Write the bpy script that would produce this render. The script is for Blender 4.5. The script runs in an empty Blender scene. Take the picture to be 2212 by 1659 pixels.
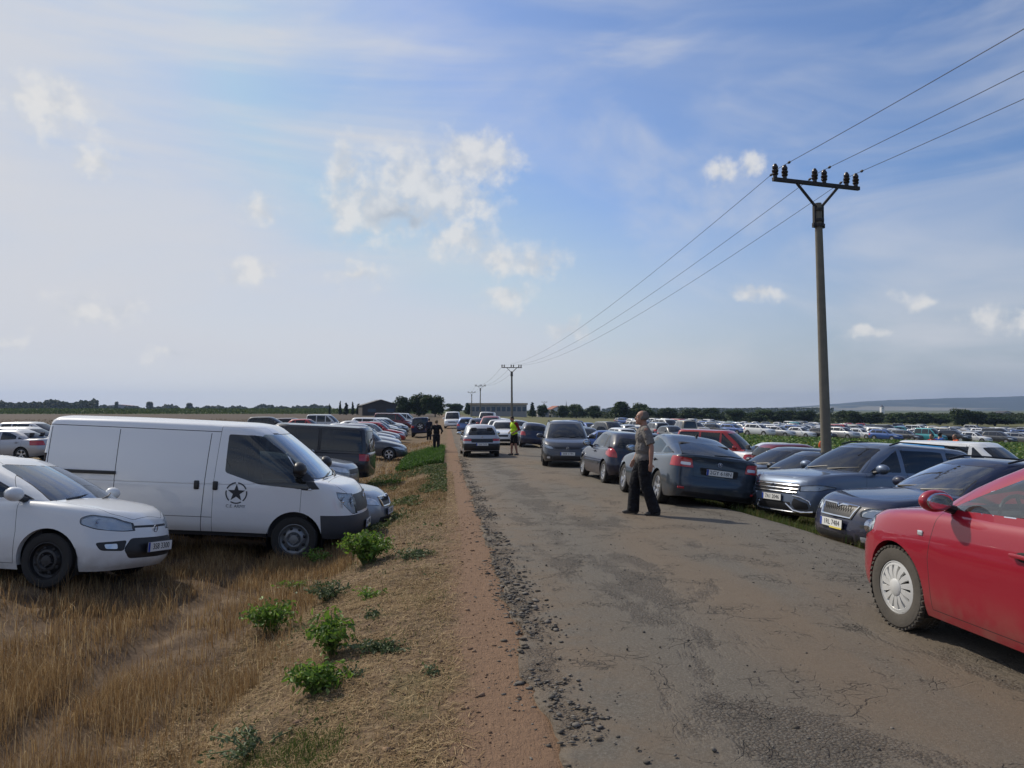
import bpy, bmesh, math, random
import numpy as np
from mathutils import Vector, Matrix, noise as mnoise
from mathutils.bvhtree import BVHTree

random.seed(7)
RNG = np.random.default_rng(11)
SC = bpy.context.scene
COL = SC.collection
PI = math.pi
rad = math.radians

# ------------------------------------------------------------------ camera frame
CAM_H = 1.75
YAW = 4.74            # degrees the camera looks to the right of the road (+Y)
FPX = 1702.0          # focal length in the 2212 px wide view
CX, HOR = 1106.0, 884.0
_c, _s = math.cos(rad(YAW)), math.sin(rad(YAW))


def at(px, d):
    """world x, y of the point at depth d (m) seen in column px of the view"""
    lat = (px - CX) / FPX * d
    return lat * _c + d * _s, -lat * _s + d * _c


def sstep(a, b, x):
    t = np.clip((np.asarray(x, float) - a) / (b - a), 0, 1)
    return t * t * (3 - 2 * t)


def pchip(pts):
    """smooth monotone interpolation through (x, y) points"""
    P = sorted(pts)
    X = np.array([p[0] for p in P], float)
    Y = np.array([p[1] for p in P], float)
    if len(X) == 2:
        return lambda x: np.interp(x, X, Y)
    h = np.diff(X)
    dl = np.diff(Y) / h
    m = np.zeros_like(X)
    for i in range(1, len(X) - 1):
        if dl[i - 1] * dl[i] > 0:
            w1, w2 = 2 * h[i] + h[i - 1], h[i] + 2 * h[i - 1]
            m[i] = (w1 + w2) / (w1 / dl[i - 1] + w2 / dl[i])
    m[0], m[-1] = dl[0], dl[-1]

    def f(x):
        x = np.clip(np.asarray(x, float), X[0], X[-1])
        k = np.clip(np.searchsorted(X, x) - 1, 0, len(X) - 2)
        t = (x - X[k]) / h[k]
        return ((1 + 2 * t) * (1 - t) ** 2 * Y[k] + t * (1 - t) ** 2 * h[k] * m[k]
                + t * t * (3 - 2 * t) * Y[k + 1] + t * t * (t - 1) * h[k] * m[k + 1])
    return f


# ------------------------------------------------------------------ terrain
_RIGHT = pchip([(5.0, 0), (5.3, -.03), (5.6, -.14), (6.1, -.29), (7, -.38), (9, -.5), (13, -.7), (17, -.80),
                (20, -.72), (25, -.74), (31, -1.0), (55, -1.9), (100, -3.0), (200, -5.0), (500, -6.0)])
_LEFT = pchip([(-60, -.36), (-8, -.33), (-5.5, -.36), (-3.6, -.44), (-2.4, -.46), (-1.4, -.28), (-.5, -.06), (.2, 0), (1, 0)])
_ALONG = pchip([(-100, 0), (8, 0), (11, -.02), (13.5, -.07), (16.5, -.18), (22, -.25), (35, -.36), (90, -.46), (400, -.5)])


def terrain(x, y):
    x = np.asarray(x, float)
    y = np.asarray(y, float)
    return _ALONG(y) * (.35 + .65 * sstep(-6, -.5, x)) - .14 * sstep(8, 32, y) * sstep(-.5, -6, x) + .15 * sstep(11.3, 9.8, y) * sstep(-3.2, -4.6, x) + _RIGHT(x) * sstep(-60, 0, y + 55) + _LEFT(x)


def tz(x, y):
    return float(terrain(x, y))


def vnoise(x, y, seed=0.0, octaves=3):
    """cheap smooth value noise on arrays, about -1..1"""
    out = np.zeros(np.broadcast(x, y).shape)
    amp, f, tot = 1.0, 1.0, 0
    for o in range(octaves):
        a = np.asarray(x) * f + seed * 17.1 + o * 5.3
        b = np.asarray(y) * f - seed * 9.7 + o * 3.1
        i, j = np.floor(a), np.floor(b)
        u, v = a - i, b - j
        u, v = u * u * (3 - 2 * u), v * v * (3 - 2 * v)

        def hsh(p, q):
            h = np.sin(p * 127.1 + q * 311.7 + seed * 3.3) * 43758.5453
            return (h - np.floor(h)) * 2 - 1
        out += amp * ((hsh(i, j) * (1 - u) + hsh(i + 1, j) * u) * (1 - v)
                      + (hsh(i, j + 1) * (1 - u) + hsh(i + 1, j + 1) * u) * v)
        tot += amp
        amp *= .5
        f *= 2.03
    return out / tot


# ------------------------------------------------------------------ object helpers
def tag(o, label=None, cat=None, group=None, kind=None):
    if label:
        o['label'] = label
    if cat:
        o['category'] = cat
    if group:
        o['group'] = group
    if kind:
        o['kind'] = kind
    return o


def empty(name, loc=(0, 0, 0), rz=0.0):
    o = bpy.data.objects.new(name, None)
    o.empty_display_size = .3
    o.location = loc
    o.rotation_euler = (0, 0, rz)
    COL.objects.link(o)
    return o


def link(name, me, mats, parent=None, color=None):
    o = bpy.data.objects.new(name, me)
    if not isinstance(mats, (list, tuple)):
        mats = [mats]
    if len(me.materials) == 0:
        for m in mats:
            me.materials.append(m)
    if parent:
        o.parent = parent
    if color:
        o.color = color
    COL.objects.link(o)
    return o


def bm_mesh(name, bm, smooth=True, angle=38):
    me = bpy.data.meshes.new(name)
    bm.to_mesh(me)
    bm.free()
    if smooth and len(me.polygons):
        me.polygons.foreach_set('use_smooth', [True] * len(me.polygons))
        me.set_sharp_from_angle(angle=rad(angle))
    me.update()
    return me


def bobj(name, bm, mats, parent=None, color=None, smooth=True, angle=38):
    return link(name, bm_mesh(name, bm, smooth, angle), mats, parent, color)


def np_mesh(name, V, F, smooth=False):
    """V (N,3), F list of (M,k) arrays of polygon indices"""
    if not isinstance(F, list):
        F = [F]
    F = [np.asarray(f, np.int32) for f in F if len(f)]
    me = bpy.data.meshes.new(name)
    V = np.ascontiguousarray(V, dtype=np.float32)
    me.vertices.add(len(V))
    me.vertices.foreach_set('co', V.ravel())
    nl = sum(f.size for f in F)
    npoly = sum(len(f) for f in F)
    me.loops.add(nl)
    me.loops.foreach_set('vertex_index', np.concatenate([f.ravel() for f in F]))
    me.polygons.add(npoly)
    cnt = np.concatenate([np.full(len(f), f.shape[1]) for f in F])
    st = np.concatenate([[0], np.cumsum(cnt)[:-1]]).astype(np.int32)
    me.polygons.foreach_set('loop_start', st)
    if smooth:
        me.polygons.foreach_set('use_smooth', np.ones(npoly, bool))
    me.update(calc_edges=True)
    return me


def grid_faces(nu, nv):
    i = np.arange(nu - 1)[:, None] * nv + np.arange(nv - 1)[None, :]
    i = i.ravel()
    return np.stack([i, i + nv, i + nv + 1, i + 1], 1)


def children(o):
    return [c for c in o.children]


def copy_tree(o, parent=None, color=None, recolor=None):
    c = o.copy()
    COL.objects.link(c)
    c.parent = parent
    if color is not None and o.type == 'MESH' and (recolor is None or recolor(o)):
        c.color = color
    for ch in list(o.children):
        copy_tree(ch, c, color, recolor)
    return c


# ------------------------------------------------------------------ bmesh shape helpers
def box(bm, c, s, rot=None, mi=0, bev=0.0, taper=None):
    r = bmesh.ops.create_cube(bm, size=1.0)
    vs = r['verts']
    for v in vs:
        v.co = Vector((v.co.x * s[0], v.co.y * s[1], v.co.z * s[2]))
        if taper and v.co.z > 0:
            v.co.x *= taper[0]
            v.co.y *= taper[1]
    fs = list({f for v in vs for f in v.link_faces})
    if bev > 0:
        es = list({e for v in vs for e in v.link_edges})
        rb = bmesh.ops.bevel(bm, geom=es, offset=bev, segments=2, affect='EDGES', profile=.5)
        vs = list({v for v in rb['verts']} | {v for v in vs if v.is_valid})
        fs = list({f for v in vs for f in v.link_faces})
    M = Matrix.Translation(Vector(c))
    if rot is not None:
        M = M @ rot
    bmesh.ops.transform(bm, matrix=M, verts=vs)
    for f in fs:
        f.material_index = mi
    return vs


def tube(bm, pts, radii, seg=8, mi=0, caps=True, squash=None):
    """tapered tube through points"""
    pts = [Vector(p) for p in pts]
    if not isinstance(radii, (list, tuple)):
        radii = [radii] * len(pts)
    rings = []
    up = None
    for i, p in enumerate(pts):
        if i == 0:
            t = pts[1] - p
        elif i == len(pts) - 1:
            t = p - pts[i - 1]
        else:
            t = (pts[i + 1] - p).normalized() + (p - pts[i - 1]).normalized()
        t.normalize()
        if up is None:
            up = Vector((0, 0, 1)) if abs(t.z) < .9 else Vector((1, 0, 0))
        a = t.cross(up)
        if a.length < 1e-4:
            a = t.cross(Vector((0, 1, 0)))
        a.normalize()
        b = a.cross(t).normalized()
        up = b
        r = radii[i]
        rings.append([bm.verts.new(p + (a * math.cos(2 * PI * k / seg) + b * math.sin(2 * PI * k / seg)) * r)
                      for k in range(seg)])
    for i in range(len(rings) - 1):
        for k in range(seg):
            f = bm.faces.new((rings[i][k], rings[i + 1][k], rings[i + 1][(k + 1) % seg], rings[i][(k + 1) % seg]))
            f.material_index = mi
    if caps:
        bm.faces.new(rings[0]).material_index = mi
        bm.faces.new(list(reversed(rings[-1]))).material_index = mi
    return rings


def ellipsoid(bm, c, r, rot=None, u=14, v=9, mi=0):
    ret = bmesh.ops.create_uvsphere(bm, u_segments=u, v_segments=v, radius=1.0)
    vs = ret['verts']
    M = Matrix.Translation(Vector(c))
    if rot is not None:
        M = M @ rot
    M = M @ Matrix.Diagonal((r[0], r[1], r[2], 1))
    bmesh.ops.transform(bm, matrix=M, verts=vs)
    for f in {f for q in vs for f in q.link_faces}:
        f.material_index = mi
    return vs


def lathe(bm, prof, seg=32, axis='y', c=(0, 0, 0), mi=0, closed=False):
    """prof: list of (radius, along)"""
    rings = []
    for r, a in prof:
        ring = []
        for k in range(seg):
            t = 2 * PI * k / seg
            if axis == 'y':
                p = (r * math.cos(t), a, r * math.sin(t))
            elif axis == 'z':
                p = (r * math.cos(t), r * math.sin(t), a)
            else:
                p = (a, r * math.cos(t), r * math.sin(t))
            ring.append(bm.verts.new(Vector(p) + Vector(c)))
        rings.append(ring)
    n = len(rings)
    for i in range(n - 1 + (1 if closed else 0)):
        A, B = rings[i], rings[(i + 1) % n]
        for k in range(seg):
            f = bm.faces.new((A[k], B[k], B[(k + 1) % seg], A[(k + 1) % seg]))
            f.material_index = mi
    return rings


def prism(bm, poly, y0, y1, axis='y', mi=0):
    """extrude a 2-D polygon between y0 and y1 along an axis"""
    def P(a, b, t):
        return {'y': (a, t, b), 'x': (t, a, b), 'z': (a, b, t)}[axis]
    A = [bm.verts.new(P(a, b, y0)) for a, b in poly]
    B = [bm.verts.new(P(a, b, y1)) for a, b in poly]
    n = len(poly)
    fs = [bm.faces.new(A), bm.faces.new(list(reversed(B)))]
    for i in range(n):
        fs.append(bm.faces.new((A[i], B[i], B[(i + 1) % n], A[(i + 1) % n])))
    for f in fs:
        f.material_index = mi
    bmesh.ops.recalc_face_normals(bm, faces=fs)
    return fs


def text_mesh(body, size, extr=.001, name='lettering', align='CENTER'):
    cu = bpy.data.curves.new(name, 'FONT')
    cu.body = body
    cu.size = size
    cu.extrude = extr
    cu.align_x = align
    cu.align_y = 'CENTER'
    cu.resolution_u = 3
    o = bpy.data.objects.new('tmp_text', cu)
    COL.objects.link(o)
    dg = bpy.context.evaluated_depsgraph_get()
    me = bpy.data.meshes.new_from_object(o.evaluated_get(dg))
    bpy.data.objects.remove(o)
    bpy.data.curves.remove(cu)
    me.name = name
    return me


# ------------------------------------------------------------------ material helpers
class NT:
    def __init__(self, name, world=None):
        if world is not None:
            self.t = world.node_tree
        else:
            self.m = bpy.data.materials.new(name)
            self.m.use_nodes = True
            self.t = self.m.node_tree
        self.t.nodes.clear()

    def n(self, typ, ins=None, **props):
        nd = self.t.nodes.new(typ)
        for k, v in props.items():
            setattr(nd, k, v)
        for k, v in (ins or {}).items():
            self.put(nd, k, v)
        return nd

    def put(self, nd, k, v):
        s = nd.inputs[k]
        if hasattr(v, 'outputs'):
            v = v.outputs[0]
        if isinstance(v, bpy.types.NodeSocket):
            self.t.links.new(v, s)
        else:
            if isinstance(v, (tuple, list)) and s.type == 'RGBA' and len(v) == 3:
                v = (*v, 1)
            s.default_value = v

    def math(self, op, a, b=0.0, c=None, clamp=False):
        nd = self.n('ShaderNodeMath', operation=op, use_clamp=clamp)
        self.put(nd, 0, a)
        self.put(nd, 1, b)
        if c is not None:
            self.put(nd, 2, c)
        return nd.outputs[0]

    def mix(self, fac, a, b, blend='MIX'):
        nd = self.n('ShaderNodeMix', data_type='RGBA', blend_type=blend)
        for i, v in ((0, fac), (6, a), (7, b)):
            s = nd.inputs[i]
            if hasattr(v, 'outputs'):
                v = v.outputs[0]
            if isinstance(v, bpy.types.NodeSocket):
                self.t.links.new(v, s)
            else:
                s.default_value = (*v, 1) if isinstance(v, (tuple, list)) and len(v) == 3 else v
        return nd.outputs[2]

    def ramp(self, fac, stops):
        nd = self.n('ShaderNodeValToRGB')
        cr = nd.color_ramp
        while len(cr.elements) < len(stops):
            cr.elements.new(.5)
        for e, (p, c) in zip(cr.elements, stops):
            e.position = p
            e.color = (*c, 1) if len(c) == 3 else c
        self.put(nd, 'Fac', fac)
        return nd.outputs[0]

    def ss(self, x, a, b):
        nd = self.n('ShaderNodeMapRange', interpolation_type='SMOOTHSTEP')
        self.put(nd, 0, x)
        nd.inputs[1].default_value, nd.inputs[2].default_value = a, b
        return nd.outputs[0]

    def noise(self, vec, scale, detail=3, rough=.55, dist=0.0):
        nd = self.n('ShaderNodeTexNoise')
        self.put(nd, 'Vector', vec)
        nd.inputs['Scale'].default_value = scale
        nd.inputs['Detail'].default_value = detail
        nd.inputs['Roughness'].default_value = rough
        nd.inputs['Distortion'].default_value = dist
        return nd.outputs[0]

    def pos(self, scale=None, obj=False):
        if obj:
            p = self.n('ShaderNodeTexCoord').outputs['Object']
        else:
            p = self.n('ShaderNodeNewGeometry').outputs['Position']
        if scale:
            nd = self.n('ShaderNodeVectorMath', operation='MULTIPLY')
            self.put(nd, 0, p)
            nd.inputs[1].default_value = scale
            return nd.outputs[0]
        return p

    def xyz(self, v):
        nd = self.n('ShaderNodeSeparateXYZ')
        self.put(nd, 0, v)
        return nd.outputs

    def bump(self, h, dist=.02, strength=1.0, normal=None):
        nd = self.n('ShaderNodeBump')
        nd.inputs['Strength'].default_value = strength
        nd.inputs['Distance'].default_value = dist
        self.put(nd, 'Height', h)
        if normal is not None:
            self.put(nd, 'Normal', normal)
        return nd.outputs[0]

    def bsdf(self, color, rough=.6, metal=0.0, **kw):
        b = self.n('ShaderNodeBsdfPrincipled')
        self.put(b, 'Base Color', color)
        self.put(b, 'Roughness', rough)
        self.put(b, 'Metallic', metal)
        for k, v in kw.items():
            self.put(b, k.replace('_', ' '), v)
        return b

    def out(self, sh, vol=None):
        o = self.n('ShaderNodeOutputMaterial')
        if sh is not None:
            self.put(o, 'Surface', sh)
        if vol is not None:
            self.put(o, 'Volume', vol)
        return self.m


def simple(name, color, rough=.6, metal=0.0, vary=.12, scale=6.0, bump=0.0, **kw):
    """plain surface with a little mottling so that it is never perfectly even"""
    t = NT(name)
    p = t.pos(obj=True)
    nz = t.noise(p, scale, 4)
    dark = tuple(c * (1 - vary) for c in color)
    lite = tuple(min(1, c * (1 + vary)) for c in color)
    col = t.mix(nz, dark, lite)
    r = t.math('ADD', rough - .06, t.math('MULTIPLY', nz, .12), clamp=True)
    b = t.bsdf(col, r, metal, **kw)
    if bump:
        t.put(b, 'Normal', t.bump(t.noise(p, scale * 6, 4), bump))
    return t.out(b)


def car_paint():
    t = NT('car_paint')
    oi = t.n('ShaderNodeObjectInfo')
    tc = t.pos(obj=True)
    z = t.xyz(tc)[2]
    nz = t.noise(tc, 5, 4)
    fine = t.noise(tc, 60, 3)
    # road dust clings low on the doors and bumpers
    dirt = t.math('MULTIPLY', t.ss(z, .55, .16), t.ss(nz, .28, .70), clamp=True)
    dirt = t.math('MULTIPLY', dirt, .42)
    dirt = t.math('ADD', dirt, t.math('MULTIPLY', t.ss(fine, .5, .8), .035), clamp=True)
    col = t.mix(dirt, oi.outputs['Color'], (.23, .18, .13))
    r = t.math('ADD', .42, t.math('MULTIPLY', dirt, .5), clamp=True)
    b = t.bsdf(col, r, 0.0)
    t.put(b, 'Metallic', oi.outputs['Alpha'])
    t.put(b, 'Coat Weight', t.math('SUBTRACT', 1.0, t.math('MULTIPLY', dirt, 1.6), clamp=True))
    t.put(b, 'Specular IOR Level', .25)
    t.put(b, 'Coat Roughness', .04)
    return t.out(b)


def car_glass(name, tint, gloss=1.0, dust=.0):
    t = NT(name)
    tr = t.n('ShaderNodeBsdfTransparent', {'Color': tint})
    gl = t.n('ShaderNodeBsdfGlossy', {'Color': (.9, .95, 1), 'Roughness': .02})
    fr = t.n('ShaderNodeFresnel', {'IOR': 1.5})
    fac = t.math('ADD', t.math('MULTIPLY', fr, gloss), .015, clamp=True)
    mx = t.n('ShaderNodeMixShader', {0: fac, 1: tr, 2: gl})
    if dust:
        nz = t.noise(t.pos(obj=True), 9, 4)
        df = t.n('ShaderNodeBsdfDiffuse', {'Color': (.5, .47, .42)})
        mx = t.n('ShaderNodeMixShader', {0: t.math('MULTIPLY', nz, dust), 1: mx, 2: df})
    return t.out(mx)


M = {}
M['paint'] = car_paint()
M['glass'] = car_glass('window_glass', (.60, .68, .68), 2.3, .10)
M['glass_mid'] = car_glass('side_glass', (.22, .25, .25), 1.2, .05)
M['glass_dark'] = car_glass('tinted_glass', (.07, .08, .085), 1.0, .05)
M['glass_far'] = simple('dark_car_glass', (.018, .022, .028), .06, 0, .2, 2, **{'Coat_Weight': .5})
M['black_plastic'] = simple('black_plastic', (.018, .018, .02), .45, 0, .25, 12)
M['grey_plastic'] = simple('grey_plastic', (.055, .058, .065), .55, 0, .15, 10, .0008)
M['seam'] = simple('panel_gap', (.012, .012, .013), .8)
M['rubber'] = simple('tyre_rubber', (.022, .021, .02), .82, 0, .35, 9, .002)
M['dusty_rubber'] = simple('dusty_tyre_rubber', (.085, .075, .062), .9, 0, .35, 9, .003)
M['chrome'] = simple('chrome_trim', (.75, .76, .78), .14, 1.0, .05)
M['alloy'] = simple('alloy_wheel', (.60, .61, .63), .32, .85, .08)
M['silver_plastic'] = simple('silver_wheel_cover', (.62, .62, .60), .42, .15, .1, 14)
M['steel'] = simple('steel_wheel', (.22, .23, .24), .45, .7, .25, 14)
M['dark_gap'] = simple('dark_recess', (.010, .010, .011), .7)
M['cabin'] = simple('cabin_fabric', (.035, .035, .038), .85, 0, .25, 10)
M['lamp_clear'] = simple('clear_lamp_lens', (.62, .65, .68), .12, .35, .25, 16, **{'Coat_Weight': 1.0})
M['lens'] = car_glass('clear_lens', (.90, .93, .95), 1.3, .04)
M['lamp_inner'] = simple('lamp_reflector', (.78, .80, .82), .35, .15, .12, 22)
M['lamp_red'] = simple('red_lamp_lens', (.42, .012, .016), .14, 0, .18, 16, **{'Coat_Weight': 1.0})
M['lamp_orange'] = simple('orange_lamp_lens', (.75, .22, .03), .15, 0, .15, 16)
M['plate_white'] = simple('plate_white', (.74, .74, .71), .4, 0, .05)
M['plate_blue'] = simple('plate_blue_band', (.02, .06, .35), .4)
M['plate_yellow'] = simple('plate_yellow_sticker', (.75, .62, .12), .5)
M['plate_ink'] = simple('plate_lettering', (.015, .015, .02), .5)
M['decal_black'] = simple('black_vinyl_decal', (.016, .018, .024), .45)
M['decal_blue'] = simple('blue_vinyl_decal', (.03, .28, .66), .4)
M['decal_white'] = simple('white_vinyl_decal', (.75, .78, .8), .4)
M['mirror'] = simple('mirror_glass', (.55, .6, .65), .03, 1.0, .02)
# ================================================================== vehicles
# car frame: +X forward, +Y the car's left, Z up, origin on the ground at mid length

def spline2(ctrl, n, dens=None):
    P = np.array(ctrl, float)
    d = np.concatenate([[0], np.cumsum(np.sqrt((np.diff(P, axis=0) ** 2).sum(1)))])
    fx, fy = pchip(list(zip(d, P[:, 0]))), pchip(list(zip(d, P[:, 1])))
    u = np.linspace(0, d[-1], 400)
    X, Y = fx(u), fy(u)
    # denser where the outline turns
    ang = np.unwrap(np.arctan2(np.gradient(Y), np.gradient(X)))
    w = np.hypot(np.gradient(X), np.gradient(Y)) + .16 * np.abs(np.gradient(ang))
    cw = np.concatenate([[0], np.cumsum(w[1:])])
    q = np.interp(np.linspace(0, cw[-1], n), cw, u)
    return np.stack([fx(q), fy(q)], 1)


BASE = dict(
    L=4.1, W=1.72, H=1.46, wb=2.5, fo=.82, R=.31, tw=.195,
    belt=[(-.5, .86), (-.42, .93), (-.2, .94), (.05, .92), (.2, .90), (.33, .83), (.43, .75), (.5, .66)],
    zb=[(-.5, .30), (-.4, .22), (-.2, .19), (.2, .19), (.4, .19), (.5, .22)],
    nose=[(0, 0), (.012, .30), (.05, .56), (.14, .78), (.30, .92), (.65, .985), (1.1, 1.0)],
    tail=[(0, 0), (.01, .35), (.035, .62), (.10, .82), (.22, .94), (.5, .985), (1.0, 1.0)],
    fprof=[(0, .07), (.12, .015), (.3, 0), (.5, .015), (.75, .06), (.9, .12), (1, .22)],
    rprof=[(0, .08), (.15, .02), (.35, 0), (.6, .03), (.85, .07), (1, .12)],
    side=[(0, .925), (.12, .965), (.3, .99), (.45, 1.0), (.62, .996), (.72, .985), (.86, .968), (.95, .95), (1, .93)],
    crown=.05,
    gh=dict(xF0=.19, xF1=.02, xR0=-.485, xR1=-.40, w0=.925, w1=.70, z=[(-.42, -.06), (-.3, -.02), (-.1, 0), (.02, -.035)],
            ftuck=1.0, rtuck=1.0, bF=.02, bR=.03),
    pillars=[-.02, -.27],      # B and C pillar, fraction of the length
    colour=(.5, .5, .5), metal=.0,
)


def spec(base=None, **kw):
    s = dict(base or BASE)
    s['gh'] = dict(s['gh'])
    g = kw.pop('gh', {})
    s.update(kw)
    s['gh'].update(g)
    return s


class Car:
    def __init__(self, sp, lod=0):
        self.sp, self.lod = sp, lod
        L, W = sp['L'], sp['W']
        self.L, self.W, self.w = L, W, W / 2
        self.xf = L / 2 - sp['fo']
        self.xr = self.xf - sp['wb']
        self.beltf = pchip([(a * L, z) for a, z in sp['belt']])
        self.zbf = pchip([(a * L, z) for a, z in sp['zb']])
        self.roofz = pchip([(a * L, sp['H'] - .045 + z) for a, z in sp['gh']['z']])
        self.bm = bmesh.new()
        self.src = self.bm.faces.layers.int.new('src')
        self.bvh = None
        self.shell()

    def deck(self, x, y):
        q = np.clip(np.abs(y) / (self.w * .93), 0, 1)
        return self.beltf(x) + self.sp['crown'] * (1 - q ** 2.4) * np.clip(1.35 - np.abs(x) / (self.L / 2) * .9, .3, 1)

    # ---------------------------------------------------------------- shell
    def shell(self):
        sp, L, w, bm = self.sp, self.L, self.w, self.bm
        n = (46, 26, 15)[self.lod]
        ctrl = [(L / 2 - a, b * w) for a, b in sp['nose']]
        ctrl += [(-L / 2 + a, b * w) for a, b in reversed(sp['tail'])]
        out = spline2(ctrl, n)
        fpr, rpr, sd = pchip(sp['fprof']), pchip(sp['rprof']), pchip(sp['side'])
        T = ([0, .05, .12, .2, .3, .4, .5, .6, .7, .78, .85, .9, .94, .97, .99, 1.0],
             [0, .1, .22, .36, .5, .65, .78, .88, .95, 1.0], [0, .2, .45, .7, .9, 1.0])[self.lod]
        rings = []
        for t in T:
            ins = .045 * (1 - math.sqrt(max(0, 1 - max(0, (t - .9) / .1) ** 2)))
            X, Y = out[:, 0], out[:, 1]
            wf = np.clip((X - .18 * L) / (.32 * L), 0, 1)
            wr = np.clip((-X - .22 * L) / (.28 * L), 0, 1)
            x = X - (float(fpr(t)) + ins) * wf + (float(rpr(t)) + ins) * wr
            y = Y * float(sd(t)) * (1 - ins / w)
            z0 = self.zbf(x)
            z = z0 + (self.deck(x, y) - z0) * t
            rings.append(np.stack([x, y, z], 1))
        # bonnet / deck: rings closing on the centre line
        top = rings[-1]
        S = ([.12, .3, .5, .75, 1.0], [.3, .65, 1.0], [.5, 1.0])[self.lod]
        cr = sp['crown']
        for s in S:
            x = top[:, 0] * (1 - .07 * s)
            y = top[:, 1] * (1 - s)
            z = self.deck(x, y)
            rings.append(np.stack([x, y, z], 1))
        self._skin(rings, 0)
        # remove the deck that lies under the cabin
        g = sp['gh']
        xf, xr = g['xF0'] * L - .22, g['xR0'] * L + .16
        dead = [f for f in bm.faces if f.calc_center_median().z > float(self.beltf(f.calc_center_median().x)) - .02
                and xr < f.calc_center_median().x < xf and abs(f.calc_center_median().y) < g['w0'] * w * .86]
        bmesh.ops.delete(bm, geom=dead, context='FACES')
        # greenhouse
        ft, rt = g['ftuck'], g['rtuck']
        SS = ([0, .12, .26, .42, .58, .72, .83, .91, .96, 1.0], [0, .25, .5, .75, .92, 1.0], [0, .5, .9, 1.0])[self.lod]
        rings = []
        xF0, xF1, xR0, xR1 = (g[k] * L for k in ('xF0', 'xF1', 'xR0', 'xR1'))
        hwt = w * g['w1'] - .048
        for s in SS:
            ins = .06 * (1 - math.sqrt(max(0, 1 - max(0, (s - .86) / .14) ** 2)))
            hw = w * (g['w0'] + (g['w1'] - g['w0']) * (s - .16 * math.sin(PI * s) * .5)) - ins * .8
            xF = xF0 + (xF1 - xF0) * s + g['bF'] * L * math.sin(PI * s) - ins
            xR = xR0 + (xR1 - xR0) * s - g['bR'] * L * math.sin(PI * s) + ins
            c = [(xF, 0), (xF - .015 * ft, .34), (xF - .07 * ft, .70), (xF - .17 * ft, .90), (xF - .42 * ft, .985),
                 ((xF + xR) / 2, 1.0), (xR + .45 * rt, .985), (xR + .15 * rt, .90), (xR + .05 * rt, .68),
                 (xR + .012 * rt, .34), (xR, 0)]
            o = spline2([(a, b * hw) for a, b in c], n)
            z0 = self.beltf(o[:, 0]) - .03
            z1 = self.roofz(o[:, 0]) + .045 * (1 - np.clip(np.abs(o[:, 1]) / hwt, 0, 1) ** 2.2)
            z = z0 + (z1 - z0) * s
            rings.append(np.stack([o[:, 0], o[:, 1], z], 1))
        top = rings[-1]
        for s in S:
            x = top[:, 0] * (1 - .1 * s) + (xF1 + xR1) / 2 * .1 * s
            y = top[:, 1] * (1 - s)
            z = self.roofz(x) + .045 * (1 - np.clip(np.abs(y) / hwt, 0, 1) ** 2.2)
            rings.append(np.stack([x, y, z], 1))
        self._skin(rings, 1)
        # wheel arches are opened in the side skin
        if self.lod < 2:
            for xw in (self.xf, self.xr):
                for sg in (1, -1):
                    r = sp['R'] * sp.get('arch', 1.16)
                    k = 18
                    poly = [(xw + r * math.cos(PI * i / k), sp['R'] * 1.02 + r * math.sin(PI * i / k)) for i in range(k + 1)]
                    poly += [(xw - r * .96, -.1), (xw + r * .96, -.1)]
                    fs = self.cut(poly, 'y', sg, lim=lambda c: abs(c.y) > w * .70)
                    bmesh.ops.delete(bm, geom=fs, context='FACES')
                    # rolled lip
                    es = [e for e in bm.edges if e.is_boundary and e.verts[0].co.y * sg > 0
                          and all(abs(math.hypot(v.co.x - xw, v.co.z - sp['R'] * 1.02) - r) < .012 for v in e.verts)]
                    if es:
                        ex = bmesh.ops.extrude_edge_only(bm, edges=es)
                        for v in [q for q in ex['geom'] if isinstance(q, bmesh.types.BMVert)]:
                            v.co.y -= sg * .07
        bmesh.ops.recalc_face_normals(bm, faces=bm.faces[:])
        self.bvh = BVHTree.FromBMesh(bm)

    def _skin(self, rings, src):
        """mirror half rings (first and last points on the centre line) and bridge them"""
        bm = self.bm
        n = len(rings[0])
        cols = []
        for r in rings:
            left = [bm.verts.new(p) for p in r]
            right = [left[0]] + [bm.verts.new((p[0], -p[1], p[2])) for p in r[1:-1]] + [left[-1]]
            cols.append((left, right))
        for a, b in zip(cols[:-1], cols[1:]):
            for side in (0, 1):
                A, B = a[side], b[side]
                for i in range(n - 1):
                    q = [A[i], A[i + 1], B[i + 1], B[i]]
                    if side:
                        q.reverse()
                    try:
                        f = bm.faces.new(q)
                        f[self.src] = src
                        f.smooth = True
                    except ValueError:
                        pass
        bmesh.ops.remove_doubles(bm, verts=list({v for c in cols for h in c for v in h}), dist=.0004)

    # ---------------------------------------------------------------- cutting
    def cut(self, poly, axis, sign, lim=None, src=None):
        """cut the skin along a convex polygon seen along an axis; returns the faces inside"""
        bm = self.bm
        ia, ib = {'y': (0, 2), 'x': (1, 2), 'z': (0, 1)}[axis]
        ic = {'y': 1, 'x': 0, 'z': 2}[axis]
        P = np.array(poly, float)
        ar = .5 * np.sum(P[:, 0] * np.roll(P[:, 1], -1) - np.roll(P[:, 0], -1) * P[:, 1])
        if ar < 0:
            P = P[::-1]
        lo, hi = P.min(0), P.max(0)
        fs = []
        for f in bm.faces:
            if src is not None and f[self.src] != src:
                continue
            c = f.calc_center_median()
            if axis == 'x':
                if (src != 1 and c.x * sign < .12 * self.L) or f.normal.x * sign < .05:
                    continue
            elif c[ic] * sign < .02:
                continue
            if lim and not lim(c):
                continue
            a = [v.co[ia] for v in f.verts]
            if max(a) < lo[0] or min(a) > hi[0]:
                continue
            b = [v.co[ib] for v in f.verts]
            if max(b) < lo[1] or min(b) > hi[1]:
                continue
            fs.append(f)
        N = len(P)
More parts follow.
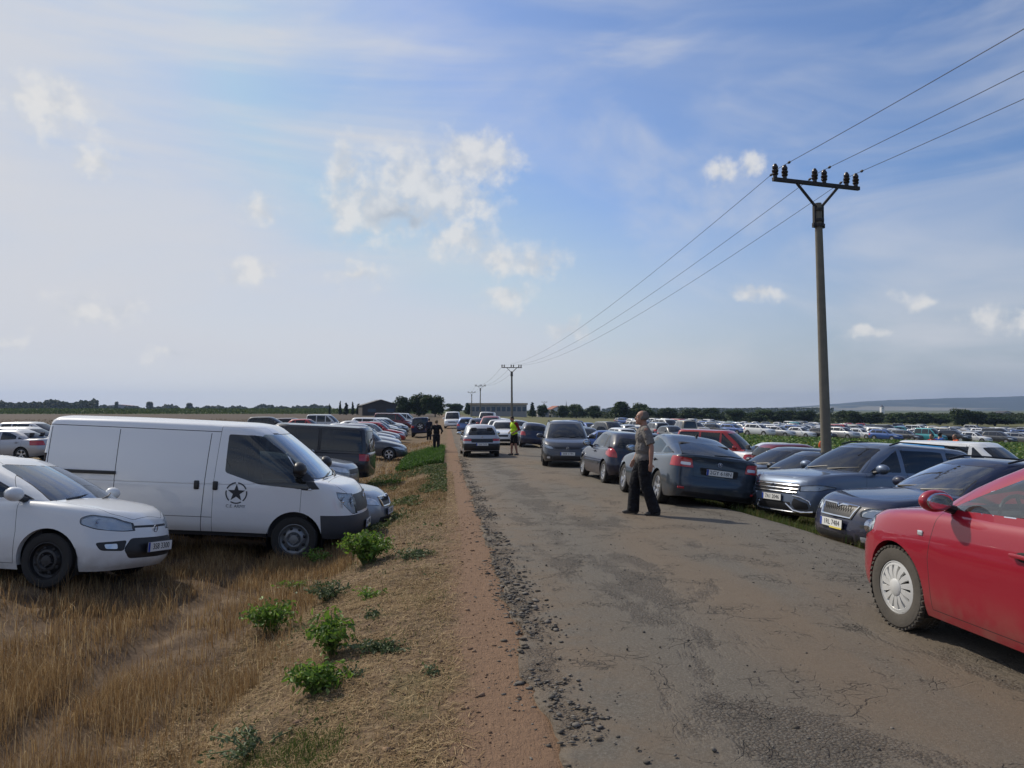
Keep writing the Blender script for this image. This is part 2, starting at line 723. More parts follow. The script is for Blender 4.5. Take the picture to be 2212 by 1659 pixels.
        for i in range(N):
            if not fs:
                break
            p, q = P[i], P[(i + 1) % N]
            d = q - p
            ln = math.hypot(*d)
            if ln < 1e-5:
                continue
            nn = (d[1] / ln, -d[0] / ln)
            co, no = Vector((0, 0, 0)), Vector((0, 0, 0))
            co[ia], co[ib] = p
            no[ia], no[ib] = nn
            geom = set(fs)
            for f in fs:
                geom.update(f.edges)
                geom.update(f.verts)
            r = bmesh.ops.bisect_plane(bm, geom=list(geom), dist=1e-5, plane_co=co, plane_no=no)
            allf = {g for g in r['geom'] if isinstance(g, bmesh.types.BMFace)}
            fs = [f for f in allf if f.is_valid and (f.calc_center_median() - co).dot(no) < 0]
        return fs

    def take(self, fs, push=0.0, seam=0.0):
        """move faces into a bmesh of their own; seam leaves a dark gap round them"""
        bm = self.bm
        fs = [f for f in fs if f.is_valid]
        if not fs:
            return bmesh.new()
        if seam:
            r = bmesh.ops.inset_region(bm, faces=fs, thickness=seam, depth=0, use_even_offset=False)
            for f in r['faces']:
                f.material_index = 1
        nb = bmesh.new()
        mp = {}
        for f in fs:
            vs = []
            for v in f.verts:
                if v not in mp:
                    mp[v] = nb.verts.new(v.co + v.normal * push)
                vs.append(mp[v])
            try:
                nb.faces.new(vs).smooth = True
            except ValueError:
                pass
        bmesh.ops.delete(bm, geom=fs, context='FACES')
        return nb

    def ray(self, o, d):
        if self.bvh is None:
            self.bvh = BVHTree.FromBMesh(self.bm)
        return self.bvh.ray_cast(Vector(o), Vector(d).normalized())


def keep_largest(bm):
    todo = set(bm.faces)
    isl = []
    while todo:
        st = [todo.pop()]
        cur = []
        while st:
            f = st.pop()
            cur.append(f)
            for e in f.edges:
                for g in e.link_faces:
                    if g in todo:
                        todo.remove(g)
                        st.append(g)
        isl.append(cur)
    if len(isl) > 1:
        isl.sort(key=lambda c: -sum(f.calc_area() for f in c))
        bmesh.ops.delete(bm, geom=[f for c in isl[1:] for f in c], context='FACES')
    return bm


def clip_x(poly, x0, x1):
    def half(P, x, keep_gt):
        o = []
        for i in range(len(P)):
            a, b = P[i], P[(i + 1) % len(P)]
            ia, ib = (a[0] >= x) == keep_gt, (b[0] >= x) == keep_gt
            if ia:
                o.append(a)
            if ia != ib:
                t = (x - a[0]) / (b[0] - a[0])
                o.append((x, a[1] + t * (b[1] - a[1])))
        return o
    P = half(list(poly), x0, True)
    return half(P, x1, False) if P else P


def round_poly(P, r=.05, k=3):
    out = []
    n = len(P)
    for i in range(n):
        a, b, c = Vector(P[i - 1]), Vector(P[i]), Vector(P[(i + 1) % n])
        u, v = (a - b), (c - b)
        rr = min(r, u.length * .4, v.length * .4)
        p, q = b + u.normalized() * rr, b + v.normalized() * rr
        for j in range(k + 1):
            t = j / k
            s = p * (1 - t) ** 2 + b * 2 * t * (1 - t) + q * t * t
            out.append((s.x, s.y))
    return out


# ------------------------------------------------------------------ wheels
_wheel_cache = {}


def wheel_meshes(R, tw, style, lod=0):
    key = (round(R, 3), round(tw, 3), style, lod)
    if key in _wheel_cache:
        return _wheel_cache[key]
    seg = 40 if lod == 0 else 20
    bm = bmesh.new()
    rr = R * (.66 if style != 'cap14' else .635)
    h = tw / 2
    lathe(bm, [(rr, -h * .8), (rr + .01, -h * .95), (R * .82, -h * 1.05), (R * .95, -h * .98), (R, -h * .8), (R, -h * .3),
               (R - .006, -h * .27), (R - .006, -h * .2), (R, -h * .17), (R, h * .17), (R - .006, h * .2), (R - .006, h * .27),
               (R, h * .3), (R, h * .8), (R * .95, h * .98), (R * .82, h * 1.05), (rr + .01, h * .95), (rr, h * .8)], seg, closed=True)
    if lod == 0 and style == 'cap14':        # chunky tread blocks
        for k in range(44):
            t = 2 * PI * k / 44
            for s in (-1, 1):
                box(bm, ((R + .002) * math.cos(t), s * h * .78, (R + .002) * math.sin(t)), (.014, h * .5, .026),
                    Matrix.Rotation(-t, 4, 'Y') @ Matrix.Rotation(.3 * s, 4, 'X'))
    bmesh.ops.recalc_face_normals(bm, faces=bm.faces[:])
    tyre = bm_mesh('wheel', bm)
    bm = bmesh.new()
    yo = h * .80
    # barrel, lip, dark back plate
    lathe(bm, [(rr, -h * .7), (rr - .012, -h * .2), (rr - .012, yo - .02), (rr - .004, yo + .012), (rr + .004, yo + .01), (rr + .004, yo)], seg)
    for f in lathe_disc(bm, rr - .012, -h * .1, seg):
        f.material_index = 1
    lathe(bm, [(R * .42, -h * .05), (R * .42, h * .1), (.07, h * .12)], 24, mi=1)

    def spoke(t0, t1, w0, w1, y0, y1, r0, r1, d=.02):
        a, b = [], []
        for r, w_, y, t in ((r0, w0, y0, t0), ((r0 + r1) / 2, (w0 + w1) / 2, (y0 + y1) / 2 + .008, (t0 + t1) / 2), (r1, w1, y1, t1)):
            c, s = math.cos(t), math.sin(t)
            for sg in (-1, 1):
                a.append(bm.verts.new((r * c - sg * w_ * s, y, r * s + sg * w_ * c)))
                b.append(bm.verts.new((r * c - sg * w_ * 1.15 * s, y - d, r * s + sg * w_ * 1.15 * c)))
        for i in (0, 2):
            bm.faces.new((a[i], a[i + 1], a[i + 3], a[i + 2]))
            bm.faces.new((a[i], a[i + 2], b[i + 2], b[i]))
            bm.faces.new((a[i + 1], b[i + 1], b[i + 3], a[i + 3]))
    re = rr - .008
    if style == 'cap14':
        for k in range(14):
            t = 2 * PI * k / 14
            spoke(t, t + .10, .013, .026, yo + .018, yo + .006, .055, re)
        lathe(bm, [(re, yo - .02), (re, yo + .008), (re - .02, yo + .012), (re - .03, yo)], seg)
        lathe(bm, [(.0, yo + .032), (.05, yo + .03), (.066, yo + .022), (.07, yo)], 20)
    elif style == 'alloy5':
        for k in range(5):
            t = 2 * PI * k / 5
            spoke(t - .02, t - .13, .020, .018, yo - .01, yo, .05, re)
            spoke(t + .02, t + .13, .020, .018, yo - .01, yo, .05, re)
        lathe(bm, [(.0, yo + .004), (.05, yo), (.06, yo - .03)], 18)
    elif style == 'alloy10':
        for k in range(10):
            t = 2 * PI * k / 10
            spoke(t, t, .016, .014, yo - .01, yo, .05, re)
        lathe(bm, [(.0, yo + .004), (.05, yo), (.06, yo - .03)], 18)
    elif style == 'cap':
        for k in range(8):
            t = 2 * PI * k / 8
            spoke(t, t, .03, .05, yo + .012, yo + .004, .05, re)
        lathe(bm, [(.0, yo + .025), (.05, yo + .022), (.07, yo)], 18)
    else:   # pressed steel rim with round openings and hub
        lathe(bm, [(re, yo - .03), (re - .035, yo - .045), (re - .05, yo - .03), (re * .62, yo + .0), (re * .5, yo + .004), (re * .34, yo - .02),
                   (re * .3, yo + .01), (.0, yo + .014)], seg)
        for k in range(8):
            t = 2 * PI * k / 8
            r = re * .72
            ellipsoid(bm, (r * math.cos(t), yo - .012, r * math.sin(t)), (.024, .012, .024), u=8, v=6, mi=1)
        for k in range(5):
            t = 2 * PI * k / 5
            ellipsoid(bm, (.07 * math.cos(t), yo + .006, .07 * math.sin(t)), (.013, .014, .013), u=8, v=6)
    bmesh.ops.recalc_face_normals(bm, faces=bm.faces[:])
    rim = bm_mesh('rim', bm)
    _wheel_cache[key] = (tyre, rim)
    return tyre, rim


def lathe_disc(bm, r, y, seg):
    c = bm.verts.new((0, y, 0))
    ring = [bm.verts.new((r * math.cos(2 * PI * k / seg), y, r * math.sin(2 * PI * k / seg))) for k in range(seg)]
    return [bm.faces.new((c, ring[k], ring[(k + 1) % seg])) for k in range(seg)]


# ------------------------------------------------------------------ number plate
def number_plate(parent, pos, nrm, text, yellow=False, w=.52, h=.112):
    """plate > lettering; faces along nrm (a unit x direction, +1 front / -1 rear)"""
    bm = bmesh.new()
    box(bm, (0, 0, 0), (w + .016, h + .016, .012), mi=3, bev=.003)
    box(bm, (0, 0, .0075), (w, h, .005), mi=0, bev=.002)
    box(bm, (-w / 2 + .022, 0, .0105), (.042, h - .004, .0015), mi=1)
    if yellow:
        box(bm, (w * .22, -h / 2 - .004, .0115), (w * .55, .022, .0015), mi=2)
    Rm = Matrix.Rotation(PI / 2, 4, 'Z') @ Matrix.Rotation(PI / 2, 4, 'X')
    if nrm < 0:
        Rm = Matrix.Rotation(PI, 4, 'Z') @ Rm
    mt = Matrix.Translation(Vector(pos)) @ Rm
    bmesh.ops.transform(bm, matrix=mt, verts=bm.verts[:])
    o = bobj('number_plate', bm, [M['plate_white'], M['plate_blue'], M['plate_yellow'], M['black_plastic']], parent, smooth=False)
    me = text_mesh(text, .098, .0008)
    xs = [v.co.x for v in me.vertices]
    wt = max(xs) - min(xs)
    me.transform(mt @ Matrix.Translation((.02, 0, .0112)) @ Matrix.Diagonal((min(1.0, .42 / wt), 1, 1, 1)))
    link('plate_lettering', me, M['plate_ink'], o)
    return o


PAINTED = set()


# ------------------------------------------------------------------ whole car
def build_car(name, sp, lod=0, F=None):
    """F: feature switches.  Returns the root Empty with its parts."""
    F = F or {}
    car = Car(sp, lod)
    L, w, H, R = car.L, car.w, sp['H'], sp['R']
    g = sp['gh']
    root = empty(name)
    colr = (*sp['colour'], sp['metal'])
    P = M['paint']
    gl = M[F.get('glass', 'glass_dark')]
    glf = M[F.get('glass_front', F.get('glass', 'glass_dark'))]

    def part(nm, bm, mats, col=False, parent=root, **kw):
        if len(bm.faces) == 0:
            bm.free()
            return None
        o = bobj(nm, bm, mats, parent, **kw)
        if col:
            o.color = colr
            o['painted'] = 1
        return o

    # ---- glass ------------------------------------------------------------
    xF0, xF1, xR0, xR1 = (g[k] * L for k in ('xF0', 'xF1', 'xR0', 'xR1'))
    zcowl = float(car.beltf(xF0)) + sp['crown'] * .4
    ztopF = float(car.roofz(xF1))
    wt = w * g['w1']
    wbm = w * g['w0']
    ws = F.get('wscreen') or [(-wbm * .86, zcowl - .02), (wbm * .86, zcowl - .02), (wt * .90, ztopF - .045), (-wt * .90, ztopF - .045)]
    fs = car.cut(round_poly(ws, .07), 'x', 1, src=1, lim=lambda c: c.x > min(xF1, xF0) - .45)
    part('windscreen', car.take(fs, seam=.014), glf)
    rear_z0 = F.get('rear_z0', float(car.beltf(xR0 + .1)) + .03)
    ztopR = float(car.roofz(xR1))
    if F.get('rear_window', True):
        rw = [(-wbm * .80, rear_z0), (wbm * .80, rear_z0), (wt * .84, ztopR - .09), (-wt * .84, ztopR - .09)]
        fs = car.cut(round_poly(rw, .08), 'x', -1, src=1, lim=lambda c: c.x < max(xR1, xR0) + .45)
        part('rear_window', car.take(fs, seam=.012), gl)
    # side glazing
    tuckF, tuckR = .30 * g['ftuck'], .30 * g['rtuck']
    zt = H - .115
    dlo = F.get('dlo')
    if dlo is None:
        xb0 = xF0 - tuckF - .02
        xt0 = xF1 - tuckF * .75
        xb1 = xR0 + tuckR + .02
        xt1 = xR1 + tuckR
        zf = lambda x: float(car.beltf(x)) + .025
        dlo = [(xb1, zf(xb1)), ((xb0 + xb1) / 2, zf((xb0 + xb1) / 2) - .004), (xb0, zf(xb0)), (xt0, zt - .015), ((xt0 + xt1) / 2, zt), (xt1, zt - .03)]
    pil = [p * L for p in sp['pillars']]
    edges = [1e9] + pil + [-1e9]
    for sg in (1, -1):
        for k in range(len(edges) - 1):
            a, b = edges[k] - (.035 if k else 0), edges[k + 1] + (.035 if k + 1 < len(edges) - 1 else 0)
            pl = clip_x(dlo, b, a)
            if len(pl) < 3 or (F.get('panel_van') and k > 0):
                continue
            fs = car.cut(round_poly(pl, .05), 'y', sg, lim=lambda c: c.z > .7, src=None if F.get('panel_van') else 1)
            part('side_window', car.take(fs, seam=.012), M[F['glass_side']] if F.get('glass_side') else (glf if k == 0 else gl))
        if F.get('black_pillars', True):
            for p in pil:
                pl = clip_x(dlo, p - .036, p + .036)
                if len(pl) >= 3:
                    for f in car.cut(pl, 'y', sg, lim=lambda c: c.z > .7, src=1):
                        f.material_index = 2
    # ---- named skin cuts: lamps, grilles, trims -----------------------------
    for (nm, mat, axis, sgn, poly, opt) in F.get('cuts', []):
        mirror = opt.get('mirror', True)
        polys = [(poly, sgn)]
        if mirror:
            if axis == 'y':
                polys = [(poly, 1), (poly, -1)]
            else:
                polys = [(poly, sgn), ([(-a, b) for a, b in poly], sgn)] if axis == 'x' else [(poly, sgn), ([(a, -b) for a, b in poly], sgn)]
        for pl, sg in polys:
            fs = car.cut(round_poly(pl, opt.get('r', .03)), axis, sg, lim=opt.get('lim'), src=opt.get('src'))
            if mat is None:
                nb = car.take(fs, seam=opt.get('seam', .006))
                part(nm, nb, [P, M['seam'], M['black_plastic']], col=True)
            elif nm is None:
                mi = {'black_plastic': 2, 'seam': 1, 'grey_plastic': 3}[mat]
                for f in fs:
                    f.material_index = mi
            else:
                deep = nm == 'headlight' and lod == 0
                nbm = keep_largest(car.take(fs, push=opt.get('push', .004), seam=opt.get('seam', .006)))
                inner = nbm.copy() if deep and len(nbm.faces) else None
                o = part(nm, nbm, M['lens' if deep else mat])
                if inner is not None:
                    inner.normal_update()
                    for v in inner.verts:
                        v.co -= Vector((1, 0, 0)) * .030 if abs(v.co.y) < w * .8 else Vector((.018, .028 if v.co.y > 0 else -.028, 0))
                    part('lamp_housing', inner, M['lamp_inner'], parent=o)
                if o is not None and nm == 'headlight' and lod == 0:
                    # reflector bowls behind the lens
                    bb = [Vector(v.co) for v in o.data.vertices]
                    c = sum(bb, Vector()) / len(bb)
                    nb = bmesh.new()
                    hh = (max(v.z for v in bb) - min(v.z for v in bb)) * .30
                    for dx in (-1, 1):
                        cc = c + Vector((-.024 - dx * (.5 if c.y > 0 else -.5) * hh, dx * hh * 1.05, 0))
                        lathe(nb, [(0, .0), (hh * .5, .006), (hh * .9, .028)], 16, 'x', cc)
                        ellipsoid(nb, cc + Vector((.012, 0, 0)), (hh * .28, hh * .28, hh * .28), u=8, v=6)
                    part('reflector', nb, M['chrome'], parent=o)
    # ---- doors --------------------------------------------------------------
    for (x0, x1, z0, lean) in F.get('doors', []):
        top = H - .075
        pl = [(x0, z0), (x1, z0), (x1 + .015, .62), (x1 + lean[1], float(car.beltf(x1)) + .02), (x1 + lean[3], top), (x0 + lean[2], top), (x0 + lean[0], float(car.beltf(x0)) + .02)]
        for sg in (1, -1):
            fs = car.cut(pl, 'y', sg, lim=lambda c: abs(c.y) > w * .55)
            d = part('door', car.take(fs, seam=.0055), [P, M['seam'], M['black_plastic'], M['grey_plastic']], col=True)
            if d and F.get('handles', True):
                zh = F.get('handle_z', float(car.beltf(x0)) - .12)
                xh = x0 + F.get('handle_dx', .16)
                tw_ = BVHTree.FromObject(d, bpy.context.evaluated_depsgraph_get()) if False else None
                hb = bmesh.new()
                bmt = bmesh.new()
                bmt.from_mesh(d.data)
                hit = BVHTree.FromBMesh(bmt).ray_cast(Vector((xh, sg * 3, zh)), Vector((0, -sg, 0)))
                bmt.free()
                if hit[0]:
                    y = hit[0].y
                    ellipsoid(hb, (xh, y + sg * .004, zh), (.075, .008, .032), mi=1)
                    box(hb, (xh, y + sg * .03, zh + .004), (.19, .022, .028), bev=.009)
                    for dx in (-.085, .085):
                        box(hb, (xh + dx, y + sg * .012, zh + .004), (.02, .04, .022))
                    part('door_handle', hb, [M['black_plastic'] if F.get('black_handles') else P, M['seam']], col=not F.get('black_handles'), parent=d)
    # ---- body ---------------------------------------------------------------
    body_bm = car.bm
    # floor pan
    ub = bmesh.new()
    zb0 = float(car.zbf(0))
    box(ub, (0, 0, zb0 + .10), (L * .80, w * 1.5, .12), mi=0)
    for xw in (car.xf, car.xr):
        box(ub, (xw, 0, R), (.12, w * 1.5, .1))
    # wheel wells
    for xw in (car.xf, car.xr):
        for sg in (1, -1):
            r = R * sp.get('arch', 1.16) * 1.015
            k = 14
            prev = None
            yo, yi = sg * (w - .045), sg * (w - .36)
            ring = []
            for i in range(k + 1):
                t = PI * i / k * 1.3 - .15 * PI
                ring.append((ub.verts.new((xw + r * math.cos(t), yo, R * 1.02 + r * math.sin(t))),
                             ub.verts.new((xw + r * math.cos(t), yi, R * 1.02 + r * math.sin(t)))))
            for a, b in zip(ring[:-1], ring[1:]):
                ub.faces.new((a[0], b[0], b[1], a[1]))
            ub.faces.new([q[1] for q in ring])
    part('underbody', ub, M['dark_gap'], smooth=False)
    # ---- wheels ---------------------------------------------------------------
    ty, rm = wheel_meshes(R, sp['tw'], F.get('rim', 'alloy5'), 0 if lod == 0 else 1)
    rimm = {'alloy5': 'alloy', 'alloy10': 'alloy', 'cap14': 'silver_plastic', 'cap': 'silver_plastic', 'steel': 'steel'}[F.get('rim', 'alloy5')]
    for xw in (car.xf, car.xr):
        for sg in (1, -1):
            o = link('wheel', ty, M[F.get('tyre', 'rubber')], root)
            o.location = (xw, sg * (w - sp['tw'] / 2 - .03), R)
            steer = F.get('steer', 0) if xw == car.xf else 0
            o.rotation_euler = (0, .3 if xw > 0 else .9, (0 if sg > 0 else PI) + steer)
            link('rim', rm, [M[F.get('rim_mat', rimm)], M['dark_gap']], o)
    # ---- mirrors ---------------------------------------------------------------
    if F.get('mirrors', True):
        mx = F.get('mirror_x', xF0 - tuckF - .18)
        mz = float(car.beltf(mx)) + F.get('mirror_dz', .085)
        ms = F.get('mirror_s', 1.0)
        for sg in (1, -1):
            y0 = sg * w * .93
            mb = bmesh.new()
            yc = sg * (w + .065 * ms)
            vs = ellipsoid(mb, (mx + .02, yc, mz), (.085 * ms, .125 * ms, .082 * ms), u=18, v=12)
            for v in vs:      # flat at the back where the glass sits
                if v.co.x < mx - .02:
                    v.co.x = mx - .02 + (v.co.x - mx + .02) * .15
            o = part('wing_mirror', mb, P if F.get('body_mirrors', True) else M['black_plastic'], col=F.get('body_mirrors', True))
            mb = bmesh.new()
            tube(mb, [(mx + .05, y0 - sg * .06, mz - .075), (mx + .03, yc - sg * .05, mz - .04)], [.035, .03], 8)
            vs = ellipsoid(mb, (mx - .03, yc, mz), (.008, .105 * ms, .066 * ms), u=16, v=8)
            for f in {f for v in vs for f in v.link_faces}:
                f.material_index = 1
            part('mirror_glass', mb, [M['black_plastic'], M['mirror']], parent=o)
    # ---- wipers, plates, rails --------------------------------------------------
    bvh_all = None

    def hit(o, d):
        return car.ray(o, d)
    if F.get('wipers', lod == 0):
        wbm_ = bmesh.new()
        for y0, y1 in ((wbm * .10, wbm * .78), (-wbm * .62, wbm * .04)):
            zc = zcowl + .015
            pts = []
            for t in (0, .5, 1):
                y = y0 + (y1 - y0) * t
                bow = (y / wbm) ** 2 * .16 * g['ftuck']
                z = zc + .02 + .06 * t
                x = xF0 + (xF1 - xF0) * (z - zcowl + .03) / (ztopF - zcowl) + .045 - bow + .015
                pts.append((x, y, z))
            tube(wbm_, pts, [.014, .012, .008], 5)
        part('wiper', wbm_, M['black_plastic'])
    for which, txt in (('front', F.get('plate_f')), ('rear', F.get('plate_r'))):
        if txt:
            sgn = 1 if which == 'front' else -1
            z = F.get('plate_z' + which[0], .42 if sgn > 0 else .62)
            best = F.get('plate_x' + which[0])
            if best is None:
                best = 0
                for yy in (0, .2, -.2):
                    for dz in (-.045, 0, .045):
                        h = hit((sgn * L, yy, z + dz), (-sgn, 0, 0))
                        if h[0] and h[0].x * sgn > 0 and abs(h[0].x) > abs(best):
                            best = h[0].x
                if not best:
                    best = sgn * (L / 2 - .02)
            number_plate(root, (best + sgn * .012, 0, z), sgn, txt, F.get('plate_yellow', False) and sgn > 0)
    if F.get('rails'):
        for sg in (1, -1):
            rb = bmesh.new()
            y = sg * w * g['w1'] * .93
            pts = []
            for t in np.linspace(0, 1, 9):
                x = xF1 - .15 + (xR1 + .12 - xF1 + .15) * t
                z = float(car.roofz(x)) + .012 + .045 * min(1, min(t, 1 - t) * 8)
                pts.append((x, y, z))
            tube(rb, pts, .015, 6)
            part('roof_rail', rb, M[F['rails']])
    if F.get('antenna'):
        ab = bmesh.new()
        x, dirx, ln = F['antenna']
        z = float(car.roofz(x)) + .035
        tube(ab, [(x, 0, z), (x + dirx * ln * .75, 0, z + ln * .66)], [.008, .004], 6)
        ellipsoid(ab, (x, 0, z), (.05, .025, .02), u=10, v=6)
        part('aerial', ab, M['black_plastic'])
    # ---- cabin -------------------------------------------------------------------
    if F.get('cabin', lod == 0):
        cab = bmesh.new()
        zf = .34
        xa, xb = xF0 - .25, xR0 + .3
        iw = w * .86
        zb_ = lambda x: float(car.beltf(x)) - .03
        fl = [cab.verts.new(p) for p in ((xa, iw, zf), (xb, iw, zf), (xb, -iw, zf), (xa, -iw, zf))]
        tp = [cab.verts.new(p) for p in ((xa, iw, zb_(xa)), (xb, iw, zb_(xb)), (xb, -iw, zb_(xb)), (xa, -iw, zb_(xa)))]
        cab.faces.new(fl)
        for i in range(4):
            cab.faces.new((fl[i], fl[(i + 1) % 4], tp[(i + 1) % 4], tp[i]))
        part('cabin_lining', cab, M['cabin'], smooth=False)
        db = bmesh.new()
        xd = xF0 - .32
        box(db, (xd, 0, zb_(xd) - .10), (.62, iw * 1.98, .22), bev=.05)
        box(db, (xd - .2, w * .42, zb_(xd) + .0), (.2, .36, .12), bev=.04)
        dash = part('dashboard', db, M['cabin'])
        sb = bmesh.new()
        ring = [(.185 * math.cos(2 * PI * k / 20), .185 * math.sin(2 * PI * k / 20)) for k in range(21)]
        Rw = Matrix.Translation((xd - .34, w * .42, zb_(xd) + .015)) @ Matrix.Rotation(rad(-65), 4, 'Y')
        tube(sb, [Rw @ Vector((a, b, 0)) for a, b in ring], .014, 6)
        for a in (0, PI, -PI / 2):
            tube(sb, [Rw @ Vector((0, 0, .01)), Rw @ Vector((.18 * math.cos(a + PI / 2), .18 * math.sin(a + PI / 2), 0))], .014, 5)
        part('steering_wheel', sb, M['black_plastic'])
        sxs = [xd - .85] if F.get('panel_van') else [xd - .85, xd - 1.75]
        for i, sx in enumerate(sxs):
            for sg in ((1, -1) if i == 0 else (0,)):
                st = bmesh.new()
                sw = .5 if i == 0 else w * 1.55
                y = sg * w * .43
                zs = F.get('seat_z', .52)
                box(st, (sx + .12, y, zs - .06), (.5, sw, .16), bev=.05)
                box(st, (sx - .2, y, zs + .27), (.15, sw * .96, .62), Matrix.Rotation(rad(-14), 4, 'Y'), bev=.06)
                for hy in ((0,) if i == 0 else (-.36 * w * 2 / 1.7, .36 * w * 2 / 1.7)):
                    box(st, (sx - .295, y + hy, zs + .68), (.1, .26, .17), Matrix.Rotation(rad(-10), 4, 'Y'), bev=.04)
                part('seat', st, M['cabin'])
    # extra bits made by the caller, while the skin can still be probed
    if F.get('extra'):
        F['extra'](car, part, root, hit)
    o = part('body', body_bm, [P, M['seam'], M['black_plastic'], M['grey_plastic']], col=True)
    return root
# ------------------------------------------------------------------ car kinds
def disc(bm, c, r, ax='x', th=.012, mi=0, seg=20):
    lathe(bm, [(0, th), (r * .75, th), (r * .8, th * .5), (r * .88, th * .6), (r, th * .3), (r, -th)], seg, ax, c, mi)


def badge(x_sign, z, r=.042):
    def f(car, part, root, hit):
        h = hit((x_sign * car.L, 0, z), (-x_sign, 0, 0))
        if h[0]:
            bm = bmesh.new()
            c = (h[0].x + x_sign * .006, 0, z)
            pr = [(r * .72, 0), (r * .74, .008 * x_sign), (r, .008 * x_sign), (r * 1.02, 0)]
            lathe(bm, pr, 24, 'x', c)
            for t in (.5, 2.1, 3.6):
                tube(bm, [(c[0], 0, z), (c[0], r * .8 * math.cos(t), z + r * .8 * math.sin(t))], .006, 5)
            part('badge', bm, M['chrome'])
    return f


def chain(*fs):
    def f(*a):
        for g in fs:
            g(*a)
    return f


def side_strip(z, x0, x1, h, mat, name, out=.008):
    """a rubbing strip or slim trim running along both flanks"""
    def f(car, part, root, hit):
        for sg in (1, -1):
            bm = bmesh.new()
            pts = []
            for t in np.linspace(0, 1, 14):
                x = x0 + (x1 - x0) * t
                hh = hit((x, sg * 3, z), (0, -sg, 0))
                if hh[0] and abs(hh[0].y) > car.w * .7:
                    pts.append((x, hh[0].y, z))
            if len(pts) > 2:
                for i in range(len(pts) - 1):
                    a, b = Vector(pts[i]), Vector(pts[i + 1])
                    d = (b - a)
                    box(bm, (a + b) / 2 + Vector((0, sg * out * .4, 0)), (d.length + .002, out * 1.4, h), Matrix.Rotation(math.atan2(d.y, d.x), 4, 'Z'))
                part(name, bm, M[mat])
    return f


# small white hatchback -------------------------------------------------------
SP_HATCH = spec(L=4.05, W=1.70, H=1.49, wb=2.51, fo=.86, R=.305, colour=(.74, .75, .74), metal=0,
                belt=[(-.5, .88), (-.43, 1.0), (-.2, .985), (.04, .955), (.21, .945), (.33, .91), (.42, .83), (.5, .70)],
                nose=[(0, 0), (.03, .25), (.10, .5), (.22, .74), (.42, .91), (.75, .985), (1.15, 1.0)],
                fprof=[(0, .10), (.12, .03), (.35, 0), (.5, .02), (.7, .05), (.88, .10), (1, .20)], crown=.075,
                gh=dict(xF0=.315, xF1=.05, xR0=-.475, xR1=-.37, w0=.93, w1=.69, ftuck=1.15), pillars=[.155, -.09])
w_ = .85
F_HATCH = dict(
    glass='glass_dark', glass_front='glass', glass_side='glass_mid', rim='steel', rim_mat='black_plastic', body_mirrors=True,
    cuts=[('headlight', 'lamp_clear', 'y', 1, [(1.50, .72), (1.66, .665), (1.86, .635), (1.95, .65), (1.90, .71), (1.74, .80), (1.58, .83), (1.49, .79)], dict(lim=lambda c: abs(c.y) > .3)),
          ('upper_grille', 'black_plastic', 'x', 1, [(-.34, .675), (.34, .675), (.36, .70), (-.36, .70)], dict(mirror=False, r=.01)),
          ('lower_grille', 'black_plastic', 'x', 1, [(-.43, .33), (.43, .33), (.50, .44), (.40, .56), (-.40, .56), (-.50, .44)], dict(mirror=False, r=.04)),
          ('fog_light', 'lamp_clear', 'x', 1, [(.56, .445), (.66, .45), (.67, .50), (.56, .505)], dict(r=.015, seam=0)),
          ('fog_light_recess', 'black_plastic', 'x', 1, [(.50, .42), (.70, .43), (.73, .52), (.45, .54)], dict()),
          ('bonnet', None, 'z', 1, [(1.06, -.64), (1.40, -.65), (1.70, -.53), (1.85, -.30), (1.85, .30), (1.70, .53), (1.40, .65), (1.06, .64)], dict(mirror=False, src=0, r=.05))],
    doors=[(-.40, .77, .26, (-.02, -.03, .02, -.42))],
    plate_f='3S8 3300', plate_zf=.45, extra=chain(badge(1, .655, .045)))

# panel van ----------------------------------------------------------------------
SP_VAN = spec(L=4.72, W=1.98, H=2.02, wb=2.93, fo=.95, R=.335, tw=.215, arch=1.20, colour=(.76, .77, .78), metal=0,
              belt=[(-.5, 1.12), (.1, 1.14), (.24, 1.19), (.33, 1.20), (.42, 1.13), (.5, .99)],
              zb=[(-.5, .46), (-.3, .41), (.2, .40), (.4, .35), (.5, .36)],
              nose=[(0, 0), (.02, .3), (.07, .58), (.17, .80), (.34, .93), (.65, .99), (1.0, 1.0)],
              tail=[(0, 0), (.005, .5), (.02, .8), (.06, .93), (.14, .985), (.3, 1.0), (1.0, 1.0)],
              fprof=[(0, .09), (.15, .02), (.35, 0), (.5, .02), (.75, .07), (.9, .13), (1, .22)],
              rprof=[(0, .03), (.2, 0), (1, .0)],
              side=[(0, .93), (.12, .975), (.3, .995), (.45, 1.0), (.7, .998), (.9, .996), (1, .995)],
              crown=.06,
              gh=dict(xF0=.385, xF1=.185, xR0=-.497, xR1=-.485, w0=1.0, w1=.865, z=[(-.5, -.02), (-.2, 0), (.1, -.005), (.2, -.06)], ftuck=1.0, rtuck=.25, bF=.01, bR=0),
              pillars=[.03])
_xf = 4.72 / 2 - .95


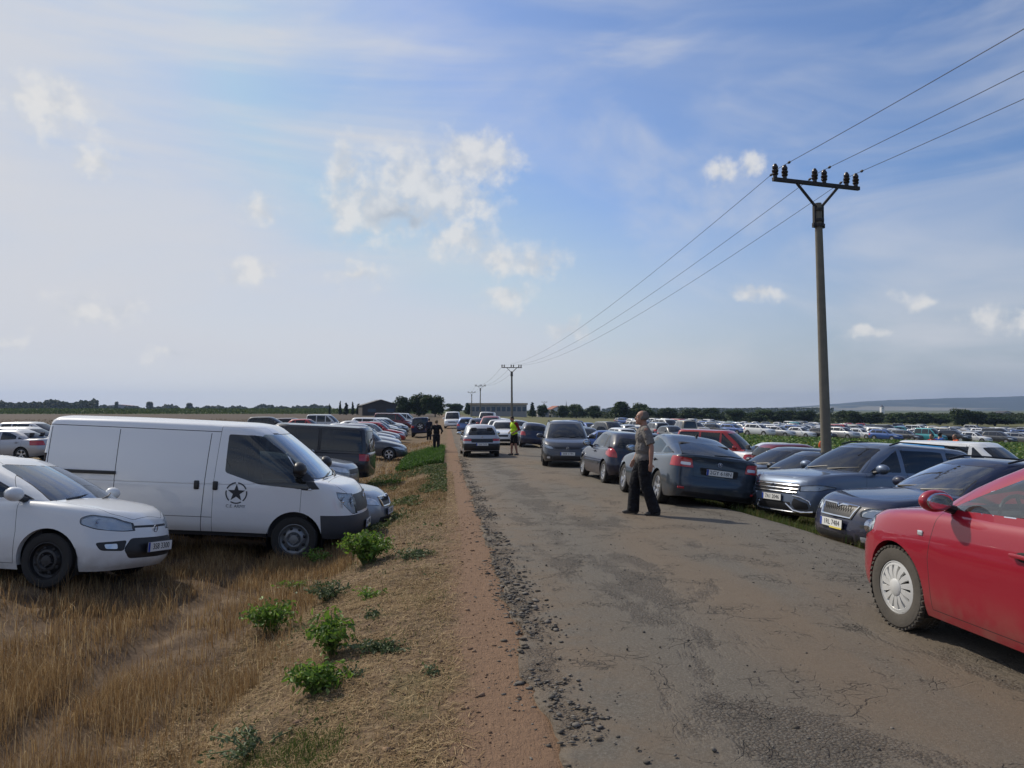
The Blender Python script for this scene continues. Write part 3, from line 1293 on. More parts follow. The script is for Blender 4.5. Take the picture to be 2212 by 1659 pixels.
def van_marks(car, part, root, hit):
    xf = car.xf
    # star in a ring with a word under it, on both front doors
    for sg in (-1, 1):
        bm = bmesh.new()
        cx_, cz_ = xf - .86, .985
        h = hit((cx_, sg * 3, cz_), (0, -sg, 0))
        y = (h[0].y if h[0] else sg * car.w) + sg * .004
        pts = []
        for k in range(10):
            r = .132 if k % 2 == 0 else .052
            t = PI / 2 + k * PI / 5
            pts.append(bm.verts.new((cx_ + r * math.cos(t), y, cz_ + r * math.sin(t))))
        c = bm.verts.new((cx_, y, cz_))
        for k in range(10):
            bm.faces.new((c, pts[k], pts[(k + 1) % 10]))
        for s5 in range(5):
            t0 = PI / 2 + s5 * 2 * PI / 5 + .10
            t1 = t0 + 2 * PI / 5 - .20
            prev = None
            for k in range(9):
                t = t0 + (t1 - t0) * k / 8
                cur = (bm.verts.new((cx_ + .140 * math.cos(t), y, cz_ + .140 * math.sin(t))), bm.verts.new((cx_ + .158 * math.cos(t), y, cz_ + .158 * math.sin(t))))
                if prev:
                    bm.faces.new((prev[0], prev[1], cur[1], cur[0]))
                prev = cur
        d = part('star_emblem', bm, M['decal_black'], smooth=False)
        me = text_mesh('C.E. ARMY', .062, .0006)
        mt = Matrix.Translation((cx_, y, cz_ - .195)) @ (Matrix.Rotation(PI, 4, 'Z') if sg > 0 else Matrix.Identity(4)) @ Matrix.Rotation(PI / 2, 4, 'X')
        me.transform(mt @ Matrix.Diagonal((1.0, 1, 1, 1)))
        link('emblem_lettering', me, M['decal_black'], d)
        # rail for the sliding door, handles
        bm = bmesh.new()
        h = hit((-.9, sg * 3, 1.2), (0, -sg, 0))
        y2 = (h[0].y if h[0] else sg * car.w)
        box(bm, (xf - 3.08, y2 + sg * .006, 1.205), (.95, .03, .05), bev=.008)
        part('sliding_door_rail', bm, M['black_plastic'])
        for dx in (-1.44, -1.17):
            bm = bmesh.new()
            h = hit((xf + dx, sg * 3, 1.07), (0, -sg, 0))
            y3 = (h[0].y if h[0] else sg * car.w)
            box(bm, (xf + dx, y3 + sg * .008, 1.08), (.075, .03, .13), bev=.014)
            part('door_handle', bm, M['black_plastic'])
        bm = bmesh.new()
        box(bm, (xf + .20, sg * (car.w - .005), 1.075), (.05, .012, .025), bev=.005)
        part('indicator', bm, M['lamp_clear'])


def strip(x, z0, z1, wd=.010, x1=None):
    x1 = x if x1 is None else x1
    return [(x - wd / 2, z0), (x + wd / 2, z0), (x1 + wd / 2, z1), (x1 - wd / 2, z1)]


F_VAN = dict(
    glass='glass_dark', glass_front='glass', glass_side='glass_mid', rim='steel', body_mirrors=False, mirror_x=_xf + .02, mirror_s=1.35, mirror_dz=.17, panel_van=True,
    rear_window=False, handles=False, black_pillars=False,
    wscreen=[(-.86, 1.22), (.86, 1.22), (.80, 1.86), (-.80, 1.86)],
    dlo=[(_xf - 1.06, 1.27), (_xf - .55, 1.11), (_xf + .17, 1.06), (_xf + .21, 1.10), (_xf - .40, 1.80), (_xf - .62, 1.84), (_xf - 1.06, 1.85)],
    cuts=[('headlight', 'lamp_clear', 'y', 1, [(_xf + .68, .72), (_xf + .96, .71), (_xf + .96, .90), (_xf + .84, 1.0), (_xf + .52, 1.055), (_xf + .60, .96)], dict(lim=lambda c: abs(c.y) > .60, r=.02)),
          ('radiator_grille', 'black_plastic', 'x', 1, [(-.58, .74), (.58, .74), (.58, 1.0), (-.58, 1.0)], dict(mirror=False)),
          ('front_bumper', 'grey_plastic', 'x', 1, [(-1.1, .30), (1.1, .30), (1.1, .70), (-1.1, .70)], dict(mirror=False, r=.01, lim=lambda c: c.x > _xf + .40)),
          ('bonnet', None, 'z', 1, [(_xf + .42, -.80), (_xf + .62, -.80), (_xf + .84, -.60), (_xf + .84, .60), (_xf + .62, .80), (_xf + .42, .80)], dict(mirror=False, src=0, r=.05)),
          (None, 'black_plastic', 'y', 1, [(_xf - .42, 1.80), (_xf + .22, 1.075), (_xf + .34, 1.085), (_xf - .33, 1.84)], dict(r=.01)),
          (None, 'seam', 'y', 1, strip(_xf - 2.62, .5, 1.84), dict(r=0, src=None)),
          (None, 'seam', 'y', 1, strip(_xf - 1.42 + .06, .36, 1.84, x1=_xf - 1.30), dict(r=0)),
          (None, 'seam', 'y', 1, strip(_xf - 3.60, .6, 1.84), dict(r=0)),
          (None, 'seam', 'y', 1, [(-2.35, .615), (_xf - .50, .615), (_xf - .50, .623), (-2.35, .623)], dict(r=0)),
          (None, 'seam', 'y', 1, [(-2.35, 1.862), (_xf - .45, 1.862), (_xf - .45, 1.872), (-2.35, 1.872)], dict(r=0)),
          ('tail_lamp', 'lamp_red', 'x', -1, [(.86, .85), (.985, .85), (.985, 1.45), (.86, 1.45)], dict())],
    doors=[(_xf - 1.20, _xf + .06, .36, (.0, .02, .04, -.52))],
    plate_f='4E2 7051', plate_zf=.52, plate_yellow=True, extra=chain(van_marks, badge(1, .93, .06)), seat_z=.85)

# red hatchback -----------------------------------------------------------------
SP_RED = spec(L=4.30, W=1.77, H=1.55, wb=2.58, fo=.88, R=.318, tw=.205, arch=1.13, colour=(.30, .006, .022), metal=.0,
              belt=[(-.5, .9), (-.42, 1.04), (-.2, 1.03), (.04, .985), (.20, .96), (.33, .905), (.42, .83), (.5, .70)],
              nose=[(0, 0), (.03, .25), (.09, .5), (.20, .75), (.38, .91), (.7, .985), (1.1, 1.0)],
              side=[(0, .93), (.12, .965), (.3, .985), (.45, .992), (.62, 1.0), (.72, .995), (.86, .975), (.95, .955), (1, .935)], crown=.06,
              gh=dict(xF0=.27, xF1=.015, xR0=-.475, xR1=-.40, w0=.93, w1=.70, ftuck=1.15))


def red_marks(car, part, root, hit):
    for sg in (1, -1):
        bm = bmesh.new()
        h = hit((.93, sg * 3, .80), (0, -sg, 0))
        if h[0]:
            box(bm, (.93, h[0].y + sg * .004, .80), (.055, .014, .036), bev=.006)
            part('indicator', bm, M['lamp_clear'])


F_RED = dict(
    glass='glass', glass_front='glass', rim='cap14', tyre='dusty_rubber', steer=.02, mirror_s=.98, mirror_dz=.10,
    cuts=[('headlight', 'lamp_clear', 'y', 1, [(1.60, .72), (1.86, .62), (1.99, .60), (2.02, .64), (1.93, .74), (1.72, .84), (1.60, .82)], dict(lim=lambda c: abs(c.y) > .25)),
          ('lower_grille', 'black_plastic', 'x', 1, [(-.55, .25), (.55, .25), (.5, .40), (-.5, .40)], dict(mirror=False)),
          ('upper_grille', 'black_plastic', 'x', 1, [(-.28, .50), (.28, .50), (.36, .66), (-.36, .66)], dict(mirror=False)),
          ('tail_lamp', 'lamp_red', 'x', -1, [(.55, .80), (.87, .80), (.86, 1.0), (.6, .98)], dict()),
          ('bonnet', None, 'z', 1, [(.86, -.66), (1.45, -.66), (1.75, -.52), (1.92, -.30), (1.92, .30), (1.75, .52), (1.45, .66), (.86, .66)], dict(mirror=False, src=0, r=.05))],
    doors=[(-.24, .83, .25, (-.01, -.05, .04, -.66)), (-1.18, -.255, .25, (-.16, -.0, -.14, .04))],
    handle_z=.80, pillars=[-.06, -.29], extra=red_marks)

# dark blue-grey notchback seen from behind ----------------------------------------
SP_NOTCH = spec(L=4.66, W=1.81, H=1.46, wb=2.69, fo=.89, R=.327, tw=.215, arch=1.13, colour=(.030, .044, .062), metal=.35,
                belt=[(-.5, 1.0), (-.485, 1.045), (-.42, 1.03), (-.25, .99), (.0, .96), (.19, .945), (.33, .88), (.43, .79), (.5, .70)],
                zb=[(-.5, .27), (-.4, .21), (-.2, .18), (.2, .18), (.4, .18), (.5, .21)],
                tail=[(0, 0), (.008, .35), (.03, .62), (.085, .82), (.20, .94), (.5, .985), (1.0, 1.0)],
                rprof=[(0, .06), (.12, .01), (.35, 0), (.42, .035), (.6, .05), (.85, .07), (.97, .05), (1, .045)],
                gh=dict(xF0=.235, xF1=.045, xR0=-.455, xR1=-.185, w0=.905, w1=.66, rtuck=1.1, z=[(-.25, -.05), (-.1, -.01), (0, 0), (.08, -.03)]),
                pillars=[-.02, -.235])


def notch_marks(car, part, root, hit):
    bm = bmesh.new()      # rear wiperless spoiler lip and black fin aerial
    pts = []
    for t in np.linspace(-1, 1, 13):
        y = t * car.w * .80
        pts.append((-car.L / 2 + .10 + .10 * t * t, y, float(car.beltf(-car.L / 2 + .12)) + .010))
    tube(bm, pts, .014, 6)
    part('spoiler', bm, M['paint'], col=True)
    bm = bmesh.new()
    x, z = -.75, float(car.roofz(-.75)) + .03
    prism(bm, [(x + .09, z), (x - .06, z), (x - .08, z + .06)], -.018, .018)
    part('aerial', bm, M['black_plastic'])
    bm = bmesh.new()     # wiper parked over the tailgate glass
    tube(bm, [(-2.06, .05, 1.075), (-1.97, -.32, 1.10), (-1.95, -.55, 1.09)], [.018, .012, .008], 5)
    part('wiper', bm, M['black_plastic'])
    for sg in (1, -1):
        bm = bmesh.new()
        h = hit((-3, sg * .70, .415), (1, 0, 0))
        if h[0]:
            box(bm, (h[0].x - .003, sg * .62, .415), (.02, .34, .04), Matrix.Rotation(sg * .2, 4, 'Z'), bev=.005)
            part('reflector', bm, M['lamp_red'])


F_NOTCH = dict(
    glass='glass_dark', rim='alloy5', rear_z0=1.045,
    cuts=[('reversing_lamp', 'lamp_clear', 'x', -1, [(.56, .845), (.74, .845), (.74, .90), (.56, .90)], dict(seam=0)),
          ('tail_lamp', 'lamp_red', 'x', -1, [(.50, .80), (.93, .80), (.93, .98), (.80, 1.0), (.54, .98)], dict(lim=lambda c: c.x < -1.9)),
          ('number_plate_recess', 'seam', 'x', -1, [(-.36, .69), (.36, .69), (.39, .83), (-.39, .83)], dict(mirror=False, push=-.0, seam=.004)),
          ('tailgate', None, 'x', -1, [(-.50, .64), (.50, .64), (.52, .80), (.52, 1.02), (-.52, 1.02), (-.52, .80)], dict(mirror=False, src=0)),
          ('headlight', 'lamp_clear', 'x', 1, [(.5, .60), (.88, .62), (.88, .74), (.5, .70)], dict()),
          ('radiator_grille', 'black_plastic', 'x', 1, [(-.4, .55), (.4, .55), (.45, .70), (-.45, .70)], dict(mirror=False)),
          (None, 'black_plastic', 'x', -1, [(-.7, .27), (.7, .27), (.66, .36), (-.66, .36)], dict(mirror=False)),
          ],
    doors=[(-.15, .88, .25, (-.02, -.05, .02, -.62)), (-1.10, -.165, .25, (-.14, -.0, -.1, .03))],
    plate_r='2GY 618N', plate_zr=.755, extra=chain(badge(-1, .915, .045), notch_marks))

# dark blue estate seen from the front ----------------------------------------------
SP_ESTATE = spec(L=4.57, W=1.77, H=1.48, wb=2.58, fo=.90, R=.315, colour=(.007, .011, .038), metal=0,
                 belt=[(-.5, .9), (-.43, .97), (-.2, .965), (.0, .95), (.19, .94), (.32, .885), (.42, .81), (.5, .71)],
                 nose=[(0, 0), (.02, .3), (.06, .55), (.15, .78), (.30, .92), (.6, .985), (1.0, 1.0)],
                 gh=dict(xF0=.235, xF1=.05, xR0=-.485, xR1=-.43, w0=.92, w1=.69, z=[(-.45, -.05), (-.3, -.01), (-.05, 0), (.06, -.035)]),
                 pillars=[0.0, -.235])


def chrome_grille(z0, z1, w0, w1, vbars=0, hbars=0, slat='black_plastic', frame=.018):
    def f(car, part, root, hit):
        bm = bmesh.new()
        pts = []
        per = [(-w0, z0), (w0, z0), (w1, z1), (.06, z1), (0, z1 - .035), (-.06, z1), (-w1, z1)]
        per = [(a + (c - a) * t, b + (d - b) * t) for (a, b), (c, d) in zip(per, per[1:] + per[:1]) for t in (0, .5)]
        for a, b in per:
            h = hit((car.L, a, b), (-1, 0, 0))
            pts.append(((h[0].x if h[0] else car.L / 2 - .05) + .008, a, b))
        tube(bm, pts + [pts[0]], frame, 6)
        part('grille_frame', bm, M['chrome'])
        bm = bmesh.new()
        n = 10
        for k in range(hbars):
            z = z0 + (z1 - z0) * (k + .8) / (hbars + .6)
            q = []
            for t in np.linspace(-1, 1, 9):
                ww = w0 + (w1 - w0) * (z - z0) / (z1 - z0)
                h = hit((car.L, t * ww, z), (-1, 0, 0))
                q.append(((h[0].x if h[0] else car.L / 2 - .05) + .008, t * ww, z))
            tube(bm, q, .010, 5)
        for k in range(vbars):
            y = -w0 + 2 * w0 * (k + 1) / (vbars + 1)
            h = hit((car.L, y, (z0 + z1) / 2), (-1, 0, 0))
            x = (h[0].x if h[0] else car.L / 2) + .004
            tube(bm, [(x + .01, y, z0 + .01), (x - .01, y, z1 - .01)], .006, 4)
        if vbars or hbars:
            part('grille_bar', bm, M[slat])
    return f


F_ESTATE = dict(
    glass='glass_dark', glass_front='glass', rim='alloy10', rails='black_plastic',
    cuts=[('headlight', 'lamp_clear', 'x', 1, [(.47, .59), (.80, .585), (.885, .63), (.88, .72), (.80, .735), (.55, .72), (.44, .66)], dict()),
          ('radiator_grille', 'black_plastic', 'x', 1, [(-.33, .55), (.33, .55), (.385, .715), (-.385, .715)], dict(mirror=False, r=.02)),
          ('lower_grille', 'black_plastic', 'x', 1, [(-.42, .23), (.42, .23), (.42, .335), (-.42, .335)], dict(mirror=False)),
          ('fog_light', 'lamp_clear', 'x', 1, [(.53, .26), (.74, .27), (.74, .345), (.53, .345)], dict(r=.02)),
          (None, 'black_plastic', 'x', 1, [(.455, .235), (.515, .235), (.515, .36), (.455, .36)], dict()),
          (None, 'black_plastic', 'y', 1, [(2.0, .46), (2.4, .44), (2.4, .48), (2.0, .50)], dict(r=.005, lim=lambda c: abs(c.y) > .5)),
          ('tail_lamp', 'lamp_red', 'x', -1, [(.62, .70), (.86, .70), (.84, 1.0), (.7, 1.0)], dict()),
          ('bonnet', None, 'z', 1, [(.92, -.66), (1.55, -.65), (2.0, -.44), (2.12, -.40), (2.12, .40), (2.0, .44), (1.55, .65), (.92, .66)], dict(mirror=False, src=0, r=.04))],
    doors=[(-.06, .90, .25, (-.02, -.05, .02, -.60)), (-1.02, -.075, .25, (-.14, -.0, -.1, .03))],
    plate_f='1RL 7484', plate_zf=.455, plate_yellow=True,
    extra=chain(chrome_grille(.55, .715, .34, .40, vbars=13, slat='black_plastic'), side_strip(.52, -1.7, 1.9, .05, 'black_plastic', 'side_strip')))

# grey SUV -----------------------------------------------------------------------------
SP_SUV = spec(L=4.42, W=1.82, H=1.665, wb=2.64, fo=.89, R=.355, tw=.235, arch=1.12, colour=(.125, .160, .225), metal=.55,
              belt=[(-.5, 1.05), (-.43, 1.12), (-.2, 1.10), (.0, 1.085), (.20, 1.075), (.33, 1.03), (.43, .97), (.5, .88)],
              zb=[(-.5, .36), (-.4, .30), (-.2, .27), (.2, .27), (.4, .26), (.5, .28)],
              nose=[(0, 0), (.012, .35), (.05, .62), (.13, .82), (.27, .94), (.55, .99), (1.0, 1.0)],
              fprof=[(0, .10), (.12, .03), (.3, 0), (.5, .005), (.75, .03), (.9, .07), (1, .15)],
              gh=dict(xF0=.25, xF1=.06, xR0=-.485, xR1=-.43, w0=.925, w1=.71, z=[(-.45, -.05), (-.3, -.01), (-.05, 0), (.06, -.035)]),
              pillars=[0.0, -.245])


def suv_marks(car, part, root, hit):
    bm = bmesh.new()      # chrome bars of the grille run into the lamps
    for z, hw in ((.80, .60), (.735, .60), (.675, .58)):
        q = []
        for t in np.linspace(-1, 1, 11):
            h = hit((car.L, t * hw, z), (-1, 0, 0))
            q.append(((h[0].x if h[0] else 2.2) + .008, t * hw, z))
        tube(bm, q, .012, 5)
    part('grille_bar', bm, M['chrome'])
    bm = bmesh.new()
    for sg in (1, -1):
        q = []
        for y, z in ((.36, .47), (.50, .36), (.64, .34), (.80, .36)):
            h = hit((car.L, sg * y, z), (-1, 0, 0))
            q.append(((h[0].x if h[0] else 2.15) + .012, sg * y, z))
        tube(bm, q, .018, 6)
        q = []
        for y, z in ((.50, .62), (.66, .60), (.78, .54), (.80, .46)):
            h = hit((car.L, sg * y, z), (-1, 0, 0))
            q.append(((h[0].x if h[0] else 2.15) + .010, sg * y, z))
        tube(bm, q, .012, 6)
    q = []
    for t in np.linspace(-1, 1, 9):
        h = hit((car.L, t * .55, .33), (-1, 0, 0))
        q.append(((h[0].x if h[0] else 2.15) + .01, t * .55, .33))
    tube(bm, q, .014, 6)
    part('bumper_trim', bm, M['chrome'])


F_SUV = dict(
    glass='glass_dark', rim='alloy5', rails='black_plastic', mirror_s=1.1,
    cuts=[('headlight', 'lamp_clear', 'x', 1, [(.60, .70), (.86, .72), (.90, .80), (.86, .835), (.60, .80)], dict()),
          ('radiator_grille', 'black_plastic', 'x', 1, [(-.57, .64), (.57, .64), (.59, .83), (-.59, .83)], dict(mirror=False, r=.02)),
          ('lower_grille', 'black_plastic', 'x', 1, [(-.40, .36), (.40, .36), (.46, .50), (-.46, .50)], dict(mirror=False)),
          ('fog_light_recess', 'black_plastic', 'x', 1, [(.54, .38), (.76, .40), (.76, .50), (.52, .58), (.48, .48)], dict()),
          (None, 'black_plastic', 'x', 1, [(-.9, .26), (.9, .26), (.9, .325), (-.9, .325)], dict(mirror=False, r=.005)),
          (None, 'black_plastic', 'y', 1, [(-2.1, .26), (2.0, .26), (2.0, .36), (-2.1, .36)], dict(r=.005, lim=lambda c: abs(c.y) > .6)),
          ('tail_lamp', 'lamp_red', 'x', -1, [(.55, .85), (.9, .85), (.9, 1.05), (.6, 1.02)], dict()),
          ('bonnet', None, 'z', 1, [(.97, -.70), (1.55, -.70), (1.95, -.62), (2.06, -.45), (2.06, .45), (1.95, .62), (1.55, .70), (.97, .70)], dict(mirror=False, src=0, r=.04))],
    doors=[(-.06, .93, .36, (-.02, -.05, .02, -.62)), (-1.06, -.075, .36, (-.14, -.0, -.1, .03))],
    plate_f='7A1 2046', plate_zf=.565, extra=chain(suv_marks, badge(1, .745, .062)))

# tall dark grey family car, facing the viewer ------------------------------------------
SP_MPV = spec(L=4.40, W=1.79, H=1.64, wb=2.68, fo=.90, R=.318, colour=(.058, .062, .072), metal=.45,
              belt=[(-.5, .95), (-.44, 1.03), (-.2, 1.02), (.04, 1.0), (.24, .985), (.35, .92), (.43, .84), (.5, .73)],
              gh=dict(xF0=.285, xF1=.05, xR0=-.487, xR1=-.44, w0=.93, w1=.72, ftuck=1.1, z=[(-.45, -.04), (-.3, -.01), (-.05, 0), (.06, -.035)]),
              pillars=[.0, -.24])
F_MPV = dict(
    glass='glass_dark', rim='alloy5', rails='black_plastic',
    cuts=[('headlight', 'lamp_clear', 'x', 1, [(.52, .62), (.80, .66), (.88, .76), (.84, .80), (.60, .74), (.48, .66)], dict()),
          ('upper_grille', 'black_plastic', 'x', 1, [(-.42, .63), (.42, .63), (.46, .70), (-.46, .70)], dict(mirror=False, r=.015)),
          ('lower_grille', 'black_plastic', 'x', 1, [(-.52, .26), (.52, .26), (.48, .37), (-.48, .37)], dict(mirror=False)),
          ('fog_light', 'lamp_clear', 'x', 1, [(.60, .29), (.72, .29), (.72, .37), (.60, .37)], dict(r=.03)),
          (None, 'black_plastic', 'x', 1, [(.54, .26), (.595, .26), (.595, .39), (.54, .39)], dict()),
          ('tail_lamp', 'lamp_red', 'x', -1, [(.6, .78), (.87, .78), (.86, 1.05), (.66, 1.02)], dict()),
          ('bonnet', None, 'z', 1, [(1.02, -.70), (1.5, -.69), (1.85, -.52), (1.98, -.40), (1.98, .40), (1.85, .52), (1.5, .69), (1.02, .70)], dict(mirror=False, src=0, r=.04))],
    doors=[(-.08, .95, .25, (-.02, -.05, .02, -.66)), (-1.08, -.095, .25, (-.12, 0, -.1, .03))],
    plate_f='5E8 1194', plate_zf=.47, extra=badge(1, .665, .05))

# small dark blue hatchback seen from behind ------------------------------------------------
SP_TAIL = spec(L=3.90, W=1.66, H=1.43, wb=2.46, fo=.80, R=.30, colour=(.007, .010, .030), metal=0,
               belt=[(-.5, .90), (-.44, .955), (-.2, .935), (.05, .915), (.20, .90), (.33, .83), (.43, .75), (.5, .66)],
               tail=[(0, 0), (.01, .35), (.03, .62), (.085, .82), (.18, .94), (.42, .985), (.9, 1.0)],
               gh=dict(xF0=.22, xF1=.03, xR0=-.478, xR1=-.375, w0=.925, w1=.70))
F_TAIL = dict(
    glass='glass_dark', rim='alloy10',
    cuts=[('tail_lamp', 'lamp_red', 'x', -1, [(.58, .72), (.78, .72), (.82, .80), (.80, .98), (.70, 1.0), (.60, .85)], dict()),
          ('headlight', 'lamp_clear', 'x', 1, [(.46, .56), (.8, .60), (.8, .70), (.5, .67)], dict()),
          ('upper_grille', 'black_plastic', 'x', 1, [(-.35, .55), (.35, .55), (.38, .63), (-.38, .63)], dict(mirror=False)),
          ('tailgate', None, 'x', -1, [(-.52, .52), (.52, .52), (.55, .70), (.55, .96), (-.55, .96), (-.55, .70)], dict(mirror=False, src=0)),
          (None, 'black_plastic', 'x', -1, [(-.6, .28), (.6, .28), (.6, .34), (-.6, .34)], dict(mirror=False))],
    doors=[(-.42, .72, .25, (-.02, -.05, .04, -.60))], handle_dx=.14,
    plate_r='3U6 2871', plate_zr=.60, extra=chain(badge(-1, .80, .04), side_strip(.50, -1.5, 1.5, .05, 'black_plastic', 'side_strip')))

# older silver hatchback driving away ----------------------------------------------------------
SP_OLD = spec(L=3.87, W=1.64, H=1.42, wb=2.45, fo=.72, R=.285, colour=(.42, .43, .45), metal=.5,
              belt=[(-.5, .86), (-.46, .93), (-.2, .92), (.05, .91), (.20, .90), (.33, .85), (.44, .78), (.5, .68)],
              tail=[(0, 0), (.005, .4), (.02, .7), (.06, .86), (.13, .95), (.3, .99), (.7, 1.0)],
              side=[(0, .95), (.12, .975), (.3, .99), (.5, 1.0), (.7, .995), (.9, .97), (1, .945)],
              gh=dict(xF0=.19, xF1=.02, xR0=-.478, xR1=-.36, w0=.935, w1=.73, rtuck=.8))
F_OLD = dict(
    glass='glass_dark', rim='cap',
    cuts=[('tail_lamp', 'lamp_red', 'x', -1, [(.47, .70), (.81, .70), (.81, .81), (.47, .81)], dict(r=.015)),
          (None, 'black_plastic', 'x', -1, [(-.47, .64), (.47, .64), (.47, .80), (-.47, .80)], dict(mirror=False, r=.01)),
          (None, 'black_plastic', 'x', -1, [(-.9, .30), (.9, .30), (.9, .60), (-.9, .60)], dict(mirror=False, r=.01, lim=lambda c: c.x < -1.2)),
          ('headlight', 'lamp_clear', 'x', 1, [(.46, .56), (.78, .56), (.78, .68), (.46, .68)], dict()),
          ('tailgate', None, 'x', -1, [(-.62, .815), (.62, .815), (.62, .92), (-.62, .92)], dict(mirror=False, src=0))],
    doors=[(-.18, .72, .25, (-.02, -.03, .02, -.52)), (-1.0, -.195, .25, (-.14, 0, -.08, .03))],
    plate_r='2S4 7102', plate_zr=.56, extra=badge(-1, .87, .035))

# generic mid-distance kinds ----------------------------------------------------------------------
SP_SALOON = spec(L=4.55, W=1.76, H=1.43, wb=2.65, fo=.88, R=.31, colour=(.5, .5, .5), metal=.5,
                 belt=[(-.5, .92), (-.47, .98), (-.38, .99), (-.2, .95), (.0, .93), (.17, .915), (.32, .85), (.43, .76), (.5, .67)],
                 gh=dict(xF0=.205, xF1=.03, xR0=-.36, xR1=-.20, w0=.92, w1=.68, z=[(-.25, -.04), (-.1, 0), (.0, 0), (.06, -.035)]), pillars=[-.04, -.22])
SP_BOXVAN = spec(L=4.80, W=1.90, H=1.93, wb=2.95, fo=.92, R=.33, colour=(.012, .014, .022), metal=.15,
                 belt=[(-.5, 1.10), (.1, 1.09), (.28, 1.08), (.36, 1.04), (.44, .96), (.5, .84)],
                 zb=[(-.5, .34), (-.3, .28), (.2, .27), (.4, .26), (.5, .28)],
                 tail=[(0, 0), (.01, .5), (.03, .8), (.09, .93), (.2, .985), (.4, 1.0), (1.0, 1.0)], rprof=[(0, .04), (.2, 0), (1, .03)],
                 gh=dict(xF0=.335, xF1=.155, xR0=-.49, xR1=-.465, w0=.96, w1=.82, z=[(-.5, -.03), (-.2, 0), (.1, 0), (.18, -.05)], rtuck=.45, bR=.005), pillars=[.07, -.17])
SP_SMALLVAN = spec(L=4.25, W=1.74, H=1.84, wb=2.6, fo=.85, R=.31, colour=(.76, .77, .78), metal=0,
                   belt=[(-.5, 1.02), (.1, 1.02), (.25, 1.01), (.35, .95), (.44, .86), (.5, .72)],
                   tail=[(0, 0), (.01, .5), (.03, .8), (.09, .93), (.2, .985), (.4, 1.0), (1.0, 1.0)], rprof=[(0, .04), (.2, 0), (1, .03)],
                   gh=dict(xF0=.30, xF1=.10, xR0=-.49, xR1=-.465, w0=.96, w1=.80, z=[(-.5, -.03), (-.2, 0), (.05, 0), (.12, -.06)], rtuck=.45, bR=.005), pillars=[.03, -.2])
SP_JEEP = spec(L=4.05, W=1.78, H=1.82, wb=2.5, fo=.75, R=.36, colour=(.012, .022, .07), metal=.1,
               belt=[(-.5, 1.12), (-.2, 1.11), (.1, 1.10), (.22, 1.09), (.35, 1.06), (.45, 1.0), (.5, .9)], zb=[(-.5, .42), (0, .36), (.5, .42)],
               tail=[(0, 0), (.005, .5), (.02, .8), (.07, .93), (.16, .985), (.3, 1.0), (1.0, 1.0)], rprof=[(0, .02), (1, .02)],
               gh=dict(xF0=.235, xF1=.12, xR0=-.49, xR1=-.47, w0=.95, w1=.80, z=[(-.5, -.02), (-.2, 0), (.05, 0), (.12, -.04)], rtuck=.4, bR=.005), pillars=[.0, -.23])
SP_WAGON = spec(SP_ESTATE, colour=(.5, .5, .5), metal=.5)
SP_GHATCH = spec(colour=(.5, .5, .5), metal=.4)


def gen_cuts(sp):
    w = sp['W'] / 2
    zn = float(pchip([(a, z) for a, z in sp['belt']])(.5))
    zr = float(pchip([(a, z) for a, z in sp['belt']])(-.47))
    k = max(zn, .62)
    return [('headlight', 'lamp_clear', 'x', 1, [(.54 * w, k - .14), (.90 * w, k - .10), (.98 * w, k + .02), (.9 * w, k + .05), (.6 * w, k - .02)], dict()),
            ('radiator_grille', 'black_plastic', 'x', 1, [(-.45 * w, k - .16), (.45 * w, k - .16), (.5 * w, k - .04), (-.5 * w, k - .04)], dict(mirror=False)),
            (None, 'black_plastic', 'x', 1, [(-.62 * w, .24), (.62 * w, .24), (.58 * w, .37), (-.58 * w, .37)], dict(mirror=False)),
            ('tail_lamp', 'lamp_red', 'x', -1, [(.62 * w, zr - .26), (1.0 * w, zr - .26), (1.0 * w, zr - .03), (.68 * w, zr - .05)], dict())]


def gen_feat(sp, **kw):
    L = sp['L']
    b = sp['pillars'][0] * L
    f = dict(glass='glass_dark', rim='alloy5', cuts=gen_cuts(sp), wipers=False, cabin=False,
             doors=[(b - .06, b + .98, .30, (-.02, -.05, .02, -.5)), (b - 1.0, b - .075, .30, (-.1, 0, -.08, .03))])
    f.update(kw)
    return f


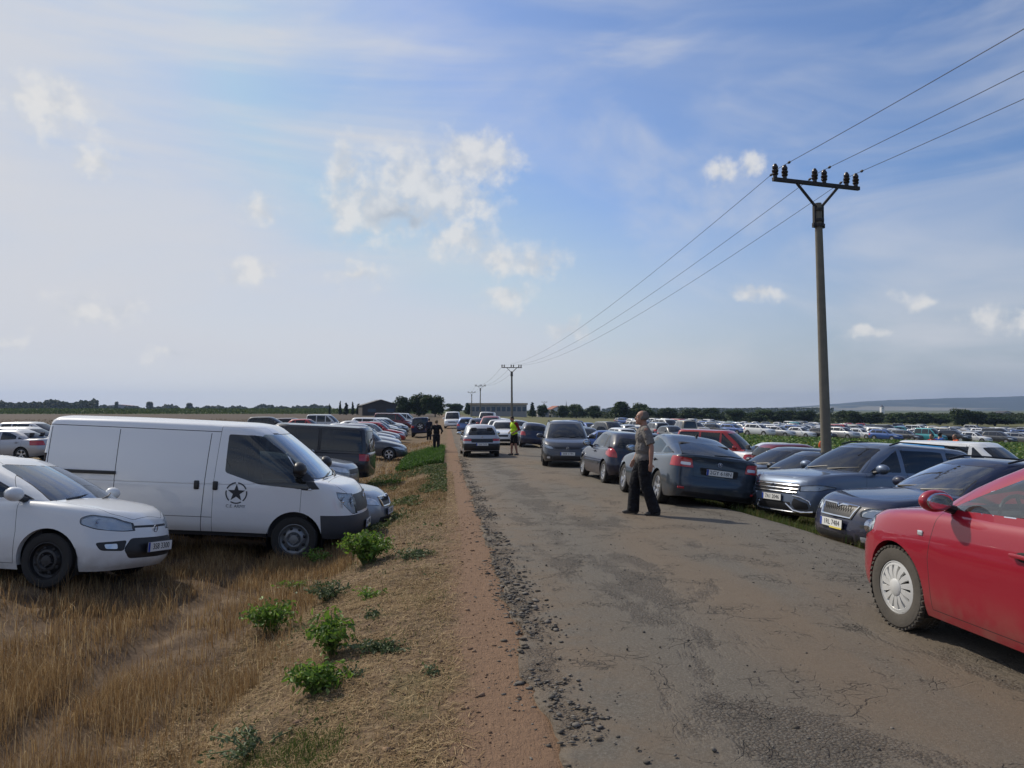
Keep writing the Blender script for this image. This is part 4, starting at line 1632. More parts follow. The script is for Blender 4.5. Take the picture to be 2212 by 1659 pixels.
# ------------------------------------------------------------------ far cars: one light mesh each
def far_mesh(name, sp):
    sp = spec(sp)
    car = Car(sp, 2)
    L, w, H, g, R = car.L, car.w, sp['H'], sp['gh'], sp['R']
    xF0, xF1, xR0, xR1 = (g[k] * L for k in ('xF0', 'xF1', 'xR0', 'xR1'))
    zc = float(car.beltf(xF0))
    wt, wbm = w * g['w1'], w * g['w0']

    def paint(fs, mi):
        for f in fs:
            if f.is_valid:
                f.material_index = mi
    zt = H - .125
    paint(car.cut([(-wbm * .84, zc + .02), (wbm * .84, zc + .02), (wt * .88, zt + .02), (-wt * .88, zt + .02)], 'x', 1, src=1, lim=lambda c: c.x > min(xF1, xF0) - .45), 1)
    zr = float(car.beltf(xR0 + .1)) + .04
    paint(car.cut([(-wbm * .8, zr), (wbm * .8, zr), (wt * .82, zt), (-wt * .82, zt)], 'x', -1, src=1, lim=lambda c: c.x < max(xR1, xR0) + .45), 1)
    tf, tr = .3 * g['ftuck'], .3 * g['rtuck']
    zf = lambda x: float(car.beltf(x)) + .03
    dlo = [(xR0 + tr, zf(xR0 + tr)), (xF0 - tf - .02, zf(xF0 - tf)), (xF1 - tf * .75, zt), (xR1 + tr, zt)]
    pil = [p * L for p in sp['pillars']]
    e = [1e9] + pil + [-1e9]
    for sg in (1, -1):
        for k in range(len(e) - 1):
            pl = clip_x(dlo, e[k + 1] + .03, e[k] - .03)
            if len(pl) > 2:
                paint(car.cut(pl, 'y', sg, lim=lambda c: c.z > .7, src=1), 1)
    zn = max(.62, float(car.beltf(L / 2)))
    for s in (1, -1):
        paint(car.cut([(s * .55 * w, zn - .13), (s * .96 * w, zn - .10), (s * .96 * w, zn + .03), (s * .6 * w, zn - .02)], 'x', 1), 3)
        zz = float(car.beltf(-.47 * L))
        paint(car.cut([(s * .62 * w, zz - .25), (s * w, zz - .25), (s * w, zz - .04), (s * .66 * w, zz - .04)], 'x', -1), 4)
    paint(car.cut([(-.45 * w, zn - .15), (.45 * w, zn - .15), (.45 * w, zn - .05), (-.45 * w, zn - .05)], 'x', 1), 2)
    bm = car.bm
    for xw in (car.xf, car.xr):
        for sg in (1, -1):
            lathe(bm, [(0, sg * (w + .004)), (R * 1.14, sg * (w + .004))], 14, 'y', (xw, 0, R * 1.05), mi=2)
            lathe(bm, [(0, sg * (w + .006)), (R * .62, sg * (w + .014))], 12, 'y', (xw, 0, R), mi=5)
            lathe(bm, [(R * .62, sg * (w + .012)), (R, sg * (w + .010)), (R, sg * (w - .2))], 14, 'y', (xw, 0, R), mi=2)
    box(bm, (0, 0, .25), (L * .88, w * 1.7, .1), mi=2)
    for sg in (1, -1):
        ellipsoid(bm, (xF0 - tf - .15, sg * (w + .07), zc + .07), (.08, .1, .07), u=8, v=6)
    me = bm_mesh(name, bm)
    for k in ('paint', 'glass_far', 'rubber', 'lamp_clear', 'lamp_red', 'alloy'):
        me.materials.append(M[k])
    return me
# ================================================================== world, sun, camera
SUN_AZ, SUN_EL = -43.5, 43.0      # degrees from +Y (towards +X positive), elevation


def build_world():
    w = bpy.data.worlds.new('World')
    SC.world = w
    w.use_nodes = True
    t = NT('', w)
    sky = t.n('ShaderNodeTexSky', sky_type='NISHITA', sun_disc=False)
    sky.sun_elevation = rad(SUN_EL)
    sky.sun_rotation = rad(SUN_AZ)
    sky.altitude = 250
    sky.air_density = 1.0
    sky.dust_density = 1.6
    sky.ozone_density = 2.6
    d = t.n('ShaderNodeTexCoord').outputs['Generated']
    x, y, z = t.xyz(d)
    az = t.math('MULTIPLY', t.math('ARCTAN2', x, y), 180 / PI)
    el = t.math('MULTIPLY', t.math('ARCSINE', z), 180 / PI)
    P = t.n('ShaderNodeCombineXYZ', {0: az, 1: el}).outputs[0]

    # ---- heaped clouds: (azimuth, elevation, half width, half height)
    def ae(px, py):
        return math.degrees(math.atan((px - CX) / FPX)) + YAW, math.degrees(math.atan((HOR - py) / math.hypot(FPX, px - CX)))
    blobs = []
    nb = 0
    for px, py, rx, ry in [(800, 440, 95, 80), (900, 400, 120, 85), (1010, 350, 100, 60), (1070, 335, 50, 40), (735, 360, 30, 55), (745, 450, 40, 60), (960, 430, 110, 60),
                           (1000, 515, 95, 50), (1075, 555, 80, 40), (1150, 570, 85, 34), (775, 594, 62, 30), (538, 588, 62, 28), (560, 458, 52, 34), (90, 220, 100, 62),
                           (195, 340, 52, 26), (205, 668, 85, 34), (1098, 635, 70, 28), (1225, 718, 50, 24), (1565, 357, 34, 30), (1628, 348, 30, 26),
                           (2150, 683, 50, 26), (360, 768, 55, 18), (20, 722, 36, 18), (1985, 648, 40, 18), (1880, 718, 60, 16), (1640, 630, 60, 18), (2215, 690, 25, 18)]:
        a, e = ae(px, py)
        k = math.degrees(1 / FPX)
        nb += 1
        blobs.append((a, e, rx * k * 1.12, ry * k * 1.12, 0.0 if nb <= 7 else .20))
    warp = t.n('ShaderNodeTexNoise')
    t.put(warp, 'Vector', P)
    warp.inputs['Scale'].default_value = .55
    warp.inputs['Detail'].default_value = 4
    wv = t.n('ShaderNodeVectorMath', operation='SUBTRACT')
    t.put(wv, 0, warp.outputs['Color'])
    wv.inputs[1].default_value = (.5, .5, .5)
    ws = t.n('ShaderNodeVectorMath', operation='SCALE')
    t.put(ws, 0, wv.outputs[0])
    ws.inputs['Scale'].default_value = 2.6
    Pw = t.n('ShaderNodeVectorMath', operation='ADD')
    t.put(Pw, 0, P)
    t.put(Pw, 1, ws.outputs[0])
    Pw = Pw.outputs[0]
    acc = None
    low = None
    for a, e, rx, ry, thin in blobs:
        s = t.n('ShaderNodeVectorMath', operation='SUBTRACT')
        t.put(s, 0, Pw)
        s.inputs[1].default_value = (a, e, 0)
        m = t.n('ShaderNodeVectorMath', operation='MULTIPLY')
        t.put(m, 0, s.outputs[0])
        m.inputs[1].default_value = (1 / rx, 1 / ry, 0)
        ln = t.n('ShaderNodeVectorMath', operation='LENGTH')
        t.put(ln, 0, m.outputs[0])
        v = t.math('SUBTRACT', 1.0 - thin, ln.outputs['Value'])
        acc = v if acc is None else t.math('SMOOTH_MAX', acc, v, .25)
    n1 = t.noise(P, .62, 6, .52)
    n2 = t.noise(P, 3.0, 5, .6)
    dens = t.math('ADD', acc, t.math('MULTIPLY', t.math('SUBTRACT', n1, .5), 1.9))
    dens = t.math('ADD', dens, t.math('MULTIPLY', t.math('SUBTRACT', n2, .5), .45))
    cum = t.math('MULTIPLY', t.ss(dens, -.30, .80), t.ss(acc, -.85, .05))
    # grey base of the big heap
    a0, e0 = ae(860, 468)
    s = t.n('ShaderNodeVectorMath', operation='SUBTRACT')
    t.put(s, 0, Pw)
    s.inputs[1].default_value = (a0, e0, 0)
    m = t.n('ShaderNodeVectorMath', operation='MULTIPLY')
    t.put(m, 0, s.outputs[0])
    m.inputs[1].default_value = (1 / 3.4, 1 / 1.5, 0)
    ln = t.n('ShaderNodeVectorMath', operation='LENGTH')
    t.put(ln, 0, m.outputs[0])
    base = t.ss(ln.outputs['Value'], 1.0, .1)
    base = t.math('MULTIPLY', base, t.ss(n1, .30, .55))
    # ---- high thin cloud: long streaks falling to the right, fans on the right
    def streak(ang, sx, sy, scale, lo, hi, off, dist=1.2):
        r = t.n('ShaderNodeMapping')
        t.put(r, 'Vector', P)
        r.inputs['Location'].default_value = (off, off * .37, 0)
        r.inputs['Rotation'].default_value = (0, 0, rad(ang))
        r.inputs['Scale'].default_value = (sx, sy, 1)
        q = t.noise(r.outputs[0], scale, 5, .55, dist)
        return t.ss(q, lo, hi)
    c1 = streak(47, .16, 1.1, .13, .37, .64, 2.2, .6)
    c2 = streak(-58, .35, 1.1, .13, .42, .72, 8.4, .7)
    c3 = streak(15, .4, 1.0, .09, .40, .80, 1.7)
    left = t.ss(az, 12, -6)
    right = t.ss(az, -2, 14)
    cir = t.math('ADD', t.math('MULTIPLY', t.math('MULTIPLY', c1, left), .78), t.math('MULTIPLY', t.math('MULTIPLY', c2, right), .50))
    cir = t.math('ADD', cir, t.math('MULTIPLY', c3, .30), clamp=True)
    # milky air towards the horizon
    milk = t.math('MULTIPLY', t.ss(el, 17, -1), t.math('ADD', .76, t.math('MULTIPLY', t.ss(az, 26, -28), .12)))
    bright = 5.6
    a_, e_ = rad(SUN_AZ), rad(SUN_EL)
    dt = t.n('ShaderNodeVectorMath', operation='DOT_PRODUCT')
    t.put(dt, 0, d)
    dt.inputs[1].default_value = (math.sin(a_) * math.cos(e_), math.cos(a_) * math.cos(e_), math.sin(e_))
    dt = dt.outputs['Value']
    tint = t.mix(t.ss(dt, .10, .62), (.56, .77, 1.02), (.84, .95, 1.14))
    skyb = t.mix(1.0, sky.outputs[0], tint, 'MULTIPLY')
    skyc = t.mix(1.0, skyb, (.74 * bright, .91 * bright, 1.20 * bright), 'DARKEN')

    def lum(c):
        return tuple(v * bright for v in c)
    glow = t.mix(t.ss(dt, .08, .70), lum((.66, .71, .78)), lum((1.15, 1.15, 1.11)))
    glow = t.mix(t.ss(dt, .05, -.45), glow, lum((.30, .40, .58)))
    col = t.mix(milk, skyc, glow)
    col = t.mix(cir, col, lum((1.02, 1.04, 1.10)))
    lit = t.mix(t.ss(n1, .36, .62), lum((.92, .96, 1.02)), lum((1.20, 1.19, 1.17)))
    cc = t.mix(t.math('MULTIPLY', base, .85), lit, lum((.60, .68, .80)))
    col = t.mix(t.math('MULTIPLY', cum, .82), col, cc)
    bg = t.n('ShaderNodeBackground', {'Color': col, 'Strength': .115})
    o = t.n('ShaderNodeOutputWorld')
    t.put(o, 'Surface', bg)


def build_light_camera():
    build_world()
    sl = bpy.data.lights.new('sun', 'SUN')
    sl.energy = 3.6
    sl.angle = rad(.6)
    sl.color = (1.0, .91, .77)
    so = bpy.data.objects.new('sun', sl)
    a, e = rad(SUN_AZ), rad(SUN_EL)
    to = Vector((math.sin(a) * math.cos(e), math.cos(a) * math.cos(e), math.sin(e)))
    so.rotation_euler = (-to).to_track_quat('-Z', 'Y').to_euler()
    so.location = to * 60
    COL.objects.link(so)
    cam = bpy.data.cameras.new('camera')
    cam.sensor_width = 36
    cam.lens = 36 * FPX / 2212
    cam.clip_start = .05
    cam.clip_end = 30000
    co = bpy.data.objects.new('camera', cam)
    co.location = (0, 0, CAM_H)
    pitch = math.degrees(math.atan((HOR - 829.5) / FPX))
    co.rotation_euler = (rad(90 + pitch), 0, rad(-YAW))
    COL.objects.link(co)
    SC.camera = co
    SC.view_settings.view_transform = 'Standard'
    SC.view_settings.look = 'None'
    SC.view_settings.gamma = 1
    SC.view_settings.exposure = 0
    SC.cycles.max_bounces = 6
    SC.cycles.transparent_max_bounces = 12
    SC.cycles.volume_bounces = 0
    SC.cycles.use_denoising = True
    SC.cycles.sample_clamp_indirect = 6


# ================================================================== ground
RUTS = [(-2.78, .17, .07), (-1.52, .16, .055), (-4.35, .15, .05)]


def left_edge(y):
    return .54 + .13 * vnoise(np.asarray(y) * 1.3, 0.5, 3) + .07 * vnoise(np.asarray(y) * 5.1, 1.5, 4) - .22 * sstep(6, 30, y) * 0


def right_edge(y):
    return 5.34 + .10 * vnoise(np.asarray(y) * .9, 2.5, 5) + .05 * vnoise(np.asarray(y) * 4.1, 1.1, 6)


def gz(x, y):
    """height of the soil, with ruts and clods"""
    x = np.asarray(x, float)
    y = np.asarray(y, float)
    near = 1 - sstep(18, 60, np.hypot(x, y))
    z = terrain(x, y)
    soil = sstep(.35, -.6, x) + sstep(5.4, 6.2, x)
    z = z + near * soil * (.028 * vnoise(x * 2.1, y * 2.1, 1) + .012 * vnoise(x * 9, y * 9, 2))
    z = z + near * .006 * vnoise(x * 14, y * 14, 7) * sstep(1.0, .3, x)
    for xr, wd, dp in RUTS:
        xx = x - xr - .10 * vnoise(y * .5, 0.3, 9)
        z = z - near * dp * np.exp(-(xx / wd) ** 2)
    z = z - .012 * np.exp(-((x - .25) / .35) ** 2) * near
    return z


def axis(dense0, dense1, step, lo, hi, g=1.13):
    a = list(np.arange(dense0, dense1 + 1e-6, step))
    s = step
    while a[-1] < hi:
        s *= g
        a.append(min(hi, a[-1] + s))
    s = step
    while a[0] > lo:
        s *= g
        a.insert(0, max(lo, a[0] - s))
    return np.array(a)


def ground_material():
    t = NT('field_soil')
    p = t.pos()
    x, y, z = t.xyz(p)
    n_big = t.noise(p, .35, 4)
    n_med = t.noise(p, 2.2, 5, .6)
    n_fin = t.noise(p, 14, 5, .65)
    n_xf = t.noise(p, 70, 3, .6)
    xw = t.math('ADD', x, t.math('MULTIPLY', t.math('SUBTRACT', n_med, .5), .9))
    # stretched straw litter
    ms = t.n('ShaderNodeMapping')
    t.put(ms, 'Vector', p)
    ms.inputs['Rotation'].default_value = (0, 0, .4)
    ms.inputs['Scale'].default_value = (60, 12, 20)
    straw = t.noise(ms.outputs[0], 1.0, 4, .7, .6)
    soil = t.mix(n_fin, (.045, .030, .020), (.115, .075, .047))
    strawc = t.mix(straw, (.13, .085, .048), (.42, .305, .185))
    stub = t.mix(t.math('MULTIPLY', t.ss(n_med, .35, .75), .5), soil, strawc)
    litter = t.mix(t.ss(n_fin, .36, .66), t.mix(n_med, (.070, .046, .028), (.155, .100, .060)), t.mix(.25, strawc, (.10, .07, .04)))
    pat = t.noise(p, 1.1, 5, .65, .4)
    litter = t.mix(t.math('MULTIPLY', t.ss(pat, .50, .64), .75), litter, t.mix(n_fin, (.05, .036, .022), (.12, .085, .05)))
    litter = t.mix(t.math('MULTIPLY', t.ss(pat, .44, .34), .5), litter, t.mix(n_fin, (.09, .085, .035), (.20, .165, .075)))
    dirt = t.mix(n_fin, (.140, .086, .054), (.250, .158, .098))
    dirt = t.mix(t.ss(n_xf, .58, .75), dirt, (.12, .085, .06))
    col = t.mix(t.ss(xw, -1.9, -1.2), stub, litter)
    col = t.mix(t.ss(xw, -.12, .20), col, dirt)
    # right hand side: verge, then field
    verge = t.mix(n_med, (.045, .06, .022), (.14, .11, .06))
    col = t.mix(t.ss(xw, 5.0, 5.6), col, t.mix(t.ss(n_fin, .35, .65), verge, (.20, .145, .09)))
    field = t.mix(n_med, (.035, .06, .018), (.07, .09, .03))
    col = t.mix(t.ss(xw, 9.0, 12.0), col, field)
    dry = t.mix(n_big, (.16, .14, .07), (.10, .115, .045))
    far_r = t.math('MULTIPLY', t.ss(y, 96, 102), t.ss(x, 6, 9))
    col = t.mix(far_r, col, dry)
    # far left: mown straw, a ploughed strip, green beyond
    yw = t.math('ADD', y, t.math('MULTIPLY', t.math('SUBTRACT', n_big, .5), 30))
    lf = t.ss(x, 0, -6)
    mown = t.mix(t.ss(n_med, .3, .7), (.15, .11, .062), (.26, .195, .11))
    col = t.mix(t.math('MULTIPLY', lf, t.ss(y, 17, 30)), col, mown)
    plough = t.mix(n_med, (.065, .049, .037), (.10, .075, .054))
    col = t.mix(t.math('MULTIPLY', lf, t.ss(yw, 62, 85)), col, plough)
    green = t.mix(n_big, (.06, .085, .03), (.12, .12, .05))
    col = t.mix(t.ss(yw, 395, 430), col, green)
    b = t.bsdf(col, .92)
    t.put(b, 'Specular IOR Level', .2)
    h = t.math('ADD', t.math('MULTIPLY', n_fin, .6), t.math('ADD', t.math('MULTIPLY', n_xf, .25), t.math('MULTIPLY', straw, .35)))
    t.put(b, 'Normal', t.bump(h, .035, .9))
    return t.out(b)


def road_material():
    t = NT('worn_asphalt')
    p = t.pos()
    x, y, z = t.xyz(p)
    m = t.n('ShaderNodeMapping')
    t.put(m, 'Vector', p)
    m.inputs['Scale'].default_value = (1.0, .22, 1)
    band = t.noise(m.outputs[0], .9, 4, .55, .3)
    n1 = t.noise(p, 1.6, 6, .62)
    n2 = t.noise(p, 9, 6, .65)
    n3 = t.noise(p, 60, 4, .7)
    n4 = t.noise(p, 240, 2, .6)
    grey = t.mix(n2, (.088, .077, .062), (.140, .123, .098))
    grey = t.mix(t.ss(n3, .40, .72), grey, (.185, .168, .140))
    dust = t.mix(n2, (.138, .102, .069), (.190, .144, .098))
    # dust lies thickest along the middle left wheel track and near the broken edge
    g1 = t.math('MULTIPLY', t.math('MULTIPLY', t.ss(x, 4.4, 3.2), t.ss(x, 1.7, 2.5)), t.ss(band, .30, .58))
    g2 = t.ss(x, 1.7, .7)
    fac = t.math('MAXIMUM', t.math('MULTIPLY', g1, .70), t.math('MULTIPLY', g2, t.ss(n1, .3, .6)))
    fac = t.math('MAXIMUM', fac, t.math('MULTIPLY', t.ss(n1, .55, .78), .45))
    col = t.mix(fac, grey, dust)
    # raw chip patches where the top coat has worn off
    m2 = t.n('ShaderNodeMapping')
    t.put(m2, 'Vector', p)
    m2.inputs['Scale'].default_value = (1.0, .38, 1)
    m2.inputs['Location'].default_value = (3.7, 1.1, 0)
    worn = t.noise(m2.outputs[0], 1.15, 6, .70, .4)
    xm = t.math('ABSOLUTE', t.math('SUBTRACT', x, 1.85))
    worn_b = t.math('ADD', worn, t.math('MULTIPLY', t.ss(xm, .7, .05), .11))
    edge = t.ss(t.math('ADD', x, t.math('MULTIPLY', t.math('SUBTRACT', n2, .5), .55)), 1.02, .62)
    edge = t.math('MULTIPLY', edge, t.ss(n1, .36, .60))
    wm = t.math('MAXIMUM', t.ss(worn_b, .53, .64), edge)
    chips = t.n('ShaderNodeTexVoronoi', feature='F1')
    t.put(chips, 'Vector', p)
    chips.inputs['Scale'].default_value = 55
    chipc = t.mix(t.xyz(chips.outputs['Color'])[0], (.035, .033, .03), (.16, .15, .135))
    gap = t.ss(chips.outputs['Distance'], .36, .62)
    chipc = t.mix(t.math('MULTIPLY', gap, .8), chipc, (.10, .075, .052))
    wmm = t.math('MULTIPLY', wm, t.ss(n3, .30, .52))
    col = t.mix(t.math('MULTIPLY', wmm, .58), col, chipc)
    # cracks
    vw = t.n('ShaderNodeVectorMath', operation='ADD')
    wn = t.n('ShaderNodeTexNoise')
    t.put(wn, 'Vector', p)
    wn.inputs['Scale'].default_value = 2.2
    wn.inputs['Detail'].default_value = 5
    sc = t.n('ShaderNodeVectorMath', operation='SCALE')
    t.put(sc, 0, wn.outputs['Color'])
    sc.inputs['Scale'].default_value = .30
    t.put(vw, 0, p)
    t.put(vw, 1, sc.outputs[0])
    cr = None
    for s, wd, lo, hi in ((1.25, .007, .46, .60), (4.2, .022, .50, .62), (11.0, .06, .54, .64)):
        v = t.n('ShaderNodeTexVoronoi', feature='DISTANCE_TO_EDGE')
        t.put(v, 'Vector', vw.outputs[0])
        v.inputs['Scale'].default_value = s
        c = t.math('MULTIPLY', t.ss(v.outputs[0], wd, wd * .25), t.ss(n1, lo, hi))
        cr = c if cr is None else t.math('MAXIMUM', cr, c)
    cr = t.math('MULTIPLY', cr, t.ss(n2, .32, .5))
    col = t.mix(t.math('MULTIPLY', cr, .62), col, (.04, .036, .030))
    pit = t.math('MULTIPLY', t.ss(n4, .54, .70), t.ss(n2, .35, .65))
    n5 = t.noise(p, 34, 6, .78)
    pit = t.math('MAXIMUM', pit, t.math('MULTIPLY', t.ss(n5, .53, .66), t.ss(n1, .38, .62)))
    col = t.mix(t.math('MULTIPLY', pit, .65), col, (.05, .045, .038))
    b = t.bsdf(col, .86)
    t.put(b, 'Specular IOR Level', .3)
    h = t.math('ADD', t.math('MULTIPLY', n3, .35), t.math('MULTIPLY', n4, .2))
    h = t.math('SUBTRACT', h, t.math('MULTIPLY', cr, .9))
    h = t.math('SUBTRACT', h, t.math('MULTIPLY', wmm, t.math('ADD', .25, t.math('MULTIPLY', chips.outputs['Distance'], .8))))
    t.put(b, 'Normal', t.bump(h, .016, 1.0))
    return t.out(b)


def build_ground():
    xs = axis(-9, 9, .085, -7400, 7400)
    ys = axis(1.5, 22, .11, -7400, 7400)
    X, Y = np.meshgrid(xs, ys, indexing='ij')
    Z = gz(X, Y)
    under = sstep(.52, .85, X) * (1 - sstep(5.0, 5.30, X)) * sstep(-60, -40, Y) * (1 - sstep(400, 430, Y))
    Z = Z - .10 * under
    me = np_mesh('ground', np.stack([X.ravel(), Y.ravel(), Z.ravel()], 1), grid_faces(len(xs), len(ys)), smooth=True)
    tag(link('ground', me, ground_material()), kind='structure')
    # road: its own sheet with broken edges and a visible thickness
    ys = axis(1.0, 22, .07, -50, 412, 1.08)
    le, re = left_edge(ys), right_edge(ys)
    u = np.concatenate([[0, 0], np.linspace(0, .2, 16)[1:], np.linspace(.2, .85, 20)[1:], np.linspace(.85, 1, 10)[1:], [1]])
    X = le[:, None] + (re - le)[:, None] * u[None, :]
    Yg = np.repeat(ys[:, None], len(u), 1)
    near = 1 - sstep(15, 40, Yg)
    Z = terrain(X, Yg) + .012 + near * .004 * vnoise(X * 6, Yg * 6, 12)
    Z += near * .014 * vnoise(X * 11, Yg * 11, 14) * sstep(.45, .05, X - le[:, None])
    Z += .02 * (1 - ((X - 3) / 2.4) ** 2) * 1.0 - .01
    Z[:, 0] -= .09
    Z[:, -1] -= .09
    Z[:, 1] += .006
    me = np_mesh('road', np.stack([X.ravel(), Yg.ravel(), Z.ravel()], 1), grid_faces(len(ys), len(u))[:, ::-1], smooth=True)
    tag(link('road', me, road_material()), kind='structure')


# ================================================================== small scattered things
def island_material(name, cols, rough=.8, transl=.3, spec=.2):
    t = NT(name)
    r = t.n('ShaderNodeNewGeometry').outputs['Random Per Island']
    st = [(i / (len(cols) - 1), c) for i, c in enumerate(cols)]
    col = t.ramp(r, st)
    b = t.bsdf(col, rough)
    t.put(b, 'Specular IOR Level', spec)
    if transl:
        tr = t.n('ShaderNodeBsdfTranslucent', {'Color': col})
        b = t.n('ShaderNodeMixShader', {0: transl, 1: b, 2: tr})
    return t.out(b)


def blades(P, h, w, lean, name, mat, zfun=gz):
    """upright grass blades: two thin quads and a tip"""
    N = len(P)
    az = RNG.uniform(0, 2 * PI, N)
    fa = RNG.uniform(0, PI, N)
    base = np.stack([P[:, 0], P[:, 1], zfun(P[:, 0], P[:, 1]) - .01], 1)
    dv = np.stack([np.cos(az), np.sin(az), np.zeros(N)], 1)
    sv = np.stack([np.cos(fa), np.sin(fa), np.zeros(N)], 1) * (w / 2)[:, None]
    up = np.array([0, 0, 1.0])
    l1, l2 = lean * .35, lean
    m = base + dv * (np.sin(l1) * h * .55)[:, None] + up * (np.cos(l1) * h * .55)[:, None]
    tp = base + dv * (np.sin(l2) * h)[:, None] + up * (np.cos(l2) * h)[:, None]
    V = np.stack([base - sv, base + sv, m - sv * .8, m + sv * .8, tp], 1).reshape(-1, 3)
    k = np.arange(N) * 5
    Q = np.stack([k, k + 1, k + 3, k + 2], 1)
    T = np.stack([k + 2, k + 3, k + 4], 1)
    me = np_mesh(name, V, [Q, T])
    return link(name, me, mat)


def in_view(x, y, m=160):
    """keeps points the photograph, or one taken a step aside, could see"""
    d = x * _s + y * _c
    lat = x * _c - y * _s
    px = CX + lat / np.maximum(d, .3) * FPX
    mm = m + 2600 / np.maximum(d, 1)
    return (d > 1.0) & (px > -mm) & (px < 2212 + mm)


def scatter(n, x0, x1, y0, y1, dens=None):
    x = RNG.uniform(x0, x1, n)
    y = RNG.uniform(y0, y1, n)
    k = in_view(x, y)
    x, y = x[k], y[k]
    if dens is not None:
        k = RNG.uniform(0, 1, len(x)) < dens(x, y)
        x, y = x[k], y[k]
    return np.stack([x, y], 1)


def build_grass():
    straw = island_material('dry_grass', [(.085, .052, .026), (.29, .178, .080), (.20, .120, .055), (.45, .32, .160), (.33, .210, .095), (.24, .146, .064), (.64, .50, .29)], .7, .34)
    green = island_material('green_grass', [(.03, .06, .014), (.07, .12, .025), (.11, .15, .03), (.05, .09, .02)], .6, .35)
    litterm = island_material('straw_litter', [(.11, .072, .036), (.32, .215, .105), (.20, .130, .062), (.47, .35, .19), (.15, .105, .045)], .8, .12)

    def dens(x, y):
        edge = -1.45 + .22 * vnoise(y * 1.1, 0.2, 21) + .02 * (y - 4)
        d = sstep(edge + .12, edge - .12, x) + .13 * sstep(edge + 1.1, edge + .1, x) * sstep(.1, .5, vnoise(x * 2.4, y * 2.4, 24))
        for xr, wd, dp in RUTS[:1] + RUTS[2:]:
            xx = x - xr - .10 * vnoise(y * .5, 0.3, 9)
            d = d * (1 - .93 * np.exp(-(xx / (wd * 1.1)) ** 2))
        return d * (.22 + .78 * sstep(-.35, .25, vnoise(x * 1.7, y * 1.2, 22)))
    for n, y0, y1, x0, wm, nm in ((150000, 1.5, 7, -7.5, 1.0, 'dry_grass'), (120000, 7, 13, -12, 1.5, 'dry_grass'), (100000, 13, 30, -26, 2.6, 'dry_grass')):
        P = scatter(n, x0, -.5, y0, y1, dens)
        if y0 >= 13:
            P = P[P[:, 0] < -1.3]
        N = len(P)
        h = np.clip(RNG.normal(.185, .06, N), .04, .38) * (.82 + .55 * vnoise(P[:, 0] * 1.3, P[:, 1] * 1.0, 23)) * (1 if y0 < 13 else .7)
        o = blades(P, h, RNG.uniform(.0025, .0045, N) * wm, np.abs(RNG.normal(0, .42, N)), nm, straw)
        tag(o, {1.5: 'dense dry brown grass in the near corner of the stubble field', 7: 'dry brown grass around the white hatchback and white van',
                13: 'thin dry grass and stubble further back along the field edge'}[y0], 'grass', kind='stuff')
    # cut straw lying on the ground
    P = np.concatenate([scatter(80000, -1.9, .2, 1.5, 9, lambda x, y: (.06 + .94 * sstep(.20, -.15, x)) * (.32 + .68 * sstep(-.15, .35, vnoise(x * 2.6, y * 2.0, 27)))), scatter(40000, -2.4, .2, 9, 26)])
    N = len(P)
    ln = RNG.uniform(.015, .09, N) * (1 + sstep(8, 20, P[:, 1]))
    wd = RNG.uniform(.002, .0048, N) * (1 + 1.5 * sstep(8, 20, P[:, 1]))
    a = RNG.normal(.9, .9, N)
    z = gz(P[:, 0], P[:, 1]) + RNG.uniform(.002, .016, N)
    d = np.stack([np.cos(a), np.sin(a), RNG.normal(0, .16, N)], 1) * (ln / 2)[:, None]
    s = np.stack([-np.sin(a), np.cos(a), np.zeros(N)], 1) * (wd / 2)[:, None]
    c = np.stack([P[:, 0], P[:, 1], z], 1)
    V = np.stack([c - d - s, c + d - s, c + d + s, c - d + s], 1).reshape(-1, 3)
    k = np.arange(N)[:, None] * 4 + np.arange(4)[None, :]
    tag(link('straw_litter', np_mesh('straw_litter', V, k), litterm), 'cut straw lying over the strip between grass and dirt track', 'straw', kind='stuff')
    P = np.concatenate([scatter(70000, -2.0, .15, 1.5, 9, lambda x, y: (.03 + .97 * sstep(.18, -.25, x)) * (.2 + .8 * sstep(-.25, .3, vnoise(x * 1.8, y * 1.8, 29)))),
                        scatter(30000, -2.4, .0, 9, 24, lambda x, y: .25 + .75 * sstep(-.3, .3, vnoise(x * 1.2, y * .8, 30)))])
    N = len(P)
    fr = 1 + 1.6 * sstep(8, 20, P[:, 1])
    o = blades(P, RNG.uniform(.012, .055, N) * fr, RNG.uniform(.002, .0045, N) * fr, RNG.uniform(.3, 1.25, N), 'trodden_grass',
               island_material('trodden_grass', [(.07, .046, .024), (.20, .130, .062), (.30, .200, .095), (.13, .11, .04), (.42, .30, .15), (.15, .09, .045)], .85, .25))
    tag(o, 'short trodden brown grass between the dry grass and the dirt strip', 'grass', kind='stuff')
    # short mixed turf in the mown strip, greener towards the lower corner and farther back
    P = scatter(34000, -1.9, .05, 1.5, 16, lambda x, y: (.12 + .88 * sstep(.0, .5, vnoise(x * 1.6, y * .9, 31) + .5 * sstep(4.5, 2.5, y) - .5 * sstep(-.4, .1, x))))
    N = len(P)
    o = blades(P, RNG.uniform(.015, .06, N), RNG.uniform(.003, .006, N), RNG.uniform(.1, 1.0, N), 'short_grass', green)
    tag(o, 'short green grass sprouting through the cut straw', 'grass', kind='stuff')
    def low_leaves(n, x0, x1, y0, y1, dens, hmax, size, name, label, mat):
        P = scatter(n, x0, x1, y0, y1, dens)
        N = len(P)
        C = np.stack([P[:, 0], P[:, 1], gz(P[:, 0], P[:, 1]) + hmax * RNG.uniform(.08, 1, N) * (.5 + .5 * vnoise(P[:, 0] * 2.3, P[:, 1] * 2.3, 44))], 1)
        C[:, 2] = np.maximum(C[:, 2], gz(P[:, 0], P[:, 1]) + .02)
        V, F = leaf_cloud(C, np.tile([[0, -.3, 1.0]], (N, 1)), RNG.uniform(.5, 1.2, N) * size, .55)
